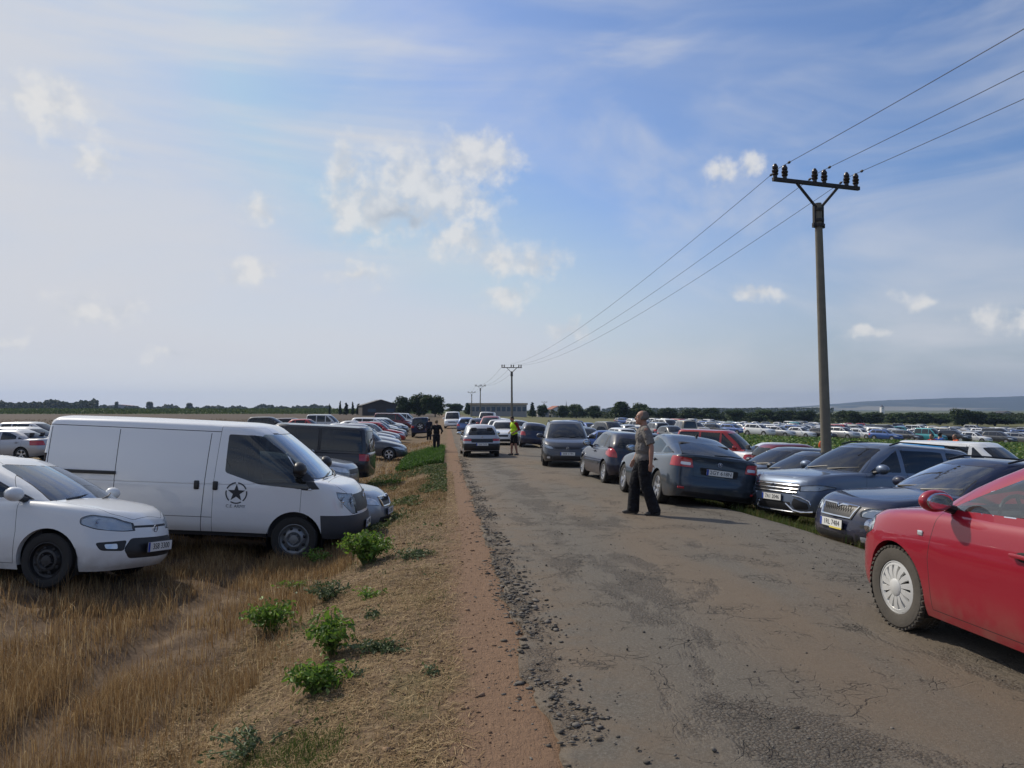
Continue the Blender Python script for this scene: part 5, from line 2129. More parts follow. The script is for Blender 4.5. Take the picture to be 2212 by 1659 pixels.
        tag(link(name, np_mesh(name, V, F), mat), label, 'weeds', kind='stuff')
    olive = island_material('verge_leaf', [(.035, .06, .018), (.07, .11, .03), (.11, .14, .045), (.15, .14, .06)], .6, .3)
    lush = island_material('lush_leaf', [(.035, .085, .016), (.065, .14, .025), (.10, .18, .035)], .6, .4)
    low_leaves(30000, -2.6, .0, 12, 30, lambda x, y: sstep(-.12, .22, vnoise(x * 1.1, y * .55, 33)), .16, .075, 'verge_weeds', 'patchy low green weeds on the verge beyond the white van', olive)
    low_leaves(5000, -1.9, .0, 3, 12, lambda x, y: sstep(.22, .45, vnoise(x * 1.9, y * 1.2, 34)), .045, .03, 'verge_weeds', 'tiny creeping leaves among the cut straw near the viewer', olive)
    low_leaves(16000, -2.0, -.15, 31, 42, lambda x, y: sstep(-.8, -.3, vnoise(x * .8, y * .3, 35)), .42, .10, 'lush_weeds', 'lush bright green weeds where the black-clad person walks', lush)
    P = scatter(5000, -1.9, -.1, 31, 43)
    N = len(P)
    o = blades(P, RNG.uniform(.15, .45, N), RNG.uniform(.015, .03, N), RNG.uniform(.1, .7, N), 'tall_grass', lush)
    tag(o, 'tall grass standing in the lush green patch of the left verge', 'grass', kind='stuff')
    P = scatter(26000, -1.55, -.35, 3.3, 5.4, lambda x, y: sstep(.0, .35, .55 - ((x + .95) / .55) ** 2 - ((y - 4.3) / .85) ** 2 + .5 * vnoise(x * 3, y * 3, 46)))
    N = len(P)
    o = blades(P, RNG.uniform(.02, .075, N), RNG.uniform(.002, .004, N), RNG.uniform(.1, .9, N), 'short_grass', green)
    tag(o, 'olive green grass patch at the bottom edge of the picture', 'grass', kind='stuff')
    # right hand verge
    P = scatter(52000, 5.25, 8.2, 6, 24, lambda x, y: sstep(5.25, 5.55, x + .12 * vnoise(y * 2, 0.1, 37)) * (.5 + .5 * sstep(-.3, .3, vnoise(x * 1.6, y * 1.6, 38))))
    N = len(P)
    o = blades(P, RNG.uniform(.05, .20, N), RNG.uniform(.004, .009, N), RNG.uniform(.05, .8, N), 'verge_grass',
               island_material('verge_grass', [(.035, .07, .016), (.08, .13, .03), (.14, .15, .05), (.06, .10, .02), (.22, .17, .08)], .6, .35), gz)
    tag(o, 'green verge grass along the right edge of the road', 'grass', kind='stuff')
    # brown trodden straw along the far side of the left verge
    P = scatter(14000, -7, -.9, 25, 60, lambda x, y: sstep(-.4, .3, vnoise(x * .5, y * .3, 39)))
    N = len(P)
    o = blades(P, RNG.uniform(.05, .2, N), RNG.uniform(.012, .03, N), RNG.uniform(.2, .9, N), 'dry_grass', straw)
    tag(o, 'tan dry grass between the parked cars on the left verge', 'grass', kind='stuff')


def build_gravel():
    bm = bmesh.new()
    bmesh.ops.create_icosphere(bm, subdivisions=1, radius=1)
    v0 = np.array([v.co for v in bm.verts])
    f0 = np.array([[v.index for v in f.verts] for f in bm.faces])
    bm.free()

    def stones(name, P, size, mat, label, flat=.45, zf=None):
        N = len(P)
        jit = 1 + RNG.uniform(-.35, .35, (N, len(v0), 1))
        sc = np.stack([size * RNG.uniform(.7, 1.4, N), size * RNG.uniform(.6, 1.1, N), size * flat * RNG.uniform(.6, 1.3, N)], 1)
        V = v0[None] * jit * sc[:, None, :]
        a = RNG.uniform(0, 2 * PI, N)
        ca, sa = np.cos(a)[:, None], np.sin(a)[:, None]
        x = V[..., 0] * ca - V[..., 1] * sa + P[:, 0:1]
        y = V[..., 0] * sa + V[..., 1] * ca + P[:, 1:2]
        zz = zf(P[:, 0], P[:, 1])[:, None] + V[..., 2] + (size * flat * .25)[:, None]
        VV = np.stack([x, y, zz], -1).reshape(-1, 3)
        F = (f0[None] + (np.arange(N) * len(v0))[:, None, None]).reshape(-1, 3)
        tag(link(name, np_mesh(name, VV, F), mat), label, 'gravel', kind='stuff')
    asp = island_material('broken_asphalt', [(.055, .051, .045), (.11, .102, .09), (.18, .163, .14), (.085, .078, .068), (.14, .115, .085)], .9, 0)
    n = 12500
    y = 1.6 + 34 * RNG.uniform(0, 1, n) ** 1.7
    x = left_edge(y) + RNG.normal(0.06, .115, n) + .03
    clump = vnoise(y * 2.2, x * 2.2, 41)
    k = clump + RNG.normal(0, .25, n) > -.05
    x, y = x[k], y[k]
    size = np.clip(RNG.lognormal(-4.75, .6, len(x)), .004, .040)
    stones('asphalt_rubble', np.stack([x, y], 1), size, asp, 'dark broken asphalt crumbs along the left edge of the road', .30,
           lambda a, b: np.maximum(gz(a, b), np.where(a > left_edge(b), terrain(a, b) + .012, -9)))
    n = 2600
    P = scatter(n, .9, 5.2, 2, 16)
    stones('road_chippings', P, np.clip(RNG.lognormal(-5.4, .5, len(P)), .003, .016), asp, 'loose stone chippings scattered over the road surface', .6,
           lambda a, b: terrain(a, b) + .02)
    tan = island_material('soil_clod', [(.11, .072, .046), (.20, .13, .085), (.28, .19, .125)], .95, 0)
    P = scatter(4000, -1.6, .45, 1.5, 14)
    stones('soil_crumbs', P, np.clip(RNG.lognormal(-5.2, .6, len(P)), .003, .03), tan, 'small clods of reddish soil on the dirt strip', .6, gz)


# ------------------------------------------------------------------ leaves
def leaf_cloud(C, Nrm, size, aspect=.6, fold=.25):
    """six-vertex folded leaves at C, roughly facing Nrm"""
    N = len(C)
    r = RNG.normal(0, 1, (N, 3))
    nrm = Nrm + r * .55
    nrm /= np.linalg.norm(nrm, axis=1, keepdims=True) + 1e-9
    t = np.cross(nrm, RNG.normal(0, 1, (N, 3)))
    t /= np.linalg.norm(t, axis=1, keepdims=True) + 1e-9
    b = np.cross(nrm, t)
    s = np.asarray(size)
    s = s[:, None] if s.ndim else s
    a, w = t * s * .5, b * s * .5 * aspect
    lift = nrm * s * fold * .5
    V = np.stack([C - a, C - a * .2 - w + lift, C + a * .1 + w * 0, C - a * .2 + w + lift, C + a, C + a * .35 - w * .8 + lift, C + a * .35 + w * .8 + lift], 1)
    k = np.arange(N)[:, None] * 7
    Q = np.concatenate([k + np.array([[0, 2, 5, 1]]), k + np.array([[0, 3, 6, 2]])], 0)
    T = np.concatenate([k + np.array([[2, 4, 5]]), k + np.array([[2, 6, 4]])], 0)
    return V.reshape(-1, 3), [Q, T]


def weed(x, y, h, r, n, label, mat, flat=False, size=.06):
    root = empty('weed', (x, y, float(gz(x, y))))
    tag(root, label, 'weed', 'green weeds along the field edge')
    ns = max(4, int(n / 26))
    bm = bmesh.new()
    C, NN = [], []
    for i in range(ns):
        a = RNG.uniform(0, 2 * PI)
        rr = r * math.sqrt(RNG.uniform(.05, 1)) if not flat else r * RNG.uniform(.2, 1)
        hh = h * RNG.uniform(.6, 1) * (1 - .35 * (rr / r) ** 2)
        tip = Vector((rr * math.cos(a), rr * math.sin(a) * (1 if not flat else .7), hh))
        mid = tip * .5 + Vector((0, 0, hh * .16))
        tube(bm, [(0.15 * tip.x, .15 * tip.y, -.02), mid, tip], [.006, .005, .003], 5)
        m = int(n / ns)
        for j in range(m):
            t = RNG.uniform(.25, 1.02)
            p = (mid * (1 - abs(2 * t - 1)) + (tip * (2 * t - 1) if t > .5 else Vector((0, 0, 0)))) if True else tip
            p = mid * (2 * t) if t < .5 else mid.lerp(tip, 2 * t - 1)
            off = RNG.normal(0, size * .75, 3)
            off[2] *= .55
            C.append((p.x + off[0], p.y + off[1], max(.01, p.z + off[2])))
            NN.append((off[0] * 2, off[1] * 2, .09))
    C, NN = np.array(C), np.array(NN)
    NN /= np.linalg.norm(NN, axis=1, keepdims=True)
    V, F = leaf_cloud(C, NN, size * RNG.uniform(.5, 1.3, len(C)), .46)
    bobj('stem', bm, M['stem'], root)
    link('leaves', np_mesh('leaves', V, F), mat, root)
    return root


def build_weeds():
    M['stem'] = simple('green_stem', (.09, .14, .04), .6)
    bright = island_material('weed_leaf', [(.05, .11, .015), (.12, .23, .028), (.19, .31, .045), (.08, .16, .02), (.22, .27, .06)], .5, .42, .4)
    dull = island_material('creeping_leaf', [(.05, .075, .03), (.10, .14, .055), (.14, .17, .085), (.07, .10, .04)], .6, .28, .4)

    def g(px, py):
        z = -.15
        for _ in range(6):
            d = (CAM_H - z) * FPX / (py - HOR)
            x, y = at(px, d)
            z = float(gz(x, y))
        return x, y
    for px, py, h, r, n, lab, mat, fl, sz in [
        (795, 1215, .46, .34, 1150, 'tall bushy nettle-like weed in front of the white van bumper', bright, False, .062),
        (885, 1200, .08, .34, 260, 'low dark creeping weed spreading beside the tall nettle-like weed', dull, True, .05),
        (712, 1292, .24, .32, 420, 'grey-green tuft of weed between the nettle-like weed and the dry grass', dull, False, .045),
        (690, 1215, .26, .20, 200, 'thin green weed beside the front wheel of the white van', bright, False, .05),
        (592, 1362, .36, .30, 560, 'bright bushy weed at the edge of the dense dry grass', bright, False, .055),
        (722, 1408, .34, .19, 480, 'upright dark green weed standing over a creeping mat', bright, False, .06),
        (828, 1400, .06, .32, 460, 'flat grey-green creeping mat of small leaves on the straw', dull, True, .04),
        (690, 1490, .24, .18, 420, 'compact round weed, closest to the bottom of the picture', bright, False, .055),
        (765, 1450, .04, .14, 90, 'small flat sprig of weed right of the compact round weed', dull, True, .035),
        (930, 1450, .05, .10, 70, 'tiny pale weed rosette near the dirt strip', dull, True, .035),
        (805, 1330, .05, .18, 110, 'flat sprig of weed above the creeping mat', dull, True, .04),
        (640, 1270, .16, .20, 160, 'small leafy weed half hidden at the rim of the dense dry grass', bright, False, .045),
        (800, 1290, .10, .20, 160, 'low weed just below the tall nettle-like weed', bright, False, .045),
        (560, 1610, .10, .30, 260, 'pale green weed tuft at the bottom edge of the picture', dull, False, .035),
        (845, 1045, .12, .60, 420, 'broad patch of weed on the verge beyond the silver car nose', bright, True, .07)]:
        x, y = g(px, py)
        weed(x, y, h, r, n, lab, mat, fl, sz)


def build_crop():
    # leafy green crop between the parked row and the crowded far car park
    n = 52000
    x = RNG.uniform(10, 120, n)
    y = 22 + 78 * RNG.uniform(0, 1, n) ** .85
    k = in_view(x, y, 60) & (x > 11 + .02 * y) & (x < 18 + y * .95)
    x, y = x[k], y[k]
    row = np.round(x / .8) * .8
    x = row + RNG.normal(0, .20, len(x))
    z = terrain(x, y) + RNG.uniform(.05, .42, len(x)) * (.6 + .4 * vnoise(x * .7, y * .7, 51))
    C = np.stack([x, y, z], 1)
    NN = np.tile([[0, -.25, 1.0]], (len(C), 1))
    V, F = leaf_cloud(C, NN, RNG.uniform(.18, .38, len(C)), .8)
    mat = island_material('crop_leaf', [(.03, .075, .014), (.06, .13, .022), (.10, .19, .03), (.16, .24, .05), (.045, .10, .02), (.24, .27, .05)], .5, .35, .4)
    tag(link('crop_plants', np_mesh('crop_plants', V, F), mat), 'leafy green crop growing below the road before the far car park', 'crop', kind='stuff')
    # tall maize along the left horizon
    n = 26000
    y = RNG.uniform(402, 470, n)
    x = RNG.uniform(-330, -8, n)
    z = terrain(x, y)
    C = np.stack([x, y, z + RNG.uniform(.2, 2.9, n) * (.9 + .15 * vnoise(x * .05, y * .05, 52))], 1)
    V, F = leaf_cloud(C, np.tile([[0.1, -.8, .45]], (n, 1)), RNG.uniform(.7, 1.5, n), .38)
    mat = island_material('maize_leaf', [(.05, .085, .022), (.085, .13, .035), (.12, .16, .05)], .6, .3)
    tag(link('maize_field', np_mesh('maize_field', V, F), mat), 'long green band of standing maize behind the stubble field', 'maize', kind='stuff')
    n = 7000                # weeds on the ploughed strip, seen edge on
    y = RNG.uniform(60, 190, n)
    x = -8 - RNG.uniform(0, 1, n) * y * .75
    C = np.stack([x, y, terrain(x, y) + RNG.uniform(.02, .15, n)], 1)
    V, F = leaf_cloud(C, np.tile([[0, -.3, 1.0]], (n, 1)), RNG.uniform(.15, .4, n), .4)
    tag(link('stubble_tufts', np_mesh('stubble_tufts', V, F), island_material('stubble_tuft', [(.16, .11, .065), (.25, .18, .10), (.12, .09, .05)], .9, .1)), 'sparse brown stubble on the ploughed strip', 'stubble', kind='stuff')


# ------------------------------------------------------------------ trees
_tree_proto = {}


def tree_meshes(kind, seed):
    key = (kind, seed)
    if key in _tree_proto:
        return _tree_proto[key]
    R = np.random.default_rng(seed * 13 + len(kind))
    # unit tree: height 1, crown about the width given by the kind
    if kind == 'round':
        blobs = [((R.normal(0, .16), R.normal(0, .16), R.uniform(.20, .80)), R.uniform(.15, .25)) for _ in range(17)]
        nl = 230
    elif kind == 'tall':
        blobs = [((R.normal(0, .07), R.normal(0, .07), z), .10 + .08 * math.sin(z * 3)) for z in np.linspace(.25, .92, 12)]
        nl = 150
    else:   # spruce
        blobs = [((R.normal(0, .02), R.normal(0, .02), z), .19 * (1 - z) + .025) for z in np.linspace(.12, .97, 16)]
        nl = 110
    C, NN = [], []
    for c, r in blobs:
        v = R.normal(0, 1, (nl, 3))
        v /= np.linalg.norm(v, axis=1, keepdims=True)
        rr = r * R.uniform(.45, 1.08, (nl, 1))
        q = np.array(c) + v * rr * np.array([1, 1, .85 if kind != 'spruce' else .5])
        C.append(q)
        NN.append(v * .7 + np.array([0, 0, .5]))
    C, NN = np.concatenate(C), np.concatenate(NN)
    C[:, 2] = np.clip(C[:, 2], .06, 1.02)
    V, F = leaf_cloud(C, NN, R.uniform(.05, .10, len(C)) * (1 if kind != 'spruce' else .8), .7)
    crown = np_mesh('crown', V, F)
    bm = bmesh.new()
    tube(bm, [(0, 0, -.03), (.01, 0, .2), (.0, .01, .5), (0, 0, .8)], [.032, .024, .016, .005], 7)
    for c, r in blobs[:6]:
        tube(bm, [(0, 0, .22 + .3 * R.uniform()), (c[0] * .5, c[1] * .5, c[2] * .85), c], [.012, .008, .003], 5)
    trunk = bm_mesh('trunk', bm)
    _tree_proto[key] = (crown, trunk)
    return crown, trunk


def tree(px, d, top_py, width_px, label, kind='round', seed=1, mat='leaf_dark', name='tree', group='trees beyond the car park'):
    x, y = at(px, d)
    z = tz(x, y)
    h = CAM_H + (HOR - top_py) / FPX * d - z
    wd = width_px / FPX * d
    cr, tr = tree_meshes(kind, seed)
    root = empty(name, (x, y, z), RNG.uniform(0, 6.28))
    tag(root, label, 'tree', group)
    base_w = {'round': .80, 'tall': .48, 'spruce': .40}[kind]
    for nm, me, m in (('crown', cr, M[mat]), ('trunk', tr, M['bark'])):
        o = link(nm, me, m, root)
        o.scale = (wd / base_w, wd / base_w, h)
    return root


def build_trees():
    M['bark'] = simple('tree_bark', (.06, .05, .04), .9)
    M['leaf_dark'] = island_material('tree_leaf_dark', [(.022, .042, .014), (.035, .062, .018), (.05, .08, .024)], .6, .25)
    M['leaf_mid'] = island_material('tree_leaf', [(.03, .06, .018), (.05, .085, .024), (.075, .11, .03)], .6, .25)
    M['leaf_spruce'] = island_material('spruce_needles', [(.018, .034, .016), (.03, .05, .022)], .7, .15)
    L = 'trees at the end of the road'
    for a in [(872, 268, 853, 40, 'round dark tree, left end of the clump behind the farm shed', 'round', 1, 'leaf_dark'),
              (905, 270, 848, 52, 'tallest round dark tree in the middle of the clump behind the farm shed', 'round', 2, 'leaf_dark'),
              (940, 262, 850, 42, 'round dark tree, road end of the clump behind the farm shed', 'round', 3, 'leaf_dark'),
              (985, 420, 870, 40, 'low spreading tree behind the white van on the road', 'round', 4, 'leaf_mid'),
              (1012, 380, 868, 20, 'small dark tree beside the long hall', 'round', 5, 'leaf_dark'),
              (846, 300, 866, 34, 'bush-like tree against the roof of the farm shed', 'round', 6, 'leaf_mid')]:
        tree(*a[:5], a[5], a[6], a[7], 'tree', L)
    for i, (px, tp, w) in enumerate([(735, 866, 9), (748, 870, 16), (762, 868, 10), (712, 872, 6), (775, 872, 18)]):
        tree(px, 330, tp, w, ['slim pointed spruce left of the farm shed', 'broad low spruce in the row left of the farm shed', 'second slim spruce next to the farm shed',
                              'tiny spruce standing alone left of the spruce row', 'bushy spruce touching the farm shed wall'][i], 'spruce', 20 + i, 'leaf_spruce', 'spruce', 'spruces by the farm shed')
    R = [(1150, 365, 869, 18, 'dark pointed tree right after the end of the long hall', 'spruce', 30, 'leaf_spruce'),
         (1172, 370, 872, 26, 'rounded bush-like tree beside the hall end', 'round', 2, 'leaf_dark'),
         (1215, 380, 874, 30, 'low tree left of the thin church spire', 'round', 3, 'leaf_mid'),
         (1245, 372, 871, 38, 'wide tree right of the thin church spire', 'round', 4, 'leaf_mid'),
         (1283, 368, 874, 36, 'flat-topped tree in the middle of the central tree belt', 'round', 1, 'leaf_dark'),
         (1345, 350, 864, 56, 'largest domed tree behind the grey family car', 'round', 5, 'leaf_dark'),
         (1388, 352, 868, 44, 'dark tree behind the head of the standing man', 'round', 6, 'leaf_dark'),
         (1440, 400, 880, 50, 'long low tree just right of the standing man', 'round', 2, 'leaf_mid'),
         (1490, 395, 881, 42, 'low rounded tree above the parked red van', 'round', 3, 'leaf_mid'),
         (1535, 390, 879, 50, 'mid-green tree above the white van in the car park', 'round', 1, 'leaf_mid'),
         (1590, 385, 883, 46, 'low dark tree above the turquoise car', 'round', 4, 'leaf_dark'),
         (1640, 385, 882, 54, 'wide low tree halfway to the concrete pole', 'round', 6, 'leaf_dark'),
         (1690, 382, 884, 46, 'rounded tree second left of the concrete pole', 'round', 5, 'leaf_dark'),
         (1735, 380, 884, 48, 'bushy tree directly left of the concrete pole', 'round', 2, 'leaf_mid'),
         (1838, 372, 885, 56, 'dark round tree directly right of the concrete pole', 'round', 3, 'leaf_dark'),
         (1880, 372, 888, 60, 'smooth domed tree below the white church tower', 'round', 1, 'leaf_mid'),
         (1935, 376, 890, 50, 'flat tree right of the white church tower', 'round', 4, 'leaf_mid'),
         (1985, 372, 888, 44, 'dense dark tree below the foot of the blue hills', 'round', 5, 'leaf_dark'),
         (2030, 376, 892, 50, 'pale low tree between two dark domes on the right', 'round', 6, 'leaf_mid'),
         (2078, 352, 880, 48, 'tallest dark tree on the right, against the blue hills', 'round', 2, 'leaf_dark'),
         (2110, 352, 886, 36, 'dark tree leaning on the tallest right-hand one', 'round', 3, 'leaf_dark'),
         (2148, 350, 892, 62, 'broad dark tree at the right end of the tree belt', 'round', 1, 'leaf_dark')]
    for a in R:
        tree(*a[:5], a[5], a[6], a[7])
    # far woods that read as one mass
    def wood(name, px0, px1, d0, d1, top, n, size, label, mat):
        px = RNG.uniform(px0, px1, n)
        d = RNG.uniform(d0, d1, n)
        X, Y = at(px, d)
        z0 = terrain(X, Y)
        hp = top(px) * d / FPX
        hp = np.maximum(hp + CAM_H - z0, 1.2)
        z = z0 + hp * RNG.uniform(0, 1, n) ** .8
        C = np.stack([X, Y, z], 1)
        V, F = leaf_cloud(C, np.tile([[0, -.6, .6]], (n, 1)), RNG.uniform(.6, 1.4, n) * size, .8)
        tag(link(name, np_mesh(name, V, F), mat), label, 'wood', kind='stuff')
    dk = island_material('far_wood_leaf', [(.03, .045, .02), (.045, .06, .026), (.055, .075, .03)], .8, .15)
    M['far_wood'] = dk
    t1 = lambda p: 15 + 7 * vnoise(p * .045, 0.7, 61) + 3.5 * vnoise(p * .21, 0.2, 62)
    wood('distant_wood', -120, 212, 900, 960, t1, 9000, 2.6, 'long dark wood on the horizon at the far left', dk)
    t2 = lambda p: np.maximum(.5, 5 + 8 * vnoise(p * .06, 0.9, 63) + 3 * vnoise(p * .3, 0.4, 64))
    wood('distant_wood', 205, 715, 1250, 1330, t2, 9000, 3.2, 'broken line of bluish trees on the horizon behind the maize', dk)
    t3 = lambda p: (-10 + 4 * vnoise(p * .05, 0.1, 65) + 3 * vnoise(p * .2, 0.6, 66) + 6 * sstep(1500, 1200, p))
    wood('distant_hedge', 1140, 2330, 400, 450, t3, 15000, 1.1, 'low continuous hedge behind the packed car park', dk)
    wood('distant_wood', 1300, 1800, 1500, 1700, lambda p: 2 + 3 * vnoise(p * .04, .4, 68), 5000, 3.2, 'faint line of trees beyond the car park hedge', dk)
    # the odd single tree on the left horizon
    for px, tp, w in ((252, 866, 10), (325, 866, 13), (408, 869, 12)):
        tree(px, 1150, tp, w, {252: 'lone small tree just right of the far left wood', 325: 'lone tree above the roof of the white van', 408: 'rounded lone tree on the horizon above the van door'}[px], 'round', 3, 'leaf_dark', 'tree', 'lone trees on the horizon')


# ------------------------------------------------------------------ hills
def build_hills():
    px = np.linspace(1480, 3300, 150)
    dd = np.linspace(5000, 7200, 26)
    prof = pchip([(1480, 0), (1600, 1), (1700, 5), (1800, 12), (1880, 18), (1990, 22), (2080, 26), (2212, 29), (2400, 30), (2800, 26), (3300, 5)])
    PX, D = np.meshgrid(px, dd, indexing='ij')
    X, Y = at(PX, D)
    s = sstep(5000, 6500, D)
    top = (prof(PX) + .8 * vnoise(PX * .02, 0.4, 71, 4) + .5 * vnoise(PX * .09, 1.4, 72)) / FPX * 6500 + 8
    Z = -9 + top * s * (1 - .5 * sstep(6500, 7200, D)) + 5 * vnoise(X * .002, Y * .002, 73) * s
    k = (np.abs(X) < 7300) & (np.abs(Y) < 7300)
    me = np_mesh('hills', np.stack([X.ravel(), Y.ravel(), Z.ravel()], 1), grid_faces(len(px), len(dd))[:, ::-1], smooth=True)
    t = NT('wooded_hill')
    p = t.pos()
    z = t.xyz(p)[2]
    m = t.n('ShaderNodeMapping')
    t.put(m, 'Vector', p)
    m.inputs['Scale'].default_value = (.0011, .0008, .02)
    n = t.noise(m.outputs[0], 1.0, 2, .5)
    w = t.noise(p, .02, 5, .6)
    forest = t.mix(w, (.016, .030, .016), (.03, .05, .024))
    fieldc = t.mix(w, (.16, .15, .09), (.21, .19, .12))
    f = t.math('MULTIPLY', t.ss(n, .52, .56), t.ss(z, 62, 40))
    b = t.bsdf(t.mix(f, forest, fieldc), .95)
    tag(link('hills', me, t.out(b)), kind='structure')


def build_haze():
    bm = bmesh.new()
    box(bm, (0, 0, 67), (14990, 14990, 166))
    t = NT('haze')
    v = t.n('ShaderNodeVolumePrincipled')
    v.inputs['Color'].default_value = (.46, .62, .96, 1)
    v.inputs['Density'].default_value = 9e-5
    v.inputs['Anisotropy'].default_value = .25
    v.inputs['Density Attribute'].default_value = ''
    m = t.out(None, v)
    tag(bobj('haze', bm, m, smooth=False), 'thin pale summer haze over the whole plain', 'haze', kind='stuff')


# ------------------------------------------------------------------ buildings
def build_buildings():
    wall = simple('grey_render', (.30, .29, .28), .9, 0, .15, .6)
    dark = simple('dark_timber_wall', (.055, .048, .045), .9, 0, .25, .8)
    roofd = simple('dark_roof_sheet', (.07, .066, .068), .7, 0, .2, .5)
    tan = simple('tan_fascia', (.42, .34, .26), .8, 0, .12, .5)
    pane = simple('window_pane', (.06, .09, .13), .15, 0, .2, .3)
    white = simple('white_plaster', (.74, .73, .70), .8, 0, .06, .4)
    red = simple('red_roof_tiles', (.30, .12, .08), .85, 0, .2, .8)

    def house(name, px, d, wpx, eave_py, ridge_py, depth, wm, rm, label, wins=3, rz=0.0):
        x, y = at(px, d)
        z = tz(x, y) - .3
        he = CAM_H + (HOR - eave_py) / FPX * d - z
        hr = CAM_H + (HOR - ridge_py) / FPX * d - z
        w = wpx / FPX * d
        r = empty(name, (x, y, z), rz)
        tag(r, label, 'building')
        bm = bmesh.new()
        # gable walls show towards the road
        P = [(-w / 2, 0), (w / 2, 0), (w / 2, he), (0, hr - .15), (-w / 2, he)]
        prism(bm, P, -depth / 2, depth / 2, 'y')
        bobj('wall', bm, wm, r, smooth=False)
        bm = bmesh.new()
        ov = .4
        for s in (-1, 1):
            a = Vector((0, 0, hr))
            b = Vector((s * (w / 2 + ov), 0, he - (hr - he) / (w / 2) * ov))
            n = Vector((-(b - a).z, 0, (b - a).x)).normalized() * (.12 if s > 0 else -.12)
            q = [(a.x, a.z), (b.x, b.z), (b.x + n.x, b.z + n.z), (a.x + n.x, a.z + n.z)]
            prism(bm, q, -depth / 2 - ov, depth / 2 + ov, 'y')
        bobj('roof', bm, rm, r, smooth=False)
        for k in range(wins):
            bm = bmesh.new()
            wx = -w / 2 + w * (k + .5) / wins
            box(bm, (wx, -depth / 2 - .02, he * .55), (w / wins * .42, .08, he * .3))
            bobj('window', bm, pane, r, smooth=False)
        return r
    house('farm_shed', 818, 300, 78, 876, 864, 14, dark, roofd, 'dark gabled farm shed on the left horizon before the tree clump', 2, rad(12))
    house('house', 1200, 420, 30, 884, 877, 9, white, red, 'small house with a red roof among the trees by the spire', 2, .2)
    house('house', 1172, 400, 24, 886, 881, 8, wall, roofd, 'pale low house with a dark flat-pitched roof past the hall', 2, 0)
    house('house', 2165, 900, 40, 893, 888, 12, wall, roofd, 'grey barn roof at the foot of the hills on the far right', 3, .3)
    house('house', 262, 1300, 62, 877, 874, 14, wall, red, 'long red-roofed farm building on the horizon above the van roof', 5, 0)
    # long low hall with a strip of windows
    d = 330
    x, y = at(1076, d)
    z = tz(x, y) - .3
    w = 120 / FPX * d
    h = CAM_H + (HOR - 873) / FPX * d - z
    r = empty('hall', (x, y, z), rad(-2))
    tag(r, 'long low pale hall with a strip of windows at the end of the road', 'building')
    bm = bmesh.new()
    box(bm, (0, 0, h / 2), (w, 12, h - .02))
    bobj('wall', bm, wall, r, smooth=False)
    bm = bmesh.new()
    box(bm, (0, 0, h + .05), (w + .8, 12.8, .75))
    bobj('roof', bm, tan, r, smooth=False)
    n = 11
    for k in range(n):
        bm = bmesh.new()
        box(bm, (-w / 2 + w * (k + .5) / n, -6.03, h * .62), (w / n * .72, .1, h * .34))
        bobj('window', bm, pane, r, smooth=False)
    # church tower and spire
    for px, d, top, base_w, m1, lab, nm in ((1905, 1500, 874, 6.0, white, 'small white church tower with a dark pointed cap in front of the hills', 'church_tower'),
                                            (1223, 1150, 865, 3.6, roofd, 'thin dark church spire rising above the central trees', 'church_spire')):
        x, y = at(px, d)
        z = tz(x, y)
        h = CAM_H + (HOR - top) / FPX * d - z
        r = empty(nm, (x, y, z))
        tag(r, lab, 'church')
        f = .72 if nm == 'church_tower' else .5
        bm = bmesh.new()
        box(bm, (0, 0, h * f / 2), (base_w, base_w, h * f))
        bobj('tower_wall', bm, m1, r, smooth=False)
        bm = bmesh.new()
        lathe(bm, [(base_w * .62, h * f), (base_w * .5, h * (f + .06)), (base_w * .22, h * (f + .13)), (base_w * .14, h * (f + .2)), (.02, h)], 8, 'z')
        bobj('spire_roof', bm, roofd, r, smooth=False)
        bm = bmesh.new()
        box(bm, (0, -base_w / 2 - .05, h * f * .8), (base_w * .3, .15, h * .1))
        bobj('window', bm, pane, r, smooth=False)


# ------------------------------------------------------------------ power line
POLES = []


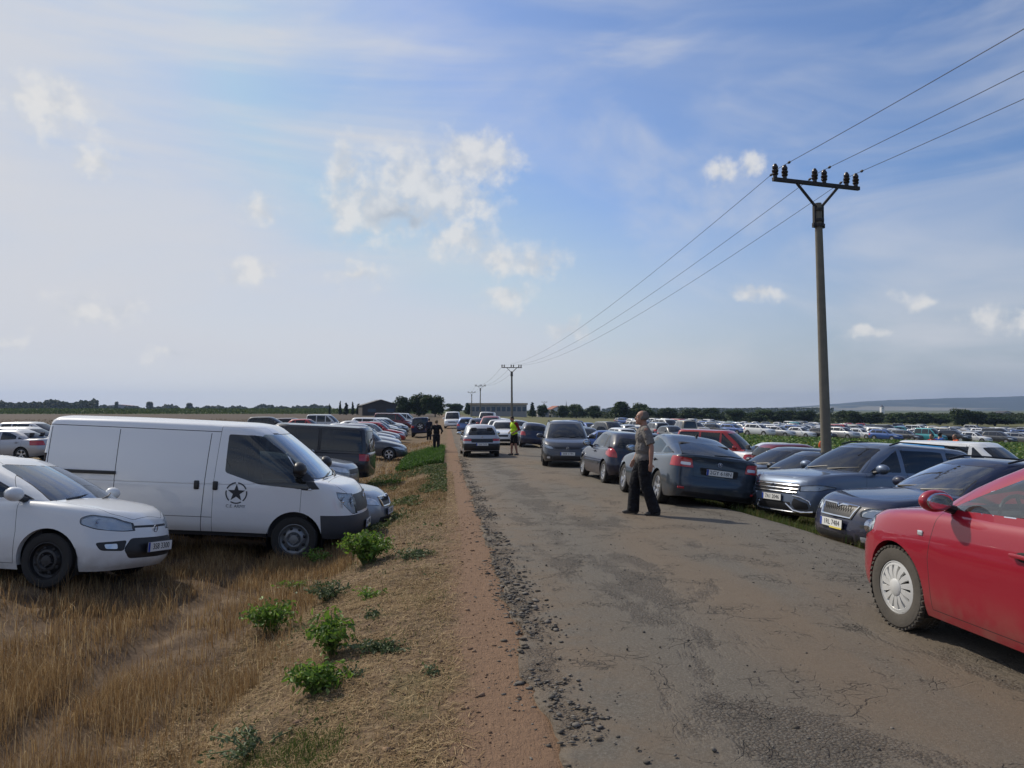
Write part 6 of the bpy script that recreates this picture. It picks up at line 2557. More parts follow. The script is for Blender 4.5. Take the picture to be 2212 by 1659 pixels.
def power_pole(x, y, arm_z, label, rot, lean=0.0, thick=1.0, detail=True):
    z0 = tz(x, y) - .1
    r = empty('power_pole', (x, y, z0), rot)
    tag(r, label, 'power pole', 'concrete poles of the overhead line')
    H = arm_z - z0
    lx = lean * H
    bm = bmesh.new()
    n = 9
    pts = [(lx * (i / n) * .9, 0, (H - .52) * i / n) for i in range(n + 1)]
    tube(bm, pts, [.165 * thick - .055 * i / n for i in range(n + 1)], 18)
    bobj('shaft', bm, M['concrete'], r)
    aw = 1.40
    ax = lx
    bm = bmesh.new()
    box(bm, (ax, 0, H), (aw * 2, .09, .10), bev=.006)
    box(bm, (ax, .05, H + .045), (aw * 2, .012, .012))
    bobj('crossarm', bm, M['line_steel'], r, smooth=False)
    for s in (-1, 1):
        bm = bmesh.new()
        tube(bm, [(lx * .9 + s * .05, -.02, H - .66), (ax + s * .66, -.02, H - .05)], .038, 6)
        bobj('brace', bm, M['line_steel'], r, smooth=False)
    bm = bmesh.new()
    for zz in (H - .70, H - .98, H - 1.12):
        t = zz / H
        lathe(bm, [(.115, zz - .035), (.142, zz - .035), (.142, zz + .035), (.115, zz + .035)], 14, 'z', (lx * t * .93, 0, 0))
    for s in (-1, 1):
        box(bm, (lx * .87 + s * .135, 0, H - .88), (.04, .08, .60))
        box(bm, (lx * .85 + s * .16, 0, H - 1.12), (.05, .07, .12))
    bobj('pole_clamp', bm, M['line_steel'], r, smooth=False)
    tops = []
    for xx in (-1.33, -1.03, -.07, .24, .98, 1.29):
        bm = bmesh.new()
        prof = [(.02, 0), (.055, .0), (.055, .05), (.075, .07), (.085, .10), (.065, .125), (.085, .15), (.088, .19), (.062, .215), (.075, .24), (.078, .28), (.05, .33), (.035, .36), (.0, .37)]
        lathe(bm, prof, 14 if detail else 8, 'z', (ax + xx, 0, H + .05))
        bobj('insulator', bm, M['insulator'], r)
    c, s = math.cos(rot), math.sin(rot)
    for xx in (-1.18, .085, 1.135):
        tops.append(Vector((x + (ax + xx) * c, y + (ax + xx) * s, z0 + H + .33)))
    POLES.append(tops)
    return r


def build_power_line():
    M['concrete'] = simple('weathered_concrete', (.17, .155, .125), .92, 0, .30, 5, .004)
    M['line_steel'] = simple('rusty_line_steel', (.045, .042, .042), .75, .3, .3, 20)
    M['insulator'] = simple('brown_porcelain', (.022, .013, .012), .25, 0, .2, 12)
    M['wire'] = simple('aluminium_wire', (.045, .047, .055), .6, .4)
    p0 = (10.6, -62)
    x1, y1 = at(1786, 21.0)
    x2, y2 = at(1106, 107)
    x3, y3 = at(1037, 201)
    x4, y4 = at(1019, 285)
    power_pole(p0[0], p0[1], 7.9, 'concrete power pole behind the viewer carrying the same wires', rad(6), 0, 1, False)
    power_pole(x1, y1, 7.78, 'big near concrete power pole standing behind the grey SUV', rad(14), -.027, .90)
    power_pole(x2, y2, 1.75 + 90 / FPX * 107, 'second concrete power pole along the road, above the hi-vis marshal', rad(4), -.005, 1.0)
    power_pole(x3, y3, 1.75 + 50 / FPX * 201, 'third power pole along the road, thin and far off', rad(0), .01, 1.0, False)
    power_pole(x4, y4, 1.75 + 36 / FPX * 285, 'farthest power pole of the roadside line, just left of the third', rad(0), 0, 1.1, False)
    x5, y5 = at(1176, 390)
    power_pole(x5, y5, 1.75 + 15 / FPX * 390, 'lone power pole among the trees right of the long hall', rad(0), 0, 1.0, False)
    n = 0
    names = ['left', 'middle', 'right']
    spans = ['coming over the viewer to the near pole', 'sagging from the near pole to the second pole', 'between the second and third poles', 'between the third and farthest poles']
    for k, sag in ((0, 1.45), (1, 1.25), (2, 1.0), (3, .8)):
        for j in range(3):
            a, b = POLES[k][j], POLES[k + 1][j]
            bm = bmesh.new()
            pts = []
            for t in np.linspace(0, 1, 41):
                p = a.lerp(b, t)
                p.z -= sag * 4 * t * (1 - t)
                pts.append(p)
            tube(bm, pts, (.0075 if k < 2 else .012), 5)
            if k in (0, 1):      # spiral ties either side of the insulators
                q = pts[-1] if k == 0 else pts[0]
                w_ = pts[-2] if k == 0 else pts[1]
                dv = (w_ - q).normalized()
                ellipsoid(bm, q + dv * .55, (.035, .07, .035), u=8, v=6)
            o = bobj('power_line_wire', bm, M['wire'])
            tag(o, f'{names[j]} power wire {spans[k]}', 'wire', 'overhead wires')
# ================================================================== people
# figure frame: faces +X, +Y is the figure's left, feet on z = 0, built for a height of 1.75 m

def remeshed(name, bm, voxel, smooth=4):
    me = bpy.data.meshes.new(name)
    bm.to_mesh(me)
    bm.free()
    o = bpy.data.objects.new('tmp_figure', me)
    COL.objects.link(o)
    m = o.modifiers.new('r', 'REMESH')
    m.mode = 'VOXEL'
    m.voxel_size = voxel
    s = o.modifiers.new('s', 'SMOOTH')
    s.iterations = smooth
    s.factor = .5
    dg = bpy.context.evaluated_depsgraph_get()
    out = bpy.data.meshes.new_from_object(o.evaluated_get(dg))
    bpy.data.objects.remove(o)
    bpy.data.meshes.remove(me)
    out.name = name
    out.polygons.foreach_set('use_smooth', [True] * len(out.polygons))
    return out


def limb(bm, pts, rad_, seg=12):
    tube(bm, pts, rad_, seg)
    for p, r in zip(pts, rad_):
        ellipsoid(bm, p, (r, r, r), u=10, v=7)


def hand(bm, wrist, d, side, palm_n, curl=.5, s=1.0):
    """palm, four bent fingers of different length and a thumb from the side of the palm"""
    d = Vector(d).normalized()
    n = Vector(palm_n).normalized()
    a = d.cross(n).normalized() * side          # towards the thumb
    w = Vector(wrist)
    pc = w + d * .045 * s
    Rm = Matrix((a, n, d)).transposed().to_4x4()
    ellipsoid(bm, pc, (.040 * s, .016 * s, .052 * s), Rm, u=12, v=8)
    for k, (off, ln) in enumerate(((.027, .070), (.009, .080), (-.010, .075), (-.027, .058))):
        b = w + d * .085 * s + a * off * s
        c = curl * (1 + .12 * k)
        p1 = b + (d * math.cos(c * .4) + n * math.sin(c * .4)) * ln * .48 * s
        p2 = p1 + (d * math.cos(c) + n * math.sin(c)) * ln * .30 * s
        p3 = p2 + (d * math.cos(c * 1.6) + n * math.sin(c * 1.6)) * ln * .24 * s
        limb(bm, [b - d * .01, p1, p2, p3], [.0095 * s, .0088 * s, .0080 * s, .0070 * s], 8)
    b = w + d * .028 * s + a * .032 * s
    p1 = b + (a * .7 + d * .8 + n * .25).normalized() * .034 * s
    p2 = p1 + (a * .25 + d * .95 + n * .3).normalized() * .028 * s
    limb(bm, [b - a * .01, p1, p2], [.012 * s, .0105 * s, .0085 * s], 8)


def figure(name, label, pos, rz, P, colours, height=1.75, fine=False, group=None):
    """P: pose points; colours: skin, shirt, trousers, shoes, hair"""
    root = empty(name, pos, rz)
    sc = height / 1.75
    root.scale = (sc, sc, sc)
    tag(root, label, 'person', group)
    V = Vector
    hip = V(P.get('hip', (0, 0, .93)))
    lean = P.get('lean', 0)
    ax = V((math.sin(lean), 0, math.cos(lean)))
    chest = hip + ax * .36
    neck = hip + ax * .545 + V((.0, 0, 0))
    hd = P.get('head_dir', 0.0)               # nod
    hc = neck + V((.045 + math.sin(hd) * .07, 0, .135 - abs(hd) * .02))
    sh = {s: hip + ax * .475 + V((-.01, s * .185, 0)) for s in (1, -1)}
    el = {s: V(P['elbow'][0 if s > 0 else 1]) for s in (1, -1)}
    wr = {s: V(P['wrist'][0 if s > 0 else 1]) for s in (1, -1)}
    kn = {s: V(P['knee'][0 if s > 0 else 1]) for s in (1, -1)}
    an = {s: V(P['ankle'][0 if s > 0 else 1]) for s in (1, -1)}
    hj = {s: hip + V((0, s * .092, -.02)) for s in (1, -1)}
    Rl = Matrix.Rotation(lean, 4, 'Y')
    bm = bmesh.new()
    # trunk
    ellipsoid(bm, hip + ax * .02, (.110, .158, .12), Rl)
    ellipsoid(bm, hip + ax * .18, (.105, .140, .16), Rl)
    ellipsoid(bm, chest, (.115, .160, .17), Rl)
    limb(bm, [sh[-1], hip + ax * .49, sh[1]], [.062, .088, .062])
    limb(bm, [hip + ax * .48, neck, hc - V((.015, 0, .05))], [.075, .057, .055])
    # head
    Rh = Matrix.Rotation(hd, 4, 'Y')

    def H(x, y, z):
        return hc + Rh @ V((x, y, z))
    ellipsoid(bm, H(-.012, 0, .028), (.098, .076, .092), Rh, 20, 14)
    ellipsoid(bm, H(.028, 0, -.040), (.066, .060, .078), Rh, 16, 12)
    ellipsoid(bm, H(.070, 0, -.093), (.026, .032, .022), Rh)
    tube(bm, [H(.082, 0, .018), H(.108, 0, -.022), H(.096, 0, -.036)], [.011, .016, .013], 8)
    ellipsoid(bm, H(.080, 0, .034), (.016, .052, .012), Rh)
    ellipsoid(bm, H(.086, 0, -.062), (.014, .024, .008), Rh)
    for s in (1, -1):
        ellipsoid(bm, H(-.008, s * .078, -.012), (.022, .010, .032), Rh, 10, 8)
        limb(bm, [sh[s], sh[s].lerp(el[s], .5), el[s], el[s].lerp(wr[s], .4), wr[s]], [.056, .047, .040, .041, .027])
        fd = (wr[s] - el[s]).normalized()
        hand(bm, wr[s], P.get('hand_dir', {}).get(s, fd), P.get('thumb', {}).get(s, s), P.get('palm', {}).get(s, (.1, -s, 0)), P.get('curl', .55))
        limb(bm, [hj[s], hj[s].lerp(kn[s], .5), kn[s], kn[s].lerp(an[s], .35), an[s]], [.088, .076, .055, .056, .038])
        td = V(P['toe'][0 if s > 0 else 1])
        limb(bm, [an[s] - V((0, 0, .03)), an[s] + td * .10 - V((0, 0, .045))], [.036, .03])
    body = link('body', remeshed('body', bm, .0075 if fine else .012, 3), colours['skin'], root)
    for s in (1, -1):
        bm = bmesh.new()
        ellipsoid(bm, H(.074, s * .030, .012), (.010, .013, .010), Rh, 10, 8)
        vs = ellipsoid(bm, H(.083, s * .031, .012), (.004, .006, .006), Rh, 8, 6)
        for f in {f for v in vs for f in v.link_faces}:
            f.material_index = 1
        bobj('eye', bm, [M['eye_white'], M['eye_dark']], body)
    vox = .010 if fine else .014
    # hair
    bm = bmesh.new()
    if P.get('hair') == 'cropped':        # bald crown, short hair round the sides and back
        ellipsoid(bm, H(-.034, 0, .034), (.083, .0785, .090), Rh, 20, 14)
        for t in np.linspace(-1.9, 1.9, 17):
            ellipsoid(bm, H(-.015 - .088 * math.cos(t), .078 * math.sin(t), .0 + .012 * math.cos(t)), (.020, .018, .036), Rh, 8, 6)
    elif P.get('hair') == 'cap':
        ellipsoid(bm, H(-.010, 0, .050), (.106, .085, .078), Rh, 18, 12)
        ellipsoid(bm, H(.100, 0, .050), (.060, .062, .010), Rh, 12, 6)
    else:
        ellipsoid(bm, H(-.026, 0, .044), (.098, .082, .086), Rh, 18, 12)
        ellipsoid(bm, H(-.060, 0, -.005), (.050, .070, .060), Rh, 12, 8)
    link('cap' if P.get('hair') == 'cap' else 'hair', remeshed('hair', bm, .008, 2), colours['hair'], root)
    # shirt
    bm = bmesh.new()
    b = P.get('baggy', 1.0)
    ellipsoid(bm, hip + ax * .005, (.130 * b, .178 * b, .13), Rl)
    ellipsoid(bm, hip + ax * .17, (.130 * b, .168 * b, .17), Rl)
    ellipsoid(bm, chest, (.132 * b, .178, .185), Rl)
    limb(bm, [sh[-1] + V((0, .01, .0)), hip + ax * .488, sh[1] - V((0, .01, 0))], [.070, .088, .070])
    tube(bm, [hip + ax * .50, hip + ax * .535], [.08, .066], 14)
    for s in (1, -1):
        L_ = P.get('sleeve', .75)
        if L_ <= 1:
            q = sh[s].lerp(el[s], L_)
            tube(bm, [sh[s] - V((0, s * .02, 0)), sh[s].lerp(q, .5), q], [.074, .070 * b, .068 * b], 14)
        else:
            q = el[s].lerp(wr[s], L_ - 1)
            limb(bm, [sh[s], sh[s].lerp(el[s], .5), el[s], q], [.070, .060, .054, .042])
    link('shirt', remeshed('shirt', bm, vox, 4), colours['shirt'], root)
    # trousers or shorts
    bm = bmesh.new()
    ellipsoid(bm, hip + V((0, 0, -.01)), (.128, .172, .13))
    for s in (1, -1):
        if P.get('shorts'):
            q = hj[s].lerp(kn[s], .92)
            tube(bm, [hj[s] + V((0, 0, .05)), hj[s].lerp(kn[s], .4), q], [.098, .100, .095], 14)
        else:
            f = P.get('flare', 1.0)
            k2 = an[s] + V((0, 0, -.035))
            tube(bm, [hj[s] + V((0, 0, .05)), hj[s].lerp(kn[s], .5), kn[s], kn[s].lerp(an[s], .5), k2], [.098, .093 * f, .080 * f, .080 * f, .084 * f], 14)
    link('shorts' if P.get('shorts') else 'trousers', remeshed('trousers', bm, vox, 4), colours['trousers'], root)
    for s in (1, -1):
        td = V(P['toe'][0 if s > 0 else 1]).normalized()
        bm = bmesh.new()
        z0 = an[s].z - .075
        a = V((an[s].x, an[s].y, z0))
        Rt = Matrix.Rotation(math.atan2(td.y, td.x), 4, 'Z') @ Matrix.Rotation(P.get('pitch', {}).get(s, 0), 4, 'Y')
        ellipsoid(bm, a - td * .045 + V((0, 0, .040)), (.052, .040, .050), Rt)
        ellipsoid(bm, a + td * .06 + V((0, 0, .034)), (.095, .043, .040), Rt)
        ellipsoid(bm, a + td * .135 + V((0, 0, .025)), (.055, .040, .027), Rt)
        box(bm, a + td * .045 + V((0, 0, .010)), (.25, .078, .022), Rt, bev=.008)
        link('shoe', remeshed('shoe', bm, .008, 2), colours['shoes'], root)
    if 'vest' in colours:
        bm = bmesh.new()
        ellipsoid(bm, hip + ax * .03, (.143, .19, .12), Rl)
        ellipsoid(bm, hip + ax * .17, (.143, .182, .17), Rl)
        ellipsoid(bm, chest, (.146, .188, .185), Rl)
        limb(bm, [sh[-1] + V((0, .05, .005)), hip + ax * .49, sh[1] - V((0, .05, -.005))], [.074, .09, .074])
        link('hi_vis_vest', remeshed('hi_vis_vest', bm, .012, 3), colours['vest'], root)
    return root


def cloth(name, c, vary=.15):
    t = NT(name)
    p = t.pos(obj=True)
    nz = t.noise(p, 18, 4)
    fold = t.noise(p, 7, 3, .5, 1.6)
    col = t.mix(nz, tuple(v * (1 - vary) for v in c), tuple(min(1, v * (1 + vary)) for v in c))
    b = t.bsdf(col, .9)
    t.put(b, 'Specular IOR Level', .2)
    t.put(b, 'Normal', t.bump(t.math('ADD', fold, t.math('MULTIPLY', t.noise(p, 140, 2), .03)), .07, .9))
    return t.out(b)


STAND = dict(hip=(0, 0, .93), elbow=[(-.03, .235, 1.13), (-.03, -.235, 1.13)], wrist=[(.04, .25, .88), (.04, -.25, .88)],
             knee=[(.02, .10, .50), (.02, -.10, .50)], ankle=[(0, .105, .085), (0, -.105, .085)], toe=[(1, .15, 0), (1, -.15, 0)])


def build_people():
    M['eye_white'] = simple('eye_white', (.7, .68, .65), .3)
    M['eye_dark'] = simple('eye_iris', (.02, .015, .012), .2)
    tan = simple('tanned_skin', (.36, .185, .125), .55, 0, .12, 30)
    skin = simple('fair_skin', (.42, .25, .18), .55, 0, .12, 30)
    grey_hair = simple('grey_hair', (.13, .115, .10), .9, 0, .3, 60)
    dark_hair = simple('dark_hair', (.02, .016, .012), .7, 0, .3, 60)
    black = cloth('black_cloth', (.014, .014, .017), .3)
    shoe = simple('dark_leather', (.03, .027, .025), .6, 0, .25, 20)
    red = cloth('red_cloth', (.50, .03, .025))
    # --- the man standing on the road, side on, facing left
    x, y = at(1386, 13.45)
    P = dict(STAND, hip=(-.02, 0, .93), lean=-.04, head_dir=-.06, hair='cropped', baggy=1.12, sleeve=.86, flare=1.22,
             elbow=[(-.13, .25, 1.14), (-.02, -.25, 1.14)], wrist=[(-.115, .275, .875), (.10, -.26, .90)],
             knee=[(-.05, .10, .50), (.11, -.10, .50)], ankle=[(-.20, .105, .085), (.14, -.11, .085)], toe=[(1, .25, 0), (1, -.2, 0)], curl=.7)
    figure('person', 'man with cropped grey hair, grey T-shirt and baggy black trousers on the road', (x, y, tz(x, y) + .02), rad(180 - 8), P,
           dict(skin=tan, shirt=cloth('grey_tshirt', (.175, .163, .152)), trousers=black, shoes=shoe, hair=grey_hair), 1.79, True)
    # --- marshal
    x, y = at(1111, 36)
    P = dict(STAND, lean=.10, head_dir=.55, shorts=True, sleeve=1.3, elbow=[(-.06, .26, 1.14), (-.08, -.26, 1.14)], wrist=[(.14, .17, 1.02), (.14, -.17, 1.02)],
             knee=[(.02, .10, .50), (.05, -.10, .50)], ankle=[(-.06, .12, .085), (.07, -.11, .085)])
    figure('person', 'marshal in a yellow hi-vis vest, red shirt and dark shorts looking down on the road', (x, y, tz(x, y) + .02), rad(215), P,
           dict(skin=tan, shirt=cloth('maroon_shirt', (.22, .02, .025)), trousers=black, shoes=shoe, hair=dark_hair,
                vest=simple('hi_vis_yellow', (.55, .85, .02), .7, 0, .1, 12)), 1.80)
    # --- figure in black on the left verge, seen from behind
    x, y = at(943, 40)
    P = dict(STAND, lean=.10, head_dir=.15, sleeve=1.8, elbow=[(-.06, .29, 1.16), (-.08, -.30, 1.16)], wrist=[(.13, .25, 1.02), (.13, -.25, 1.02)],
             knee=[(.03, .10, .50), (.00, -.10, .50)], ankle=[(.05, .11, .085), (-.10, -.11, .085)])
    figure('person', 'person dressed all in black walking away along the green left verge', (x, y, float(gz(x, y)) - .05), rad(92), P,
           dict(skin=skin, shirt=black, trousers=cloth('charcoal_cloth', (.02, .02, .024)), shoes=shoe, hair=simple('fair_hair', (.16, .11, .06), .8, 0, .2, 40)), 1.72)
    x, y = at(927, 62)
    figure('person', 'second dark figure half hidden beside the blue off-roader', (x, y, float(gz(x, y))), rad(85), dict(STAND, sleeve=1.7),
           dict(skin=skin, shirt=cloth('navy_cloth', (.02, .024, .04)), trousers=black, shoes=shoe, hair=dark_hair), 1.75)
    # --- people in bright shirts at the edge of the crop
    blue = cloth('blue_cloth', (.03, .08, .28))
    orange = cloth('orange_cloth', (.70, .12, .04))
    for px, d, rz, h, c, hair, lab, ln in [
        (2012, 35, 200, 1.76, red, dark_hair, 'person in a red shirt left of the blue-shirted one in the crop', 0),
        (2028, 36, 20, 1.80, blue, dark_hair, 'person in a blue shirt beside the red-shirted one in the crop', 0),
        (2063, 36, 170, 1.72, orange, skin, 'person in an orange top alone above the white van roof', 0),
        (1972, 34, 190, 1.65, red, skin, 'person in red stooping above the roof of the grey SUV', .6),
        (1778, 36, 100, 1.74, orange, dark_hair, 'person in orange-red half behind the concrete pole', 0),
        (1990, 35, 160, 1.55, cloth('khaki_cloth', (.20, .15, .08)), skin, 'person in khaki crouched between the stooping red one and the standing red one', .3)]:
        x, y = at(px, d)
        P = dict(STAND, lean=ln, head_dir=ln)
        if ln > .2:
            P['elbow'] = [(.25, .22, 1.0), (.25, -.22, 1.0)]
            P['wrist'] = [(.42, .16, .82), (.42, -.16, .82)]
        figure('person', lab, (x, y, tz(x, y)), rad(rz), P, dict(skin=tan, shirt=c, trousers=black, shoes=shoe, hair=hair if hair is not skin else grey_hair), h, group='people at the edge of the crop')
# ================================================================== placing the vehicles
def settle(o, x, y, heading, wb=2.6, tr=.75, on_road=False, dive=0.0):
    """stand a car on the slope under its four wheels"""
    h = rad(heading)
    f = Vector((math.cos(h), math.sin(h)))
    l = Vector((-f.y, f.x))
    zf = lambda a, b: float(terrain(x + f.x * a + l.x * b, y + f.y * a + l.y * b)) + (.02 if on_road else .0)
    zF = (zf(wb / 2, tr) + zf(wb / 2, -tr)) / 2
    zR = (zf(-wb / 2, tr) + zf(-wb / 2, -tr)) / 2
    zL = (zf(wb / 2, tr) + zf(-wb / 2, tr)) / 2
    zT = (zf(wb / 2, -tr) + zf(-wb / 2, -tr)) / 2
    pitch = math.atan2(zF - zR, wb) - dive
    roll = math.atan2(zL - zT, 2 * tr)
    o.location = (x, y, (zF + zR) / 2)
    o.rotation_mode = 'XYZ'
    Rm = Matrix.Rotation(h, 3, 'Z') @ Matrix.Rotation(-pitch, 3, 'Y') @ Matrix.Rotation(roll, 3, 'X')
    o.rotation_euler = Rm.to_euler()


def nose_at(sp, px, d, heading, dx=0.0):
    """centre of the car whose nose (or tail, dx<0 flips) is at a spot"""
    x, y = at(px, d)
    h = rad(heading)
    k = -(sp['L'] / 2) if dx >= 0 else sp['L'] / 2
    return x + math.cos(h) * k, y + math.sin(h) * k


NEAR = 'vehicles parked by the road'


def put(name, sp, feat, x, y, heading, label, cat='car', group=NEAR, lod=0, on_road=False, **kw):
    r = build_car(name, sp, lod, feat)
    settle(r, x, y, heading, sp['wb'], sp['W'] / 2 - .12, on_road, kw.get('dive', 0))
    tag(r, label, cat, group)
    return r


PROTO = {}


def clone(key, sp, colour, metal, x, y, heading, label, name='parked_car', cat='car', group=NEAR, on_road=False, **kw):
    if key not in PROTO:
        PROTO[key] = build_car(name, sp, 1, gen_feat(sp, **kw))
        r = PROTO[key]
        PROTO[key + '_used'] = False
    src = PROTO[key]
    if not PROTO[key + '_used']:
        PROTO[key + '_used'] = True
        r = src
        for c in [q for q in src.children_recursive if q.get('painted')]:
            c.color = (*colour, metal)
    else:
        r = copy_tree(src, None, (*colour, metal), lambda o: o.get('painted'))
        r.name = name
    settle(r, x, y, heading, sp['wb'], sp['W'] / 2 - .12, on_road)
    tag(r, label, cat, group)
    return r


WHITE, SILVER, GREY, DGREY, BLACK = (.74, .75, .75), (.46, .47, .48), (.22, .23, .24), (.06, .065, .07), (.014, .015, .017)
BLUE, NAVY, RED, MAROON, TURQ, BEIGE, GREEN = (.035, .09, .28), (.012, .02, .06), (.40, .025, .025), (.16, .012, .02), (.05, .30, .34), (.42, .36, .27), (.05, .13, .06)


def build_vehicles():
    # ---------------- left field
    x, y = at(110, 8.95)           # right front wheel of the white hatchback
    h = -11
    sp = SP_HATCH
    xw, yw = sp['L'] / 2 - sp['fo'], -(sp['W'] / 2 - .12)
    cx_ = x - (math.cos(rad(h)) * xw - math.sin(rad(h)) * yw)
    cy_ = y - (math.sin(rad(h)) * xw + math.cos(rad(h)) * yw)
    put('hatchback', sp, F_HATCH, cx_, cy_, h, 'small white hatchback cut off by the left edge, nose towards the road')
    x, y = at(637, 11.75)
    h = -1.5
    sp = SP_VAN
    xw, yw = sp['L'] / 2 - sp['fo'], -(sp['W'] / 2 - .12)
    cx_ = x - (math.cos(rad(h)) * xw - math.sin(rad(h)) * yw)
    cy_ = y - (math.sin(rad(h)) * xw + math.cos(rad(h)) * yw)
    put('panel_van', sp, F_VAN, cx_, cy_, h, 'white panel van with a black star emblem on its front door', 'van', dive=.018)
    # ---------------- right of the road
    x, y = at(1948, 6.30)
    h = 93.0
    sp = SP_RED
    xw, yw = sp['L'] / 2 - sp['fo'], (sp['W'] / 2 - .12)
    cx_ = x - (math.cos(rad(h)) * xw - math.sin(rad(h)) * yw)
    cy_ = y - (math.sin(rad(h)) * xw + math.cos(rad(h)) * yw)
    put('hatchback', sp, F_RED, cx_, cy_, h, 'bright red hatchback with silver wheel covers cut off by the right edge', on_road=True)
    x, y = at(1421, 15.9)
    h = 91.6
    sp = SP_NOTCH
    xw, yw = sp['L'] / 2 - sp['fo'] - sp['wb'], (sp['W'] / 2 - .12)
    cx_ = x - (math.cos(rad(h)) * xw - math.sin(rad(h)) * yw)
    cy_ = y - (math.sin(rad(h)) * xw + math.cos(rad(h)) * yw)
    put('saloon_car', sp, F_NOTCH, cx_, cy_, h, 'dark blue-grey saloon seen from behind, next to the standing man', on_road=True)
    x, y = nose_at(SP_ESTATE, 1788, 10.9, 184.5)
    put('estate_car', SP_ESTATE, F_ESTATE, x, y, 184.5, 'dark blue estate car with a chrome-framed grille facing the road', )
    x, y = nose_at(SP_SUV, 1662, 14.3, 195)
    put('suv', SP_SUV, F_SUV, x, y, 195, 'grey metallic SUV with a chrome-barred grille nosing onto the verge')
    put('family_car', SP_MPV, F_MPV, 4.45, 29.6, 264, 'tall dark grey family car on the road facing the viewer', on_road=True)
    put('hatchback', SP_TAIL, F_TAIL, 4.88, 22.3, 93, 'small dark blue hatchback with tall red tail lamps seen from behind', on_road=True)
    xo, yo = at(1037, 35.0)
    put('hatchback', SP_OLD, F_OLD, xo, yo + 1.2, 92, 'old silver hatchback driving away along the middle of the road', group='vehicles on the road', on_road=True)
    # the row behind the first cars on the right
    for key, sp, c, m, px, d, hd, lab, rails in [
        ('s', SP_SALOON, BLACK, .3, 1560, 18.2, 190, 'low black saloon between the grey SUV and the blue-grey saloon', None),
        ('h', SP_WAGON, (.035, .037, .042), .4, 1535, 21.2, 190, 'black estate with a pale sunshade behind its windscreen, second in the row', None)]:
        x, y = nose_at(sp, px, d, hd)
        clone(key, sp, c, m, x, y, hd, lab, 'saloon_car' if key == 's' else 'estate_car', wipers=True, cabin=True)
    bm = bmesh.new()
    # red cars, white van further down the field
    def cl(key, sp, c, m, px, d, hd, lab, name='parked_car', cat='car', group=NEAR, on_road=False, **kw):
        x, y = at(px, d)
        return clone(key, sp, c, m, x, y, hd, lab, name, cat, group, on_road, **kw)
    cl('sv', SP_SMALLVAN, (.36, .02, .02), .0, 1560, 36, -40, 'red van standing in front of the crop behind the blue-grey saloon', 'delivery_van', 'van')
    cl('gh', SP_GHATCH, MAROON, .3, 1733, 31, 8, 'maroon hatchback just left of the concrete pole', 'hatchback')
    cl('gh', SP_GHATCH, RED, 0, 1890, 22.5, 8, 'red hatchback whose roof shows over the grey SUV', 'hatchback')
    cl('s', SP_SALOON, WHITE, 0, 1690, 33, 8, 'white saloon roof peeping out left of the maroon hatchback', 'saloon_car')
    r = cl('sv', SP_SMALLVAN, WHITE, 0, 2108, 21.5, -60, 'small white van with a blue panel on its flank, parked in the field', 'delivery_van', 'van')
    for ch in list(r.children):
        pass
    # blue lettering panel on the flank of the small van
    car = Car(SP_SMALLVAN, 1)
    for sg in (1, -1):
        bmd = car.take(car.cut([(-1.95, 1.20), (-.45, 1.20), (-.55, 1.72), (-1.85, 1.73)], 'y', sg, lim=lambda c: abs(c.y) > .4), push=.012)
        d = bobj('blue_panel', bmd, M['decal_blue'], r)
        bmw = bmesh.new()
        for k in range(3):
            fs = car.cut([(-1.6 + .08 * k, 1.30 + .10 * k), (-.9, 1.30 + .10 * k), (-.9, 1.335 + .10 * k), (-1.6 + .08 * k, 1.335 + .10 * k)], 'y', sg, lim=lambda c: abs(c.y) > .4)
        bmw.free()
    car.bm.free()
    # ---------------- cars on and beside the road ahead
    G = 'vehicles on the road'
    cl('th', SP_TAIL, (.012, .018, .05), .2, 1148, 45.5, 88, 'dark blue hatchback seen from behind, right of the marshal', 'hatchback', 'car', G, True)
    cl('gh', SP_GHATCH, WHITE, 0, 1088, 48.5, 262, 'white hatchback facing the viewer, left of the marshal', 'hatchback', 'car', G, True)
    cl('bv', SP_BOXVAN, WHITE, 0, 978, 92, 268, 'white van coming along the road towards the viewer', 'passenger_van', 'van', G, True)
    cl('gh', SP_GHATCH, (.10, .17, .36), .4, 1007, 74, 88, 'pale blue hatchback on the road beside the white van', 'hatchback', 'car', G, True)
    cl('s', SP_SALOON, NAVY, .3, 1032, 66, 88, 'navy saloon ahead of the old silver hatchback', 'saloon_car', 'car', G, True)
    cl('mpv', SP_MPV, (.30, .04, .035), .2, 1060, 62, 262, 'dusky red car behind the roof of the old silver hatchback', 'family_car', 'car', G, True)
    cl('bv', SP_BOXVAN, SILVER, .4, 1052, 88, 262, 'silver-grey van rising behind the dusky red car', 'passenger_van', 'van', G, True)
    cl('s', SP_SALOON, SILVER, .5, 1076, 56, 262, 'silver saloon queueing behind the white hatchback', 'saloon_car', 'car', G, True)
    cl('h', SP_WAGON, WHITE, 0, 1085, 72, 262, 'white estate car in the queue above the marshal', 'estate_car', 'car', G, True)
    cl('h', SP_WAGON, SILVER, .5, 1120, 70, 262, 'silver estate car behind the head of the marshal', 'estate_car', 'car', G, True)
    cl('gh', SP_GHATCH, GREY, .4, 1152, 62, 262, 'mid-grey hatchback above the dark blue hatchback', 'hatchback', 'car', G, True)
    # ---------------- left row along the verge
    Lg = 'cars parked with their noses to the left verge'

    def nose(key, sp, c, m, px, d, hd, lab, name='parked_car', cat='car', **kw):
        x, y = nose_at(sp, px, d, hd)
        return clone(key, sp, c, m, x, y, hd, lab, name, cat, Lg, False, **kw)
    nose('es', SP_ESTATE, (.30, .32, .35), .6, 842, 14.55, -6, 'silver car with a chrome grille whose nose shows past the white van', 'estate_car', extra=chrome_grille(.55, .715, .34, .40, vbars=9), plate_f='6S3 9021', plate_zf=.45)
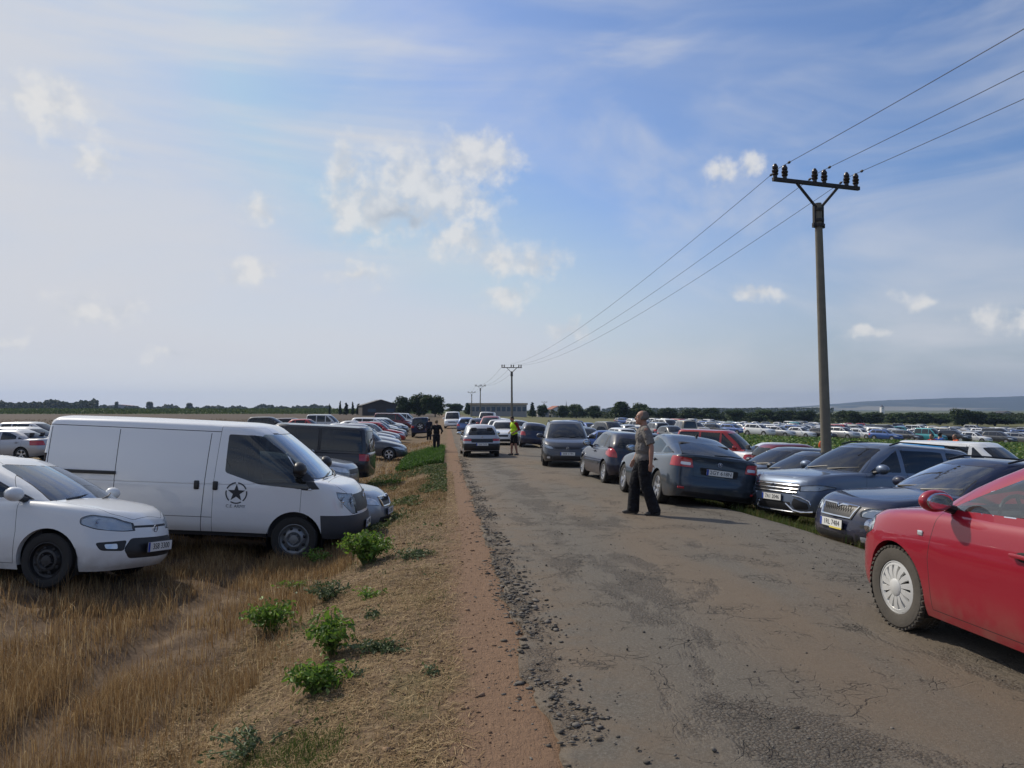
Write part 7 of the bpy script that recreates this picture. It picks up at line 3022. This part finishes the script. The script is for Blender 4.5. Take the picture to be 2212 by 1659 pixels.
    nose('su', SP_SUV, (.25, .26, .28), .6, 768, 21.3, -8, 'grey car nose between the white van and the black van', 'suv')
    x, y = nose_at(SP_BOXVAN, 803, 25.5, 172, -1)
    clone('bv', SP_BOXVAN, (.012, .014, .022), .15, x, y, 176, 'black passenger van parked tail to the road behind the white van', 'passenger_van', 'van', Lg)
    nose('gh', SP_GHATCH, (.065, .07, .085), .5, 880, 40, -4, 'dark grey hatchback with its nose in the tan grass', 'hatchback')
    x, y = at(911, 74)
    jr = clone('jp', SP_JEEP, (.012, .022, .07), .1, x, y, 90, 'dark blue off-roader with a spare wheel on its tail', 'off_roader', 'car', Lg)
    ty, rm = wheel_meshes(.36, .2, 'alloy5', 1)
    o = link('spare_wheel', ty, M['rubber'], jr)
    o.location = (-SP_JEEP['L'] / 2 - .06, 0, .98)
    o.rotation_euler = (0, 0, PI / 2)
    o2 = link('wheel_cover', rm, [M['silver_plastic'], M['dark_gap']], o)
    row = [('s', SP_SALOON, SILVER, .5, 868, 46, 'silver saloon directly behind the dark grey hatchback', 'saloon_car'),
           ('h', SP_WAGON, SILVER, .6, 858, 51, 'silver estate third along from the black van', 'estate_car'),
           ('gh', SP_GHATCH, GREY, .5, 866, 56, 'grey hatchback beside the red one in the left row', 'hatchback'),
           ('gh', SP_GHATCH, RED, 0, 877, 61, 'red hatchback in the left row before the blue off-roader', 'hatchback'),
           ('s', SP_SALOON, BLACK, .3, 880, 66, 'black saloon in the left row behind the red hatchback', 'saloon_car'),
           ('mpv', SP_MPV, WHITE, 0, 862, 72, 'white family car in the left row behind the black saloon', 'family_car'),
           ('h', SP_WAGON, DGREY, .4, 884, 79, 'charcoal estate in the left row level with the off-roader', 'estate_car'),
           ('gh', SP_GHATCH, WHITE, 0, 878, 86, 'white hatchback in the left row behind the charcoal estate', 'hatchback'),
           ('bv', SP_BOXVAN, MAROON, .2, 893, 96, 'dark red van near the end of the left row', 'passenger_van'),
           ('s', SP_SALOON, SILVER, .5, 899, 106, 'silver saloon second last in the left row', 'saloon_car'),
           ('sv', SP_SMALLVAN, WHITE, 0, 908, 116, 'white delivery van ending the left row', 'delivery_van')]
    for key, sp, c, m, px, d, lab, nm in row:
        nose(key, sp, c, m, px, d, -4 + RNG.uniform(-5, 5), lab, nm, 'van' if 'van' in nm else 'car')
    # ---------------- scattered cars out on the left field
    Fg = 'cars out on the left field'

    def fld(key, sp, c, m, px, d, hd, lab, name):
        x, y = at(px, d)
        clone(key, sp, c, m, x, y, hd, lab, name, 'van' if 'van' in name else 'car', Fg)
    fld('s', SP_SALOON, (.40, .41, .44), .5, 18, 36.5, 172, 'silver saloon seen from behind at the left edge above the white hatchback', 'saloon_car')
    fld('h', SP_WAGON, (.52, .53, .54), .4, 70, 40, -8, 'pale silver estate in front of the white-roofed one at the far left', 'estate_car')
    fld('mpv', SP_MPV, (.50, .51, .52), .4, 82, 46, -6, 'pale family car at the far left beside the rear of the white van', 'family_car')
    fld('s', SP_SALOON, WHITE, 0, -10, 44, -8, 'white saloon partly out of frame at the far left', 'saloon_car')
    fld('mpv', SP_MPV, BLACK, .2, 585, 78, -6, 'black family car above the roof of the white van', 'family_car')
    fld('h', SP_WAGON, (.05, .02, .025), .3, 636, 82, -8, 'dark maroon estate above the windscreen of the white van', 'estate_car')
    fld('gh', SP_GHATCH, RED, 0, 668, 76, -12, 'bright red hatchback out on the field above the black van', 'hatchback')
    fld('sv', SP_SMALLVAN, (.62, .63, .62), 0, 706, 84, -10, 'pale small van out on the field above the black van', 'delivery_van')
    fld('s', SP_SALOON, SILVER, .5, 768, 66, -6, 'silver saloon just above the roof of the black van', 'saloon_car')
    fld('s', SP_SALOON, GREY, .5, 795, 72, -6, 'grey saloon above the right end of the black van roof', 'saloon_car')
    fld('h', SP_WAGON, BLACK, .3, 822, 78, -6, 'black estate between the black van and the left row', 'estate_car')
    fld('gh', SP_GHATCH, SILVER, .5, 835, 90, -6, 'silver hatchback deep in the left row by the shed', 'hatchback')
    # ---------------- the packed car park
    kinds = [('hatchback', SP_GHATCH, 'hatchback'), ('estate', SP_WAGON, 'estate car'), ('saloon', SP_SALOON, 'saloon'), ('suv', SP_SUV, 'SUV'), ('mpv', SP_MPV, 'family car'), ('van', SP_SMALLVAN, 'small van'), ('bus', SP_BOXVAN, 'tall van')]
    mesh = {k: far_mesh('parked_car', s) for k, s, _ in kinds}
    cols = [('white', WHITE, 0, 22), ('silver', SILVER, .5, 22), ('grey', GREY, .5, 15), ('charcoal', DGREY, .4, 14), ('black', BLACK, .2, 13), ('blue', BLUE, .2, 5), ('navy', NAVY, .2, 5),
            ('red', RED, 0, 3), ('turquoise', TURQ, .2, 2), ('beige', BEIGE, .3, 3), ('green', GREEN, .2, 2)]
    cw = np.array([c[3] for c in cols], float)
    cw /= cw.sum()
    kw = np.array([.36, .2, .15, .11, .1, .05, .03])
    rows = []
    for k, (d, a, b) in enumerate([(108, 1545, 2260), (115, 1500, 2260), (127, 1440, 2260), (134, 1430, 2260), (148, 1420, 2250), (157, 1400, 2250), (172, 1380, 2240), (184, 1370, 2230), (200, 1350, 2225), (224, 1340, 2215)]):
        rows.append(('field', k, d, a, b, -64 if k % 2 == 0 else -58, 3.0 + (.35 if k > 5 else 0)))
    for k, (d, a, b) in enumerate([(44, 1275, 1330), (52, 1270, 1360), (61, 1250, 1420), (70, 1240, 1470), (80, 1225, 1500), (91, 1215, 1540)]):
        rows.append(('near', k, d, a, b, -75 if k % 2 else 96, 2.9))
    words = ['front', 'second', 'third', 'fourth', 'fifth', 'sixth', 'seventh', 'eighth', 'ninth', 'rearmost']
    allc = []
    for typ, k, d, a, b, hd, sp_ in rows:
        px = a
        line = []
        while px < b:
            ci = RNG.choice(len(cols), p=cw)
            ki = RNG.choice(len(kinds), p=kw)
            if typ == 'near' and kinds[ki][0] == 'bus':
                ki = 0
            if not (typ == 'field' and RNG.uniform() < .05):
                line.append((px, d + RNG.normal(0, .5), ci, ki, hd + RNG.normal(0, 5)))
            px += sp_ / d * FPX * RNG.uniform(.93, 1.12)
        if line:
            if typ == 'field' and k == 0:        # cars the photograph singles out
                def force(pxx, cn, kn):
                    i = min(range(len(line)), key=lambda i: abs(line[i][0] - pxx))
                    q = line[i]
                    line[i] = (q[0], q[1], [c[0] for c in cols].index(cn), [c[0] for c in kinds].index(kn), q[4])
                force(1603, 'turquoise', 'hatchback')
                force(1660, 'white', 'suv')
                force(1930, 'blue', 'estate')
            if typ == 'field' and k == 3:
                i = min(range(len(line)), key=lambda i: abs(line[i][0] - 1475))
                q = line[i]
                line[i] = (q[0], q[1], 7, 6, q[4])
            if typ == 'field' and k == 8:
                i = min(range(len(line)), key=lambda i: abs(line[i][0] - 1545))
                q = line[i]
                line[i] = (q[0], q[1], 0, 6, q[4])
            if typ == 'near' and k == 0:
                line[0] = (1292, d, 5, 0, 150)
            allc.append((typ, k, line))
    recs = []
    for typ, k, line in allc:
        nm = lambda i: f'{cols[line[i][2]][0]} {kinds[line[i][3]][2]}'
        where = (f'{words[k]} row of the far car park' if typ == 'field' else f'{words[k]} row beside the road')
        for i, (px, d, ci, ki, hd) in enumerate(line):
            l_ = nm(i - 1) if i > 0 else None
            r_ = nm(i + 1) if i + 1 < len(line) else None
            row_ = f'{words[k]} far car park row' if typ == 'field' else f'{words[k]} roadside field row'
            v = [f'{nm(i)} in the {row_}']
            if l_ and r_:
                v += [f'{nm(i)} between {l_} and {r_}, {row_}']
            elif r_:
                v += [f'{nm(i)} ending its row next to {r_}, {row_}']
            elif l_:
                v += [f'{nm(i)} at the right end by {l_}, {row_}']
            recs.append((px, d, ci, ki, hd, v, typ))
    from collections import Counter
    cnt0 = Counter(r[5][0] for r in recs)
    cnt1 = Counter(r[5][-1] for r in recs)
    for px, d, ci, ki, hd, v, typ in recs:
        x, y = at(px, d)
        lab = v[0] if cnt0[v[0]] == 1 else v[-1]
        kind = kinds[ki][0]
        o = link({'hatchback': 'hatchback', 'estate': 'estate_car', 'saloon': 'saloon_car', 'suv': 'suv', 'mpv': 'family_car', 'van': 'delivery_van', 'bus': 'passenger_van'}[kind], mesh[kind], [])
        o.color = (*cols[ci][1], cols[ci][2])
        settle(o, x, y, hd)
        tag(o, ' '.join(lab.split()), 'van' if kind in ('van', 'bus') else 'car', 'cars crowded in the far car park' if typ == 'field' else 'cars in the field right of the road')


build_light_camera()
build_ground()
build_grass()
build_gravel()
build_weeds()
build_crop()
build_trees()
build_hills()
build_buildings()
build_power_line()
build_vehicles()
build_people()
build_haze()
